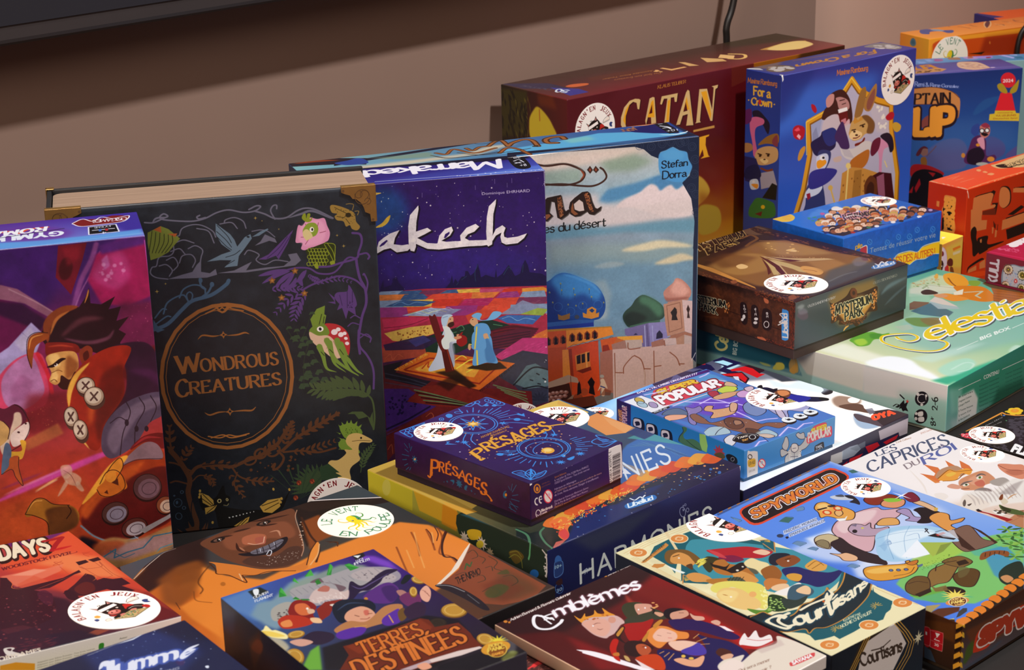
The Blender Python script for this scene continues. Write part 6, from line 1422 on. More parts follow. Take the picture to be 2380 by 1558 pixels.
ART[('G', 'front')] = '''
V 0 191628 0.25 273559 0.5 163563 0.75 132857 1 101945
C 333557::7 290 487 115 81 127 7 65 -70 -9 -122 -172 -12 -121 26
C 312954::7 605 520 142 55 108 -57 -11 -81 -172 -20
C 333055::5 878 451 134 72 9 -116 -123 9
C 163862:50:8 624 746 72 75 119 8 -164 -101
P 264268:40:67 211 679 356 23 348 -58 13 -164 -709 53
X 606790 script 0.15 205,941,511,910,510,926,204,970 Remi & Rene Gonzalez
C 805330 48 913 150 14 134 -1 121 -32 62 -44 12 -57 -8 -80 -23 26 -20 49 -86 22 -187 13 -151 -5
P 533217 476 788 44 -27 -1 -48 -34 -2 -24 46
S 402111 4.1 198 925 134 1 121 -32 66 -49/3.3 203 823 187 -13 86 -23
X 120811 western 0.15 77,832,462,812,458,882,82,895 CAPTAIN
C 602822:90 261 691 32 46 67 11 71 -53 -48 -61 -85 14
X 140814 fat 1.4 100,632,496,603,494,777,96,783 FLIP
X 946222 fat 0.55 99,639,492,610,490,778,96,787 FLIP
P 871419 805 858 77 -5 35 -120 -143 10
E 841419 852 937 53 -4 4 -50
C 675715 779 912 30 6 37 -43 2 -24 -39 11 -25 25/874 849 -2 24 32 38 24 23 -8 -64 -20 -19
X 969696 sans 0.1 815,924,888,922,886,944,814,946 2024
P 877520 774 743 143 -10 6 -16 26 -4 0 -51 -213 19 1 41 34 1
X 602011 sans 0 793,724,901,718,901,726,792,732 nominated by
X 602011 sans 0 781,704,924,697,924,709,781,715 VUL LES JEUNES
X 602011 sans 0 765,687,935,679,934,687,765,696 Deutsches Spiel
C 331434 606 504 21 64 51 20 45 -36 5 -73 11 -34 52 4 11 -34 -77 -18 -95 -1 -53 29
C 130715 607 488 76 18 39 -60 -48 -54 -71 22
C 804945 676 613 -2 32 33 18 36 -23 3 -49 -32 -26 -27 15
C 192859 616 609 6 40 42 17 11 -45 -23 -39
C 602030 682 653 33 14 32 -27 -38 -5
E 969696 691 616 14 -1 1 -13/727 616 14 -1 1 -13
O 110813 5 691 616 15 -1 1 -14/5 727 616 15 -1 1 -14
C 120709 686 596 25 6 27 -14 -25 -10
C 876070 662 565 43 5 14 -74 -18 1 -28 35
E 875717 669 524 14 -1 1 -10
E 805322 570 462 14 -1 1 -16
E 875722 767 422 26 -2 1 -17
E 707270 708 394 44 -3 1 -12
C 533836 268 505 19 31 30 -10 3 -37 -30 -10
C 331319 239 491 23 39 33 14 27 -19 -34 3 -16 -31 -16 -15
S 403036 6.7 316 477 40 38 20 23
C 533515 274 464 34 6 11 -50 -34 -6
C 601013 202 388 23 39 69 -5 69 -22 80 -47 -41 -21 -71 30 -101 -25
C 060509 199 125 14 213 65 52 87 -15 71 -38 -14 -65 -37 -246 -182 16
P 600813 242 270 31 63 11 -41 -31 -55/201 241 32 46 -6 -48
P 601013 331 370 52 -12 -16 -24
'''
ART[('G', 'top')] = '''
G 283065 343062 262452 283059
S 525982:70 6.6 214 16 380 46 362 -5
X 755019 block 0.8 439,175,191,141,245,262,437,276 FLIP
P 755533 260 117 179 58 39 -54 -60 -58 -193 -22
D 221309 24 4.9 11.5 4 259 108 443 133 419 82 236 57
C 816757 635 289 79 4 51 -49 -6 -159 -31 -30 -104 -14 -50 97
W 523039:80 24 50.3 10.1 -0.78 0.80 4 630 271 765 244 729 75 584 125
W 908882:80 20 50.4 8.4 -0.78 0.80 6 639 288 769 253 738 92 592 142
D 787286 4 8.3 14.9 3 772 80 793 73 776 39 755 46
'''
ART[('H', 'top')] = '''
G 265173 265373 315676 395680
C 573058 382 171 48 -12 -17 -57 -51 -7
C 574029 481 187 58 27 15 -66 -21 -36 -59 15
C 645883 594 200 85 40 7 -85 -44 -50 -55 24
C 644034 613 174 36 22 -7 -50 -36 -11
C 595387 686 197 93 39 -5 -104 -66 -24 -37 30
C 571937 734 153 33 2 -19 -37 -26 -3
P 646996 808 217 63 -5 38 -114 -23 -36 -38 114
P 164662 913 117 55 7 -15 -79 -49 2
P 597296 923 219 43 -32 -19 -37 -36 30
D 546994:60 8 12.1 25.9 4 255 163 357 178 316 66 222 70
'''
ART[('I', 'front')] = '''
G 885016 591603 662203 885512
P 956316 -1 1102 280 -10 565 2 4 -36 -567 7 -231 12 -28 -28 -4 -79 -15 2
P 803006::3 31 1063 49 19 226 -16 542 -12 15 -159 -825 73
P 511203:70:27 484 1063 364 -5 15 -163 -420 53
P 140803 345 963 148 0 -30 -17
E 956323:60 532 1020 6 -1 1 -10
'''
ART[('I', 'left')] = '''
G 854913 966018 967018 935616
C 324958 111 1037 4 28 23 17 25 -10 8 -30 -29 -17
C 204049:70 122 1046 11 22 25 -8 -5 -21
'''
ART[('I', 'top')] = '''
G 946328 945529 884722 915824
C 303458 164 295 48 22 19 -14 43 -57 25 -44 48 -33 -58 -68 -43 3 5 77 -72 23 -63 -63 -31 34 22 52
C 566977:80 236 272 46 -18 9 -61 -40 -12 -25 44
C 372024 673 218 106 96 31 6 -111 -120 -104 -94 22 39
O 918062 5.7 695 216 -12 -45 -102 -103
S 633724:80 13.2 464 252 17 -40 6 -59/13.3 573 259 -10 -48 12 -22/13.3 416 340 -1 -55/13.4 625 307 55 -10/13.3 722 156 48 -6 -21 -41/13.4 851 235 14 -38/13.5 957 247 -34 -62 15 -67/13.5 932 207 42 -1
S 968058:70 7.6 513 273 3 -57/7.6 743 197 0 -111/7.6 849 180 1 -29
'''
ART[('J', 'top')] = '''
G 944016 943716 963712 944016
P 141648 -19 283 43 18 74 -226 -295 -27
'''
ART[('J', 'front')] = '''
G 772812 772812 772812 772812
P 151649 -235 1095 276 -19 -272 -31
'''
ART[('J', 'left')] = '''
G 141544 141544 151649 151649
'''
ART[('M', 'top')] = '''
G 093976 063267 143973 144278
P 315685:50:14 574 373 -309 98 -117 -75/441 402 77 119 -89 -14/329 382 13 111 -52 -14
C 816821 0 517 64 32 59 -2 15 -36 -26 -52 -58 -37 -46 7 -11 46
S 733717:90 7 78 521 32 -29/5.8 54 497 31 -37
S 733717:80 5.8 39 466 19 -23
P 060717 11 170 123 2 250 -141 171 -9 245 49 -9 -38 -756 1 -19 46
C 140930:90 773 127 54 -18 -9 -86 -88 -10 -18 47
H 755439 817976 392 411 17 -16 -38 -35
H 482718 705930 444 381 15 -14 -32 -29
E 091540 404 331 10 -9 -17 -15
H 817064 817976 492 350 19 -17 -42 -37
E 818285 445 306 10 -9 -17 -15
H 817673 140907 529 313 19 -17 -33 -29
E 561014 480 272 10 -9 -17 -15
H 786252 817976 580 291 16 -15 -35 -31
H 817673 140907 608 252 15 -13 -45 -39
E 143928 560 209 10 -9 -17 -15
H 482718 643111 665 230 14 -13 -40 -34
H 755440 140907 343 391 16 -15 -35 -32
E 704217 305 340 10 -9 -17 -15
H 755439 643111 385 357 16 -15 -41 -37
H 482718 643111 442 333 14 -13 -36 -33
H 755439 705930 491 299 14 -13 -44 -39
E 704217 435 264 10 -9 -17 -15
H 755439 110709 523 263 15 -14 -44 -38
H 755439 140907 578 240 15 -14 -43 -38
E 143928 535 193 10 -9 -17 -15
H 482718 110709 613 199 14 -13 -36 -31
E 091540 562 159 10 -9 -17 -15
H 817673 817976 670 170 14 -13 -35 -30
E 091540 629 121 10 -9 -17 -15
H 755440 643111 711 141 14 -13 -36 -30
H 755440 817976 260 342 16 -14 -38 -35
E 080712 216 298 10 -9 -16 -15
H 817673 110709 297 319 15 -14 -33 -30
E 818285 253 275 10 -9 -16 -15
H 755440 311507 355 288 15 -14 -36 -33
E 561014 307 248 10 -9 -16 -15
H 786252 160915 394 266 18 -16 -33 -29
E 080712 355 217 10 -9 -17 -15
H 755440 705930 437 231 17 -15 -34 -30
E 704217 391 189 10 -9 -17 -15
H 755440 110709 486 211 18 -17 -41 -36
E 561014 437 172 10 -9 -17 -15
H 704427 643111 535 176 15 -13 -44 -38
H 755440 817976 599 168 17 -16 -45 -39
H 704427 160915 633 131 16 -15 -42 -36
E 080712 585 90 10 -9 -17 -15
H 482718 140907 701 112 18 -16 -45 -38
E 143928 645 78 10 -9 -17 -15
H 817064 110709 744 89 18 -16 -43 -36
H 786252 482711 162 305 16 -15 -41 -37
E 704217 116 265 10 -9 -16 -15
H 817064 482711 198 281 18 -16 -39 -36
E 818285 152 240 10 -9 -16 -15
H 817064 643111 242 248 14 -13 -36 -33
H 817673 160915 296 226 17 -15 -40 -36
E 143928 249 187 10 -9 -16 -15
H 786252 311507 339 205 18 -17 -43 -38
E 818285 300 158 10 -9 -16 -15
H 704427 705930 407 198 14 -13 -38 -34
H 755439 643111 451 176 18 -17 -40 -35
E 080712 408 132 10 -9 -17 -15
H 755440 311507 474 135 15 -14 -35 -30
H 755439 705930 543 126 17 -16 -41 -35
E 143928 495 86 10 -9 -17 -15
H 786252 482711 581 91 17 -15 -40 -34
H 482718 110709 632 79 17 -15 -43 -37
E 080712 576 46 10 -9 -17 -14
H 704427 311507 675 43 15 -13 -33 -28
E 818285 621 8 10 -9 -17 -14
H 755440 705930 114 281 14 -13 -37 -34
H 755439 817976 144 262 15 -14 -37 -34
H 817673 482711 172 235 14 -12 -41 -37
E 143928 133 189 10 -9 -16 -15
H 482718 311507 216 210 16 -14 -40 -36
E 818285 168 172 10 -9 -16 -15
H 755439 140907 271 205 17 -16 -39 -35
H 817064 160915 299 185 14 -12 -32 -28
H 704427 160915 345 165 14 -13 -42 -37
E 704217 294 129 10 -9 -16 -14
H 704427 110709 381 137 15 -14 -34 -30
H 482718 817976 410 117 17 -15 -32 -28
E 143928 369 72 10 -9 -16 -14
H 704427 140907 452 95 14 -13 -41 -35
H 786252 643111 478 75 18 -17 -41 -36
E 818285 433 33 10 -9 -17 -14
H 704427 705930 529 60 14 -13 -43 -37
E 080712 483 19 10 -9 -17 -14
H 786252 482711 65 177 18 -16 -34 -31
E 091540 18 139 10 -9 -16 -14
H 817064 110709 95 162 16 -15 -41 -37
H 482718 160915 134 152 14 -13 -36 -33
E 091540 92 109 10 -9 -16 -14
H 755439 160915 174 147 16 -14 -33 -29
E 143928 125 111 10 -9 -16 -14
H 755440 643111 219 145 18 -16 -33 -30
H 817064 311507 239 113 17 -16 -42 -37
E 561014 199 69 10 -9 -16 -14
H 817064 482711 286 110 17 -16 -36 -32
H 755440 311507 306 90 17 -15 -31 -28
E 143928 258 52 10 -9 -16 -14
H 482718 140907 350 84 17 -16 -32 -28
E 818285 308 40 10 -9 -16 -14
H 482718 140907 70 128 18 -16 -36 -33
H 786252 160915 97 123 17 -16 -40 -37
H 786252 643111 129 112 17 -16 -36 -32
H 482718 705930 161 107 17 -16 -33 -30
E 080712 120 65 10 -9 -16 -14
H 704427 643111 167 88 16 -15 -35 -31
E 561014 125 46 10 -9 -16 -14
H 817064 482711 210 86 17 -16 -38 -33
E 091540 157 53 10 -9 -16 -14
X 755361 fat 1 274,250,443,201,510,276,331,318 FUTURAMIX
X 060611 fat 0.2 284,256,448,205,503,268,332,311 FUTURAMIX
C 818285 375 432 65 2 -7 -40 -48 -2
S 818285 9.3 316 272 64 1 14 -43
C 643358 276 424 20 -6 -16 -28 -27 0
E 615373 769 53 9 -8 -18 -15
D 145140 9 5.8 13.8 3 181 426 234 377 112 280 68 321
'''
ART[('M', 'front')] = '''
G 124477 124476 103580 103982
N 0.03 20 2
X 627080 sans 0.12 214,216,759,197,757,229,214,244 Tentez de réussir votre vie
O 265892 3.9 599 270 19 -4 1 -15
S 265892 3.1 591 278 16 -16
O 265892 3.8 537 244 19 -4 1 -15
S 265892 3.1 529 252 16 -16
O 265892 3.9 732 247 19 -4 1 -16
S 265892 3.1 723 255 17 -16
O 265892 3.8 444 260 18 -4 1 -15
S 265892 3 436 267 16 -15
O 265892 3.8 355 246 18 -4 1 -15
S 265892 3 347 254 16 -16
O 265892 3.7 210 279 18 -4 1 -15
S 265892 3 202 286 16 -15
P 968015 417 139 35 21 91 -3 67 -20 44 23 75 4 76 -2 4 -69 -75 12 -55 -14 -76 9 -54 -20
S 939280 3.9 416 142 35 20 92 -2 67 -20 44 23 75 4 76 -4/3.9 549 80 55 17 75 -9 55 14 75 -11
X 823915 hand 0.3 338,105,763,96,760,132,334,150 CELLES DES AUTRES !
P 752130 141 258 48 6 7 -48 -63 26
S 969696 4.5 136 259 50 4 8 -43
X 896923 hand 0.4 97,261,154,262,148,288,97,286 pile
'''
ART[('M', 'left')] = '''
G 133876 144180 114488 104188
N 0.03 20 2
'''
ART[('N', 'top')] = '''
G 191007 150912 140809 201106
P 473216::27 88 698 555 113 155 -99 49 -483 -57 -80 -586 -85 -138 239
C 574222:90:21 156 684 224 49 105 -107 -159 -169 -96 -9 -106 54
C 604627:80:32 652 772 99 -101 12 -216 -26 -58 -196 171
P 362110:60:32 221 782 156 10 54 -168 -172 -45 -99 47
P 684722 128 766 0 -108 -83 -359 -16 -21 50 350 14 106
P 251106:90 4 650 65 14 -50 -388 -20 -202 -12 -60 -28 53 32 570
C 362618:90:14 848 1122 19 -114 -24 -100 -106 -14 -36 128 39 117
P 120706::7 640 1178 174 11 34 -67 -131 -85 -100 72
T 685233:80:7 27.7 724 1124 58 -13 25 -42
P 716145:90:9 527 1140 66 -37 43 -75 -198 -37 -78 -8
P 716145:90 458 625 78 -136 136 -138 9 -37 -149 97 -65 94/444 583 -10 -181 -24 -137 -5 112 4 77/455 600 -32 -133 -132 -186 -21 -4 31 99
P 301006 454 629 -12 -71 -48 -116 -76 -110 -30 4 62 97/432 595 -63 -100 -88 -99 -40 -13 81 78/463 592 -11 -100 -24 -139 -36 -96 42 145/470 613 26 -83 51 -107 74 -48 -129 76
P 685939 426 574 -62 -129 -84 -101 -19 20 73 85/456 571 -38 -153 -25 -109 9 -36 45 8 16 145
C 745530 440 341 45 9 18 -73 -24 -56 -58 -19 -15 67
S 472612 5.1 438 317 17 -44 1 -28
C 796645 240 599 45 3 -4 -46 -34 -19 -31 18/626 596 43 -1 -3 -41 -26 -7
D 796336 16 4.3 9.8 4 674 839 833 588 784 435 485 626
C 473218 526 755 55 2 -44 -70 -55 -2
P 604424:70:17 552 391 129 -77 -20 -89 -196 -15
D 745836 30 2.1 4.2 5 493 618 696 327 681 314 486 596
P 252933:80:26 308 109 205 104 217 -4 41 -68 61 20 -44 -119 -680 -29
C 414045:70:13 715 225 84 25 17 -45 -84 -52 -62 8
S 475054:50:6 8 371 97 135 18 91 -12
C 362127:70:8 838 266 40 -12 -70 -69 -39 12
P 101016:90:8 165 4 236 12 259 -4 229 -5 -17 -23 -803 -4
P 190712:80:8 804 414 28 -225 72 -101 -11 -85 -174 55 113 131 -69 266
S 604022:80 6.5 667 816 75 -106 21 -255 79 -193 -49 -89
P 150604:90 848 1122 -6 -151 0 -451 0 -258 59 -253 -35 -19 -50 215 -37 263 -10 454
W 553215:70 60 29.2 6.7 -1.59 1.00 4 841 1066 833 588 793 570 792 1023
W 552615:70 60 27.5 6.3 -1.59 1.00 5 826 507 893 17 854 2 779 468
W 553216:70 90 25.6 5.9 -1.74 1.00 6 -5 634 -6 7 24 25 39 668
W 663416:80 40 21 5.7 0.03 1.00 7 -28 78 90 -17 122 24 36 134
C 472615 27 445 36 2 -26 -38 -29 4/41 81 45 3 -28 -44 -39 2
P 080504:85:4 271 900 424 68 -30 -90 -360 -41 -102 -9
X 685533 western 0.5 255,917,684,919,763,1021,341,1046 MYSTERIUM
X 080403 western 0.1 264,921,685,923,756,1016,344,1043 MYSTERIUM
X 685533 western 0.5 279,836,561,865,619,940,347,923 PARK
X 080403 western 0.1 286,839,560,866,613,937,351,922 PARK
S 412613:90 17.7 632 912 80 8 -22 -68 -87 -29 -63 -25
T 776130 11 474 881 47 -5 2 -30
C 194369 694 84 35 18 43 -3 85 -5 12 -25 -29 -26 -59 -7 -73 20
X 747884 hand 0.4 700,72,839,49,869,79,732,104 Libellud
S 747884 8.3 767 117 -3 -24 57 24 -15 -26 38 8
'''
ART[('N', 'front')] = '''
G 192326 141923 182226 333536
P 404343:50:29 3 287 378 8 509 -10 8 -97 -511 13 -382 46
P 614825:90:26 246 269 135 20 229 -11 42 -93 -82 -98 -220 1 -64 80
P 253237:70:29 31 218 276 -125 354 -28 230 -20 3 -37 -872 41
T 476167:60:9 22.3 670 181 70 31 146 15
T 405157:50:7 14.9 702 114 89 39 107 35
C 413340:80:6 14 228 32 15 43 -16 9 -31 -41 -1
C 545359:60:7 21 254 41 2 35 -31 -58 2
C 717575:60:8 12 268 33 9 25 -12 -24 -11
X 787979 fine 0.2 96,249,307,248,306,260,95,262 OLEKSANDR NEVSKIY
X 616259 fine 0.2 603,252,797,250,796,264,602,264 OLEG SIDORENKO
C 261206 270 218 -10 19 39 -15 86 15 33 27 16 7 27 -9 15 -29 84 -2 71 4 10 -23 -4 -58 8 -50 -77 7 -7 -28 -43 -13 -35 -15 -37 27 -52 7 -53 13 -2 23 -59 -2 1 57
D 885828 40 3.5 7.1 3 265 230 299 222 331 116 284 127
D 885828 34 3.7 7.3 4 596 228 636 225 639 117 603 120
W 613317:80 60 21.7 5.8 -0.13 1.40 6 340 119 568 111 527 62 394 83
C 472513 423 239 3 26 26 2 23 -23 -2 -28 -26 0
E 261309 449 242 12 -3 1 -11
P 815826::10 318 200 271 0 12 -50 -76 -58 -141 17 -55 54
E 969056:70:22 511 178 54 -13 2 -36
X 969475 western 1.1 307,159,608,156,593,200,307,209 MYSTERIUM
X 969475 western 1.1 385,112,537,106,527,146,381,155 PARK
X 090706 western 0.35 307,159,608,156,593,200,307,209 MYSTERIUM
X 090706 western 0.35 385,112,537,106,527,146,381,155 PARK
T 957236 10.1 378 57 17 14 26 5
P 191005:60 23 37 888 -3 7 -26 -894 11
'''
ART[('N', 'left')] = '''
G 160907 150807 231209 150907
P 392112:80:26 369 259 402 11 233 10 9 -226 -236 9 -404 -29
N 0.1 16 5
S 150806:80 3.9 591 152 256 -13 170 -4/3.3 373 46 332 -1 287 3
C 553014::13 370 212 137 8 61 -44 -59 -73 -137 -10
C 311609:80 370 206 76 35 30 -4 46 -25 82 2 -20 -81 -75 -30 -137 -10
E 392214 450 239 26 6 0 -21
D 865428 20 3.3 5.9 3 553 184 593 199 584 133 554 131
X 969680 western 1.1 294,147,570,164,561,198,293,182 MYSTERIUM
X 969680 western 1.1 383,114,511,115,501,148,379,148 PARK
X 080606 western 0.3 294,147,570,164,561,198,293,182 MYSTERIUM
X 080606 western 0.3 383,114,511,115,501,148,379,148 PARK
C 140607 662 210 42 1 6 -92 -37 -5/735 213 43 1 6 -97 -41 -4/809 213 54 1 3 -88 -54 -8
X 969696 sans 0.1 701,173,693,211,678,208,687,169 10+
X 969696 sans 0.1 770,172,765,211,753,208,757,169 2-6
X 969696 sans 0.1 846,179,843,207,830,205,833,176 28
E 969696 687 146 10 2 0 -12/677 129 9 2 0 -8/767 154 13 3 0 -8/763 133 13 3 0 -8
O 969696 3.8 835 142 16 4 1 -16
C 286396 932 234 14 12 21 -1 8 -18 4 -113 -13 -23 -21 -3 -11 15
X 969696 hand 0.5 974,106,964,229,935,224,941,101 Libellud
S 969696 5.1 910 157 28 18 -21 -2 27 24 -25 17 17 10
W 552616:80 90 25.3 5.1 0.09 1.60 7 756 301 1003 302 1004 280 756 278
W 552212:80 70 25.1 5 -1.31 1.40 8 983 286 1011 287 1024 45 992 43
W 632614:80 70 25.6 5.1 0.11 1.40 9 762 71 1012 65 1013 37 763 36
C 824630 814 274 29 -4 0 -17 -21 0/777 63 43 5 15 -13 -43 -6
'''
ART[('O', 'top')] = '''
G 788269 195745 406357 737560
P 466766:70:68 625 649 1092 -173 -753 -516 -597 222 3 249
P 828681::36 26 751 -16 -279 -6 -463 108 146 45 334 34 214
C 869195::18 17 464 147 -33 27 -108 -60 -97 -90 -172 -14 110 -22 169
P 186351::21 9 94 -2 -89 619 -41 84 -3 -325 51 -276 52
C 578075:80:14 158 146 154 4 75 -42 -49 -63 -127 -12 -98 27
S 738684:70:5 8.9 198 97 120 -3 14 -41 -81 -21 -60 25
P 698382:60:28 205 331 260 -94 188 -78 -197 13 -238 45
C 708381:70:11 606 13 92 13 -2 -47 -72 -38 -47 32
C 356021::4 253 704 102 6 68 -29 -1 -53 42 -25 -92 -19 -42 26 -87 -23 -45 30 24 47
C 627727:80:8 253 678 56 -17 -42 -52 -59 8
C 244919:70:8 387 671 42 -38 -50 -31 -42 25
P 677560::15 1237 945 218 -16 53 -163 -174 -98 -252 191
P 737772:80:11 1149 899 135 -43 77 -159 -116 -40 -212 173
P 547263:80:15 1082 859 34 -102 -116 -94 -79 99
D 734716:80 20 4.4 9.8 3 1254 955 1417 879 1363 820 1190 910
D 354921:80 14 4.3 8.6 4 1241 940 1382 859 1260 760 1173 900
S 464933:80 4.3 1241 940 40 -113 46 -150
P 786021 1420 908 60 21 -1 -14 -62 -36 -27 1
C 785516 1489 886 61 -27 -20 -73 -95 -88 -74 -1 -20 56 47 67
S 462607 8.7 1451 836 -72 -68 -60 -82
C 734410 1331 734 55 -37 42 -84 -69 -98 -94 -64 -64 36 -17 96 -19 82 80 -8
P 573210 1440 567 41 -174 -152 -80 -66 53 -18 81 117 64
S 351806:80 5.3 1405 534 26 -78 16 -81/5.3 1367 514 23 -80 19 -78/5.2 1330 493 19 -81 23 -76/5.2 1293 473 16 -82 27 -74/5.2 1257 453 12 -84 30 -72
C 415721 1479 722 28 -51 -77 -30 -17 38
S 656960 -12.6 1284 639 75 -64 -89 -10 -19 -37
P 787972 1247 685 84 -12 -88 -44 -38 32
P 302010:90:6 1530 643 3 -222 -69 -37 -24 183 40 75
C 785118 1162 730 46 -27 3 -65 -13 -73 -84 44 13 74
C 140707 1146 826 50 -1 10 -28 -19 -52 -37 5 -36 40
C 735339 1147 748 38 -31 -7 -38 -51 4 -6 37
P 412818:90 936 771 47 1 35 -73 -94 -29 -82 44
P 244045::4 830 701 195 -11 -71 -172 -99 -19 -40 134
P 576669:90:4 1018 699 80 20 -32 -137 -43 -64 -72 89
P 737269 1034 709 84 16 -7 -51 -63 -129 -19 82
C 354921:90:5 704 658 65 -53 11 -97 -104 -9 -34 69
C 463821:80:5 754 596 72 -61 -47 -53 -88 25
P 626963:80:6 564 638 79 -43 -45 -53 -65 25
S 243134 17 422 528 -18 -30 -1 -51 45 -17 47 21 12 52 -47 49 -52 32 -40 -3 -51 -41 -22 -76 7 -84 33 -80 62 -38 77 8 39 29 4 46
X 243134 script 0.3 466,377,1267,205,1479,367,652,538 elestia
S 869195 19.9 432 542 -19 -30 0 -51 45 -17 47 21 12 52 -47 49 -52 32 -41 -2 -51 -42 -21 -77 6 -84 34 -79 61 -38 77 7 40 29 4 47
X 869195 script 0.4 476,391,1279,220,1491,382,663,553 elestia
S 817310 14.2 435 546 -18 -30 -1 -51 45 -17 47 21 12 52 -46 49 -53 32 -40 -2 -52 -42 -21 -77 6 -84 34 -79 62 -38 76 7 40 29 5 46
X 817310 script 0.04 479,395,1283,223,1495,386,666,557 elestia
X 828888 sans 0.3 656,195,903,163,934,189,692,221 BIG BOX
S 828888 -3.7 458 215 182 -14/-3.9 919 162 107 -9
'''
ART[('O', 'left')] = '''
G 598888 689086 969696 517883
P 969693:90:9 691 210 136 46 280 -1 -6 -145 -328 13
P 969696:90:12 1095 246 459 3 4 -71 -199 -50 -257 -24
P 598378:70:35 1297 158 261 20 17 -165 -206 -54
P 426573:95:5 32 230 665 -24 50 -101 -713 -10
P 174353::8 -12 282 669 -50 30 -106 -697 -28
C 968131:80:3 586 138 40 10 8 -22 -33 -20
C 967541:80:4 666 157 32 43 21 -48 -18 -46 -27 6
S 779296:60 2.5 719 169 14 -32 -6 -25
S 969693:50 1.9 691 204 10 -62
P 121013 1306 92 23 31 4 -19 20 17 -10 -31 13 -20 -18 1 -12 -8
S 121013 7 1307 143 22 -14
K 962826 5 1348 120 10.5 4.2 1.57
X 131213 roman 0.5 1331,87,1288,93,1271,77,1311,73 MU
E 141215 1424 153 36 3 -5 -38
O 969696 4.6 1424 153 22 6 1 -22
E 141215 1424 153 14 4 1 -17
E 969696 1402 170 8 2 0 -8/1446 173 7 2 0 -8/1426 122 8 2 0 -6
P 141215 1405 162 35 15 8 -32 -29 -13
E 141215 1424 62 35 3 -5 -38
C 969696 1408 78 25 12 2 -22 -24 -8/1412 53 28 10 2 -22 -27 -7
E 969696 1399 70 7 2 0 -8/1399 44 8 2 1 -9
X 171717 fine 0.35 1508,36,1494,78,1469,72,1484,29 8+
X 171717 fine 0.35 1509,115,1509,181,1476,173,1484,109 2-6
X 969663 script 0.45 274,128,308,326,217,330,207,122 Celestia
X 859696 sans 0.3 341,123,353,221,325,221,316,122 BIG BOX
C 969643:90:2 568 103 26 36 40 4 4 -23 -29 -16
C 967536:80:2 669 115 19 28 25 24 9 -45 -33 -14
C 969643:60:3 486 120 55 1 14 -9 -41 -4
'''  # darker back half includes the painted cast shadow of the fairground box
ART[('O', 'front')] = '''
G 607878 093728 164635 256560
P 185643:70:40 9 254 737 -66 36 -249 -715 163
P 789696:40:23 11 231 127 -27 -7 -122 -84 15
P 969696:90:13 102 159 146 1 50 -61 -9 -101 -50 -25 -138 16 9 99
P 698182:80:24 40 65 248 -55 113 -41 -321 18
P 093325:80:33 495 86 269 -22 23 -156 -386 61
S 969696 -3.1 102 201 211 -10/-3.3 526 181 222 -12
X 969696 sans 0.15 346,181,494,170,492,190,340,203 CONTENU
X 132422 sans 0 107,157,244,147,241,156,105,167 8 cartes
X 132422 sans 0 110,132,232,127,229,136,108,142 1 Rugissant Continue
X 132422 sans 0 113,108,219,107,216,116,111,118 6 Dangers Matelots
X 132422 sans 0 116,83,253,72,250,81,113,93 2 Toutes Astuces
X 132422 sans 0 119,58,241,52,238,61,116,68 2 tours Cor
X 132422 sans 0 121,33,229,32,225,41,119,43 6 les Joyaux
X 132422 sans 0 124,9,263,-3,259,6,122,18 7 Bonnes Tout
X 132422 sans 0 127,-16,250,-23,247,-14,125,-7 30 Cartes Cade
X 092623:80 sans 0 307,153,498,142,497,150,305,163 Extension Inattendue
X 092623:70 sans 0 564,141,735,129,734,137,563,149 Cartes Equipage
X 092623:80 sans 0 310,132,501,120,500,128,307,142 Extension Inattendue
X 092623:70 sans 0 567,119,738,107,737,115,566,127 Cartes Equipage
X 092623:80 sans 0 312,111,504,98,503,106,310,120 Extension Inattendue
X 092623:70 sans 0 571,97,741,84,740,92,569,105 Cartes Equipage
X 092623:80 sans 0 315,89,507,76,506,85,313,99 Extension Inattendue
X 092623:70 sans 0 574,75,745,62,743,70,572,83 Cartes Equipage
X 092623:80 sans 0 318,68,510,54,509,63,316,77 Extension Inattendue
X 092623:70 sans 0 577,53,748,40,747,48,575,61 Cartes Equipage
X 092623:80 sans 0 321,46,513,32,512,41,318,56 Extension Inattendue
X 092623:70 sans 0 580,31,751,17,750,26,579,39 Cartes Equipage
X 092623:80 sans 0 323,24,516,10,515,19,321,34 Extension Inattendue
X 092623:70 sans 0 583,9,755,-5,753,3,582,17 Cartes Equipage
'''
ART[('K', 'top')] = '''
G 852813 852609 832812 833423
C 806747 552 234 50 -2 162 14 185 -6 -241 -165 -124 46 -61 39
C 040302 566 212 42 -2 32 -17 -32 -16 -3 -62 -44 22 -16 32
X 040302 fat 1.2 610,175,920,187,826,116,576,137 SECRET
X 806747 fat 0.2 621,179,920,187,836,123,591,145 SECRET
C 855838 400 229 27 5 -7 -25 -33 -14 -5 13/389 177 28 3 -16 -31 -20 5/363 125 41 6 -3 -28 -39 -8
S 854632:80 7.5 115 224 77 -2/7.5 125 199 100 21/7.5 123 171 73 1/7.5 107 126 122 -2
S 776144:90 12.6 16 280 -17 -89 -3 -101 9 -83
W 776757 40 31.6 6.3 -1.68 0.80 4 11 269 22 19 -1 -1 -13 248
S 855232:90 10.7 29 11 182 9 181 -1 222 -8
W 886444 30 37.4 5.3 0.07 0.40 5 70 15 595 14 582 -4 77 7
'''
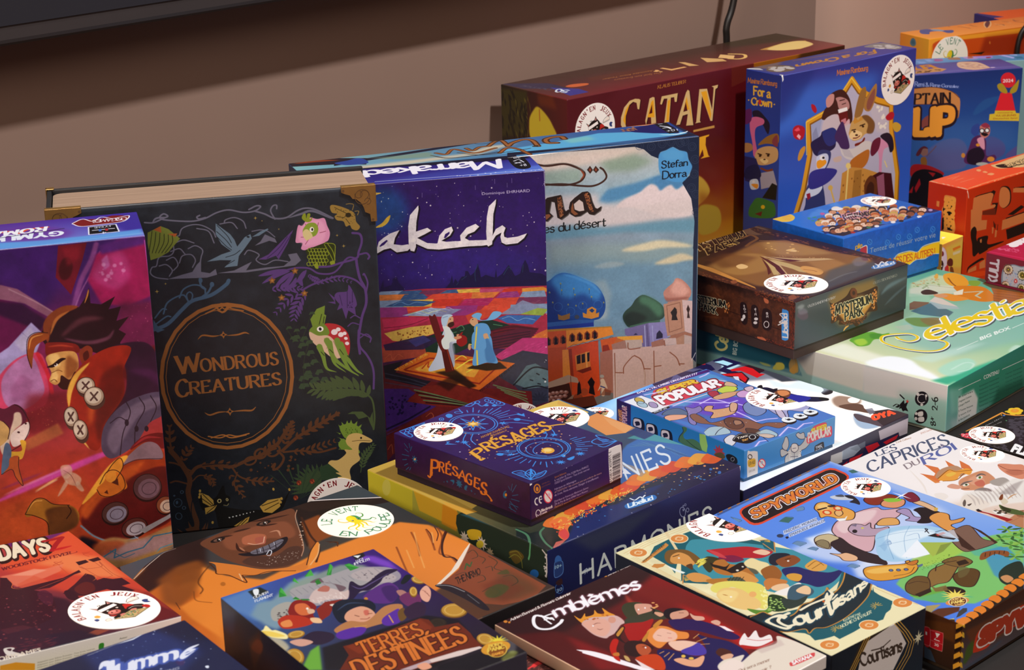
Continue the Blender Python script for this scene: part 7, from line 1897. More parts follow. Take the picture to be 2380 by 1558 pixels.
ART[('K', 'front')] = '''
G 852507 771904 701702 782004
S 965834:90 3.2 -11 618 -1 -55 1 -72
S 968782:90 5.6 -4 636 11 -21 8 -29
P 150805 77 582 53 3 105 -3 17 5 24 -13 -19 -30 -15 -33 65 -10 -15 -71 -29 57 -43 59 -128 25
P 855027 64 576 54 4 108 -3 24 -9 6 -12 -18 -45 -3 -13 36 1 15 -8 -8 -13 -123 5 3 -26 -101 20
P 461607 160 479 128 -6 0 -42 -130 26
C 150805 321 585 69 -2 37 -38 3 -69 -62 -21 -41 36
C 855027 321 580 51 1 44 -39 2 -63 -55 -21 -46 38
P 150805 457 562 153 -15 4 -38 -163 26
P 855027 449 558 23 1 139 -26 4 -30 -166 32
P 150805 410 407 132 33 36 -18 -110 -27
P 855027 45 511 108 -21 1 -63 55 -11 -2 -54 -87 6 -43 31 -23 -21
C 150805 58 384 24 17 21 -8 12 -27 -1 -35 13 -25 8 18 92 -7 6 -52 145 -12 -4 -8 -133 -7 -5 -6 -75 -12 -17 13 -33 -15 -22 14 -12 66 -17 48
C 855027 152 307 15 4 2 -20 -10 -1
P 855027 263 364 16 -7 -1 -35 -11 -1/296 338 19 -4 -3 -41 -16 0
S 150805 5.7 275 393 9 -34/5.7 298 372 -3 -25/5.7 319 365 -2 -32/5.7 286 381 3 -26
P 150805 394 391 209 3 4 -33 -197 -18
P 855027 363 384 241 3 7 -59 -251 -3
P 150805 405 318 207 6 8 -66 -195 -5
C 150805 51 164 58 19 70 10 27 -15 -30 0 -65 -11 -49 -12 -18 -24
P 855027 58 147 74 12 3 -30 -81 -1/162 165 54 14 6 -53 -56 3
P 933007:90 0 125 136 -5 93 -15 -2 -28 -139 15
'''
ART[('K', 'left')] = '''
G 832304 862606 751602 781802
S 966235:80 2.4 1 632 -2 -68 -1 -68
P 915628 64 532 20 1 -1 -34 -19 2
C 915628 117 573 39 7 36 -4 6 -29 -8 -75 13 -92 -56 -40 -35 21 1 85 -10 40 14 37
P 080504 122 546 30 -3 22 16 11 -23 0 -48 -1 -112 -65 -14 -2 113 -7 12
X 966528 fat 1 183,574,189,349,133,348,124,569 SECRET
P 080504 109 438 11 8 5 -68 -14 -15
'''
ART[('L', 'front')] = '''
G 966921 966521 967536 966531
P 968533:70:13 35 350 184 0 7 -165 -154 38
E 968896 8 282 48 -11 8 -76
O 806983 2.5 8 282 48 -11 8 -76
E 531821 -2 321 20 -5 2 -16
C 261516 -32 291 41 -16 16 -41 -44 -14 -16 41
D 969696 12 2.1 6 4 -9 289 43 276 50 209 -2 222
C 441813 62 263 27 9 31 -17 3 -32 -28 0 -31 17
C 892423 37 228 33 8 13 -41 -31 -5
C 532713 95 217 30 -7 16 -39 -36 9
P 965316 112 326 81 -1 7 -14 -80 -3
P 969383:70 115 300 87 -5 -4 -15 -76 2
'''
ART[('L', 'top')] = '''
G 968525 969030 969435 968830
P 969692 119 79 15 -19 -48 -7
'''
ART[('CC', 'top')] = '''
G 690624 721028 680929 610623
X 838184 fat 1.6 215,612,620,640,537,558,179,547 SKULL
D 814155:70 60 3.2 7.4 4 108 612 175 506 112 459 85 578
W 783552:60 30 15.8 4.2 -1.45 2.00 5 129 619 167 485 95 448 81 582
S 811741:60:3 10.4 22 605 5 -108 6 -109
'''
ART[('CC', 'left')] = '''
G 400513 430615 480618 470619
O 541625:0 1.9 48 100 22 5 5 -71
S 541427:60 1.8 17 156 87 6 81 -4 63 7
X 787784 fat 0.35 74,-39,79,151,31,147,24,-26 SKULL
C 475463 105 22 -1 66 20 34 43 20 51 -1 63 7 12 -145 -159 -20
C 697380 115 24 -2 63 21 31 37 19 48 -2 62 11 11 -137 -152 -15
K 402825 12 140 107 33.8 27 1.57
E 898473 141 107 25 5 2 -23
K 615141 10 140 107 20.9 15.7 1.57
E 262111 141 107 10 2 1 -10
E 756623 141 107 5 1 0 -5
K 333635 12 228 93 33.5 26.8 1.57
E 898473 228 93 25 5 2 -23
K 474415 10 228 93 20.8 15.6 1.57
E 262111 228 93 10 2 1 -10
E 756623 228 93 5 1 0 -5
K 543625 12 131 15 27.8 22.2 1.57
E 898473 132 16 21 4 1 -19
K 716149 10 131 15 17.2 12.9 1.57
E 262111 132 16 9 2 1 -8
E 756623 132 16 4 1 0 -4
K 333635 12 227 21 27.5 22 1.57
E 898473 228 22 20 4 2 -19
K 474415 10 227 21 17 12.8 1.57
E 262111 228 22 8 2 1 -8
E 756623 228 22 4 1 0 -4
E 782425 190 52 11 2 1 -13
E 969596 190 52 4 1 0 -5
D 475980 24 1.8 4.3 3 121 73 189 111 213 45 152 2
D 895133 16 1.5 3.7 5 116 60 177 103 196 24 146 -5
'''
ART[('P', 'top')] = '''
G 838996 929696 283037 222471
P 346596::35 -312 1213 916 105 437 -122 130 -20 -358 -35 -409 -86 -597 -153
P 648496:80:50 -207 1103 402 -31 272 86 95 -101 -395 -155 -483 -54
P 959696::25 736 788 231 57 268 -196 -27 -189 48 -505 -290 -82 -335 57 -8 494
P 222429::7 1197 1148 9 -174 28 -257 -26 -171 -16 83 -78 60 31 122 11 193
P 708996:90:7 1140 1091 15 -109 -120 -9 1 -113 -43 113
P 343743:80:7 1220 844 27 -186 -30 -78 -54 80
P 080726 1112 1155 73 -18 -1 -139 -114 5 2 -91 -47 -18 -8 121 70 17
P 648696 1101 1109 49 -17 -3 -67 -43 0
P 080726 950 1131 105 4 -1 -45 -33 -57 -46 3 5 63
P 671216 1036 1155 35 -14 -30 -26 -27 17
P 080726 840 1135 49 15 34 -58 46 -3 3 -26 -144 18/660 1126 149 -4 -41 -22 -130 -16
X 060719 black 0.25 653,1155,804,1139,827,1160,679,1183 Sid Sackson
P 160511 1164 961 43 -15 -1 -64 -30 -36 -47 -6 31 68 -17 42
P 760812 1070 981 88 -25 2 -48 -31 -68 13 -25 -68 -6 12 65 9 58 -36 26
P 160511 993 973 94 -55 -45 -87 -69 -36 33 97 -26 49
P 760812 996 969 79 -61 -40 -69 -48 -26 34 85 -35 48
P 768190 1008 908 18 -20 -40 -41 -3 25
C 080822 964 718 41 -22 6 -49 9 -74 16 -80 46 -70 3 -44 -55 17 -50 53 -65 67 -13 97 32 94
C 151659 977 619 32 -55 37 -103 -66 -12 -69 51 9 74
C 090712 1208 546 10 -32 -10 -54 -43 -39 -45 5 8 33 43 19
C 040509 1075 431 18 -39 -23 -18 -22 23
C 402416 999 638 41 -22 -1 -41 -64 -38 -29 31 8 33
C 765032 1001 625 35 -26 -24 -39 -48 9
C 080712 975 727 38 4 -39 -46 22 -23 34 -14 -42 -20 -48 30
P 838895 895 621 82 -2 -46 -36 -62 3
P 768996:60:18 1099 775 3 -135 119 6 7 -96 -15 -92 -95 -6 -26 113 -64 110
C 534337:90:9 1097 370 56 4 24 -47 21 -43 -58 -42 -43 25 -59 1 9 51
C 342421 1050 296 65 -28 21 -42 -35 -45 13 -53 -37 -2 -20 61 -20 61
C 899193 1147 317 41 -1 10 -32 -54 -26 -25 26
C 536578:90:7 996 172 43 -5 -36 -120 -37 -39 -62 28 15 61
C 282429 1021 185 12 -91 5 -83 -58 -17 -9 67 -5 64
P 161216::3 1100 142 72 -35 36 -98 -31 -28 -186 21 34 61
P 404351:80 1101 181 33 -14 -35 -44 -40 2
X 863016 fat 1.2 1014,74,1151,49,1174,84,1052,113 OYA
P 769096:60:16 656 34 205 -29 -14 -23 -208 15
C 647585:60:12 1295 350 -53 -154 -47 -134 -12 53 44 159
'''
ART[('P', 'front')] = '''
G 151735 111218 222129 222343
P 939696:80 604 141 89 -6 -5 -53 -89 7
P 707987:80 685 137 57 4 57 -7 27 -30 -64 -23 -74 12
P 898792:80 956 152 232 -3 -2 -77 -208 13
P 111330 633 57 87 31 124 -6 15 34 118 -14 137 -3 11 -26 -128 -5 -50 -23 -199 -3
P 811320 681 63 49 12 -15 -34
P 851520 745 81 100 -4 -64 -35 -50 5
P 811320 859 105 93 -6 19 -23 -84 -12/995 85 120 3 -16 -18 -77 -4
P 465360:70 742 130 115 3 2 -28 -66 -1
P 111116 1188 154 26 -2 7 -80 -26 3
'''
ART[('Q', 'top')] = '''
G 244472 244272 234271 242555
P 190938 -2 816 575 -22 -5 -26 -43 0 -476 20 -54 -6
P 240942 -6 811 531 -13 46 -12 -46 -18 -489 22
X 777887 block 0.35 112,787,496,784,510,801,127,807 GALACTIC CRISIS ON EARTH 777
P 295475:80:8 129 771 408 -5 10 -48 -15 -124 -15 -120 -175 -100 -220 200 -20 110
P 352569::20 233 546 132 -9 77 -108 -68 -120 -131 -58 -86 148 -10 116
P 234272::8 8 570 40 -212 0 -270 52 -80 -87 -18 0 263
P 788186 2 757 109 2 7 -181 -113 -5
E 665827 63 719 1 -32 -24 -20
E 556775 40 676 2 -33 -24 -20
E 555167 72 638 1 -29 -24 -19
O 191823 3.3 63 719 1 -32 -24 -20/3.3 40 676 2 -33 -24 -20/3.3 72 638 1 -29 -24 -19
P 060510 1 576 114 5 -11 -18 -99 -11
X 747884 sans 0.2 10,564,89,565,96,576,19,578 ISSUE #5
C 711927 165 739 47 32 135 -7 83 -18 -1 -38 -24 -17 86 -1 16 -34 3 -61 -35 -7 -293 5 -82 1 8 66 22 54
S 797883 5.9 166 737 67 -4 187 3 2 -42 90 -33 -7 -71 -177 -19 -221 24 31 112
X 452007 fat 1.1 159,703,421,696,434,746,203,761 SUPER
X 796717 fat 0.55 162,707,419,702,428,744,203,757 SUPER
X 400913 fat 1.2 109,619,479,604,518,681,138,707 POPULAR
X 838589 fat 0.6 113,622,478,609,510,677,139,702 POPULAR
S 818292::1 -7.6 127 754 56 -14 50 -7
S 554887:35:7 -16.8 127 754 56 -14 50 -7
S 818292::1 -7.8 473 746 40 3 32 10
S 554887:35:7 -17.4 473 746 40 3 32 10
S 818292::1 -7.4 129 568 75 5 57 -70 88 -81 41 -1
S 554887:35:7 -16.4 129 568 75 5 57 -70 88 -81 41 -1
S 818292::1 -7.4 236 506 85 15 15 -69 6 -78
S 554887:35:7 -16.4 236 506 85 15 15 -69 6 -78
S 818292::1 -7.2 290 331 -7 -82 -12 -59 51 -11 45 -24
S 554887:35:6 -15.9 290 331 -7 -82 -12 -59 51 -11 45 -24
S 818292::1 -7.3 305 407 56 -14 10 -46
S 554887:35:7 -16.3 305 407 56 -14 10 -46
S 818292::1 -7 226 10 101 43 10 -43 68 23 38 -17
S 554887:35:6 -15.5 226 10 101 43 10 -43 68 23 38 -17
S 818292::1 -6.8 60 -4 58 29 30 -11
S 554887:35:6 -15.1 60 -4 58 29 30 -11
S 818292::1 -7.2 258 307 9 63 -46 24
S 554887:35:6 -16.1 258 307 9 63 -46 24
Y 293750 090817 3.2 19 524 51 25 55 -14 2 -55 -13 -42 -31 11 -35 49
Y 775849 090817 3.2 8 499 40 -1 47 -43 -14 -22 -40 1 -45 23
Y 454264 090817 3.2 160 521 17 -33 40 -1 -30 -44 -59 -18 -69 -77 -20 1 13 40 69 78
Y 715643 090817 3.2 194 436 45 31 22 -20 -28 -28 46 -24 48 -8 5 -22 -55 -40 -57 -1 -69 27 54 40
Y 715850 090817 3.3 316 397 36 22 9 -26 -61 -53 -28 7
Y 581927 090817 3.3 359 580 46 -4 -25 -53 -42 1
Y 667329 090817 3.4 422 579 82 2 -4 -54 -63 -18 -33 30
Y 715644 090817 3.3 338 524 77 5 40 -17 36 -14 29 -8 -122 -20 -64 21
Y 716152 090817 3.4 485 598 38 24 13 -31 -16 -44 -26 24
Y 695675 090817 3.3 446 482 49 12 19 -37 -15 -42 -42 1 -30 27
Y 716472 090817 3.4 522 507 43 -1 -9 -30 -49 -12
Y 404867 090817 3.2 360 357 57 21 -24 -51 33 -30 -38 -55 -67 -10 -7 60
Y 555875 090817 3.2 427 278 39 -17 44 -40 9 -45 34 5 30 -26 -72 -25 -41 55 -57 -54 -17 51
Y 666475 090817 3.2 437 233 12 -29 -53 -75 -12 28
Y 453126 090817 3.1 101 432 36 2 -8 -63 -14 -56 54 -15 56 1 39 -70 2 -71 35 -14 43 -39 12 -28 -66 -9 -24 56 -65 -9 -76 -33 8 60 -16 65 -13 81 -33 64
Y 352319 090817 3.1 176 294 41 6 13 -55 -36 -55 -48 -7 -11 44
Y 554235 090817 3.2 208 264 17 -24 -19 -25 -31 10
Y 292017 090817 3.1 183 166 25 -56 -44 -28 -19 34
C 667575:75 21 262 57 17 43 -39 -23 -64 -47 9 -51 29
S 090817 2.3 21 262 57 17 43 -39 -23 -64 -47 9 -51 29
C 667575:75 166 97 72 3 -1 -67 -34 -19 -27 41
S 090817 2.3 166 97 72 3 -1 -67 -34 -19 -27 41
Y 717378 090817 3 23 143 57 16 3 -37 -60 -44 -31 -5 3 30
S 090817 3.1 30 204 46 25 45 11/3.1 161 119 10 -43 -25 -76
Y 696461 090817 3.1 164 82 38 -17 10 -42 -40 2
C 050407 45 115 48 24 35 1 38 -43 -4 -30 -46 -24 -54 0 -22 44
S 717578 2.3 49 112 41 21 34 -1 36 -39 -3 -24
X 717067 block 0.3 65,105,125,97,134,109,80,122 TAKE
X 745629 block 0.3 62,72,96,69,108,83,75,88 THAT
O 717578 3.8 131 79 10 -9 -18 -17
C 060610 364 126 34 15 23 -38 -22 -33 -40 -5 -10 30
C 798488 366 128 34 15 23 -39 -17 -23 -34 3 -14 20
S 060610 4.7 386 123 3 -16 17 -5
E 060610 393 110 6 -5 -9 -8
C 060610 434 122 35 15 22 -39 -22 -33 -41 -4 -10 30
C 798488 436 123 35 15 22 -38 -17 -23 -34 3 -14 19
S 060610 4.8 457 119 3 -17 16 -4
E 060610 464 106 6 -5 -9 -8
C 060610 502 124 34 15 23 -39 -22 -33 -42 -4 -10 30
C 798488 504 126 34 15 23 -39 -17 -23 -35 3 -14 20
S 060610 4.8 524 121 3 -16 17 -5
E 060610 531 108 6 -5 -9 -8
D 798192:60 40 1.6 3.2 5 85 608 381 412 334 98 48 358
'''
ART[('Q', 'front')] = '''
G 235588 316396 407096 316596
C 969696 18 130 20 4 34 -9 11 -19 0 -119 -27 -7 -31 9
C 967730 24 97 35 -2 11 -11 -1 -25 -15 -2 -27 9/28 14 48 1 6 -27 -26 -6 -30 9
O 232220 3.5 35 110 12 -4 0 -10
X 232220 sans 0 29,70,67,70,66,86,29,87 LE TRI + FACILE
X 565557 sans 0 30,37,68,36,68,46,30,47 ELEMENTS A SEPARER
P 403114 40 16 19 -3 -2 -23 -15 3
E 969696 110 57 21 -6 1 -21
O 962232 3.6 110 57 21 -6 1 -21
S 962232 3.6 95 74 31 -35
E 727788 109 62 7 -2 0 -7
X 729696:70 sans 0 89,27,258,28,258,32,89,31 Super Popular est un jeu pour deux joueurs dans les etoiles
X 729696:70 sans 0 89,21,258,22,258,25,89,24 Super Popular est un jeu pour deux joueurs dans les etoiles
X 729696:70 sans 0 89,14,259,16,258,19,89,18 Super Popular est un jeu pour deux joueurs dans les etoiles
X 729696:70 sans 0 89,8,259,9,259,13,89,12 Super Popular est un jeu pour deux joueurs dans les etoiles
X 729696:70 sans 0 90,2,259,3,259,6,90,6 Super Popular est un jeu pour deux joueurs dans les etoiles
X 729696:70 sans 0 90,-4,259,-3,259,0,90,-1 Super Popular est un jeu pour deux joueurs dans les etoiles
X 729696:70 sans 0 90,-11,260,-10,259,-7,90,-7 Super Popular est un jeu pour deux joueurs dans les etoiles
X 729696:70 sans 0 90,-17,260,-16,260,-13,90,-13 Super Popular est un jeu pour deux joueurs dans les etoiles
Y 848688 161530 2.4 263 -9 -9 50 20 15 -41 -4 -9 34 21 -1 29 -18 13 17 35 5 22 -16 28 13 10 18 33 -31 -27 -23 -36 -6 9 -29 -20 -36 -49 -1
Y 969696 161530 2.4 291 83 10 12 28 -10 9 -26 -21 -10 -22 14
Y 848688 161530 2.4 242 86 -8 18 10 18 9 18 15 -9 8 -34 -13 -22
Y 848688 161530 2.4 320 131 14 7 15 -9 21 -1 8 -28 -21 0 -22 12
O 969696 3 282 64 6 -2 0 -6/3.1 351 44 6 -2 0 -6/3 285 53 6 -2 0 -6/3.1 349 34 6 -2 0 -6/3 288 42 6 -2 0 -6/3.1 348 24 6 -2 0 -6/3.1 290 31 6 -2 0 -6/3.1 346 14 6 -2 0 -6/3.1 293 19 6 -2 0 -6/3.1 344 4 6 -2 0 -6/3.1 295 8 6 -2 0 -6/3.1 343 -6 6 -2 0 -6/3.1 298 -3 6 -2 0 -6/3.1 341 -16 6 -2 0 -6
S 161530 1.8 289 36 50 -12/1.8 313 50 3 -64/1.8 302 72 21 -4
C 963344 413 121 28 19 72 -4 9 -35 28 8 3 -48 -66 8 -86 -2 -9 34
X 969430 fat 0.5 421,108,522,104,517,127,417,130 SUPER
X 969696 fat 0.5 401,76,549,73,543,108,395,115 POPULAR
C 141520 444 39 16 6 36 3 9 -11 0 -37 -50 -4 -9 11
X 848996 block 0.3 452,26,493,28,492,38,451,37 TAKE
X 848996 block 0.3 453,9,483,9,482,20,452,20 THAT
O 848996 3.1 488 17 9 -3 0 -10
'''
ART[('Q', 'left')] = '''
G 150839 246196 337096 211251
P 185891 98 153 713 -2 5 -182 -718 71
P 191242 -10 149 105 -2 0 -108 -106 1
X 967730 fat 0.5 43,45,36,103,15,103,22,50 SUPER
X 969696 fat 0.5 70,48,69,131,41,131,43,45 POPULAR
P 761930:30 14 107 58 28 0 -87 -54 -2
C 081015 113 82 16 14 51 1 9 -45 -30 -6 -45 4
C 969696 116 81 15 11 32 0 4 -34 -30 -5 -20 2
C 131320 125 73 26 10 7 -14 -20 -8
E 131320 137 64 7 2 0 -6
C 081015 199 82 16 13 50 1 9 -45 -30 -6 -43 5
C 969696 202 80 14 11 32 0 5 -34 -31 -5 -18 2
C 131320 211 72 26 10 7 -13 -20 -9
E 131320 222 63 7 2 0 -6
C 081015 295 82 16 13 49 1 9 -45 -29 -6 -43 5
C 969696 298 80 14 11 32 0 4 -33 -30 -5 -18 1
C 131320 307 72 25 10 8 -13 -20 -9
E 131320 318 63 7 2 0 -6
C 335539 410 67 6 28 21 28 -7 18 24 8 4 -15 -21 -27 14 -17 48 15 41 -8 14 -27 -54 -12
P 679248 536 143 37 6 15 -47 -6 -34 -28 2 -14 27
S 171732 3 410 67 3 24 23 31 -6 18
S 162719 3 458 87 42 -13 41 -8
K 762735 9 658 92 37.4 20.6 1.57
C 413620 629 73 39 23 27 -12 -26 -19
C 091013 698 90 23 15 39 -5 4 -25 -42 -8
O 596472 2.9 738 87 10 3 0 -9
'''
ART[('R', 'top')] = '''
G 061110 080619 183654 766634
P 766631::3 -5 1087 467 5 481 9 170 -21 -6 -127 -4 -78 -183 -66 -587 -255 -327 -82 -46 16
P 655523:80 -7 1080 153 10 -61 -113 -39 -530 -67 22 16 498
P 765126 1064 836 72 6 -24 -231 -69 -24 -79 43 29 143
P 785837:70 1107 792 6 -201 -74 0 25 108
P 735526:60 1108 1075 -5 -119 -36 17 7 75
P 715521 13 621 33 -174 -84 23
E 736331:50 -59 889 11 -12 -51 -63
P 183663::6 812 426 137 66 244 33 -43 -170 -28 -213 -167 37 -228 -24 -111 19 48 109
T 295374:60:2 12 931 475 116 -85 -35 -135
T 112449:60:2 12 937 476 110 -96 -34 -132
T 396177:60:2 12 943 476 103 -106 -31 -129
T 082043:60:2 12 949 477 96 -116 -28 -127
T 295374:60:1 12 956 477 89 -126 -26 -124
T 112449:60:1 12 962 478 82 -137 -23 -121
T 396177:60:1 12 968 479 75 -147 -20 -119
T 082043:60:1 12 974 479 68 -157 -17 -116
T 295374:60:1 12 980 480 62 -167 -15 -114
T 112449:60:1 12 986 481 55 -178 -12 -111
T 396177:60:1 12 993 481 47 -187 -9 -109
T 082043:60:1 12 999 482 40 -198 -6 -106
T 295374:60:1 12 1005 482 34 -207 -4 -104
T 112449:60:1 12 1011 483 27 -218 -2 -101
T 396177:60:1 11.9 1017 484 20 -228 1 -99
T 082043:60:1 11.9 1024 484 13 -238 3 -96
T 295374:60:1 11.9 1030 485 6 -248 6 -94
T 112449:60:1 11.9 1036 486 -1 -259 9 -91
P 245557:80:3 1002 542 175 0 -6 -103 -26 -184 -11 -41 -21 108 -63 135
P 346349:70:4 1171 439 -7 -135 -26 -111 -24 41 26 112
P 111638:90:4 1047 585 104 20 5 -115 -110 -11
P 081434::10 344 180 134 -77 209 15 167 -30 250 38 16 -132 -686 6 -353 -6 116 75
P 100921:90:14 823 120 272 -2 32 -124 -449 -6 -229 26
P 181428:60:10 863 95 131 -5 -30 -50 -115 6
C 764015:95 140 170 71 37 27 -22 12 -32 -46 -28 -45 -3
C 765521:95 195 172 72 36 27 -22 12 -32 -47 -28 -45 -3
C 733113:95 275 191 74 38 27 -23 11 -32 -47 -29 -46 -2
C 712515:95 342 197 75 37 27 -22 12 -33 -48 -28 -47 -3
C 764015:95 410 202 76 38 28 -22 11 -33 -49 -29 -47 -3
C 765521:95 474 197 77 38 28 -22 11 -33 -50 -29 -47 -3
C 733113:95 539 192 78 38 28 -22 11 -33 -50 -30 -49 -3
C 712515:95 584 192 78 39 29 -23 11 -33 -51 -30 -49 -3
C 764015:95 653 215 80 39 29 -23 10 -33 -51 -30 -49 -3
C 765521:95 716 213 82 39 29 -23 10 -33 -52 -30 -50 -3
C 733113:95 784 208 82 39 29 -23 11 -34 -53 -30 -51 -3
C 712515:95 852 203 84 39 29 -23 10 -34 -54 -30 -50 -3
C 764015:95 924 195 85 39 29 -24 11 -34 -55 -30 -51 -3
C 765521:95 989 178 85 40 30 -24 10 -34 -55 -31 -52 -3
C 733113:95 1036 146 86 39 30 -23 10 -35 -56 -30 -52 -2
C 764020 179 174 72 -1 -12 -61 -51 -33 -38 -45 -42 -13 12 43 34 22 -1 42
C 712524 134 78 45 10 -29 -54 -39 -16
P 713632:90 32 3 42 26 34 -8 26 2 -49 -19 -44 -10
W 786123 70 33.7 6.1 0.54 1.40 4 185 167 632 189 613 146 154 86
W 732511 60 37.8 6.7 0.31 1.60 5 178 160 667 185 642 149 128 84
W 807240 40 22.9 4 0.44 1.60 6 191 161 637 169 604 125 173 94
W 653115 40 31.5 5.7 -0.08 0.80 7 624 182 1115 148 1086 111 621 154
W 071126 50 26.9 4 0.62 1.20 8 247 132 585 144 561 109 222 58
D 184166 30 2.8 6.2 9 254 126 1084 47 1098 0 215 51
D 766640 20 2.8 5 10 616 174 1101 63 1068 -2 567 102
E 183663 1004 63 4 -5 -9 -8/1004 15 5 -5 -12 -10
E 714934 1029 51 4 -4 -7 -6/1012 104 4 -4 -7 -6
P 061111:95:3 54 230 2 -73 38 -10 -55 -137 -33 -21 -20 21 -6 141
S 244232 10.3 44 219 -7 -70 -64 -86/9 129 153 -44 -25 -41 -69 -19 -62
P 554946:80:3 792 380 13 -63 -11 -87 -49 -14 28 134
X 737985 thin 0.25 196,272,952,232,1066,388,298,393 HARMONIES
P 768086 716 294 21 -30 26 63
C 133866 495 70 24 5 51 -6 72 -6 9 -17 -22 -22 -57 -2 -77 12 -13 17
X 768389 hand 0.5 492,46,619,30,641,57,515,74 Libellud
S 768389 6.2 560 102 2 -25 37 7 -1 -13 27 10
S 454757:80 2 29 6 398 -13 689 4
D 656674 12 1.4 3.4 3 79 10 1116 -3 1111 -14 78 -3
'''
ART[('R', 'front')] = '''
G 091029 181733 252442 131739
P 262940:80:27 129 311 305 -5 192 -20 -192 -61 -186 -2
X 909696 thin 0.35 174,109,950,108,938,187,172,190 HARMONIES
S 788696 3.2 199 140 12 20 -18 -3/2.7 211 141 12 19
O 697592 2.9 762 217 17 -3 5 -23/2.3 792 216 8 -3 0 -9/1.7 778 244 5 -2 0 -5/1.7 766 243 3 -1 0 -3
P 697592 761 231 11 -6 -7 -7
C 254577 39 249 3 18 15 4 15 -15 2 -19 -18 -3
C 182752 36 241 44 -6 0 -52 -45 2
S 436596 2.1 39 249 -3 -17 2 -48 41 4 2 42 -7 11
X 698796 sans 0.2 39,219,74,216,74,230,39,233 10+
O 345688 2.6 60 129 21 -8 0 -21
X 617896 sans 0.2 45,115,75,116,75,130,46,130 30
C 251518 43 163 30 4 3 -25 -27 5
S 969696 6.2 -11 318 3 -33 2 -29 -2 -27
D 969696 16 1.6 4.1 4 -18 320 0 314 -3 190 -13 194
P 969696 1113 312 15 -3 4 -44 -11 14
'''
ART[('R', 'left')] = '''
G 968825 130907 172525 969633
P 967720:90:2 297 323 273 5 2 -101 -237 4
P 969220:60 -3 308 299 9 -6 -101 -290 -19
P 956214:80:4 484 310 92 -6 -12 -90 -92 5
E 969653:60 125 268 28 9 -3 -38
P 182520 568 287 29 22 97 19 135 15 234 0 22 -139 -196 -70 -311 75 -16 40
P 254959:90:4 582 296 112 37 81 -3 40 -17 -122 -10
S 437853 7.9 895 345 91 -8 5 -68 -7 -31/5.6 1051 383 25 -35 44 -24
C 968220 628 236 36 22 48 6 -8 -33 -56 -24
K 959285 9 612 204 30.1 15 1.57
K 959285 9 716 214 32 16 1.57
E 968825 703 205 22 8 -1 -17
K 797257 8 763 190 23.6 11.8 1.57
C 433717 872 228 47 26 39 -16 -48 -46
S 615825 3.4 879 231 40 18 25 -15
S 616225 2.9 873 206 34 25 33 -7 8 -36
E 184985 1014 186 25 9 0 -19
S 969696 6.4 1062 304 20 -18 3 -49 -5 -40
D 969696 14 2.1 5.7 4 1058 302 1091 313 1088 200 1072 194
'''
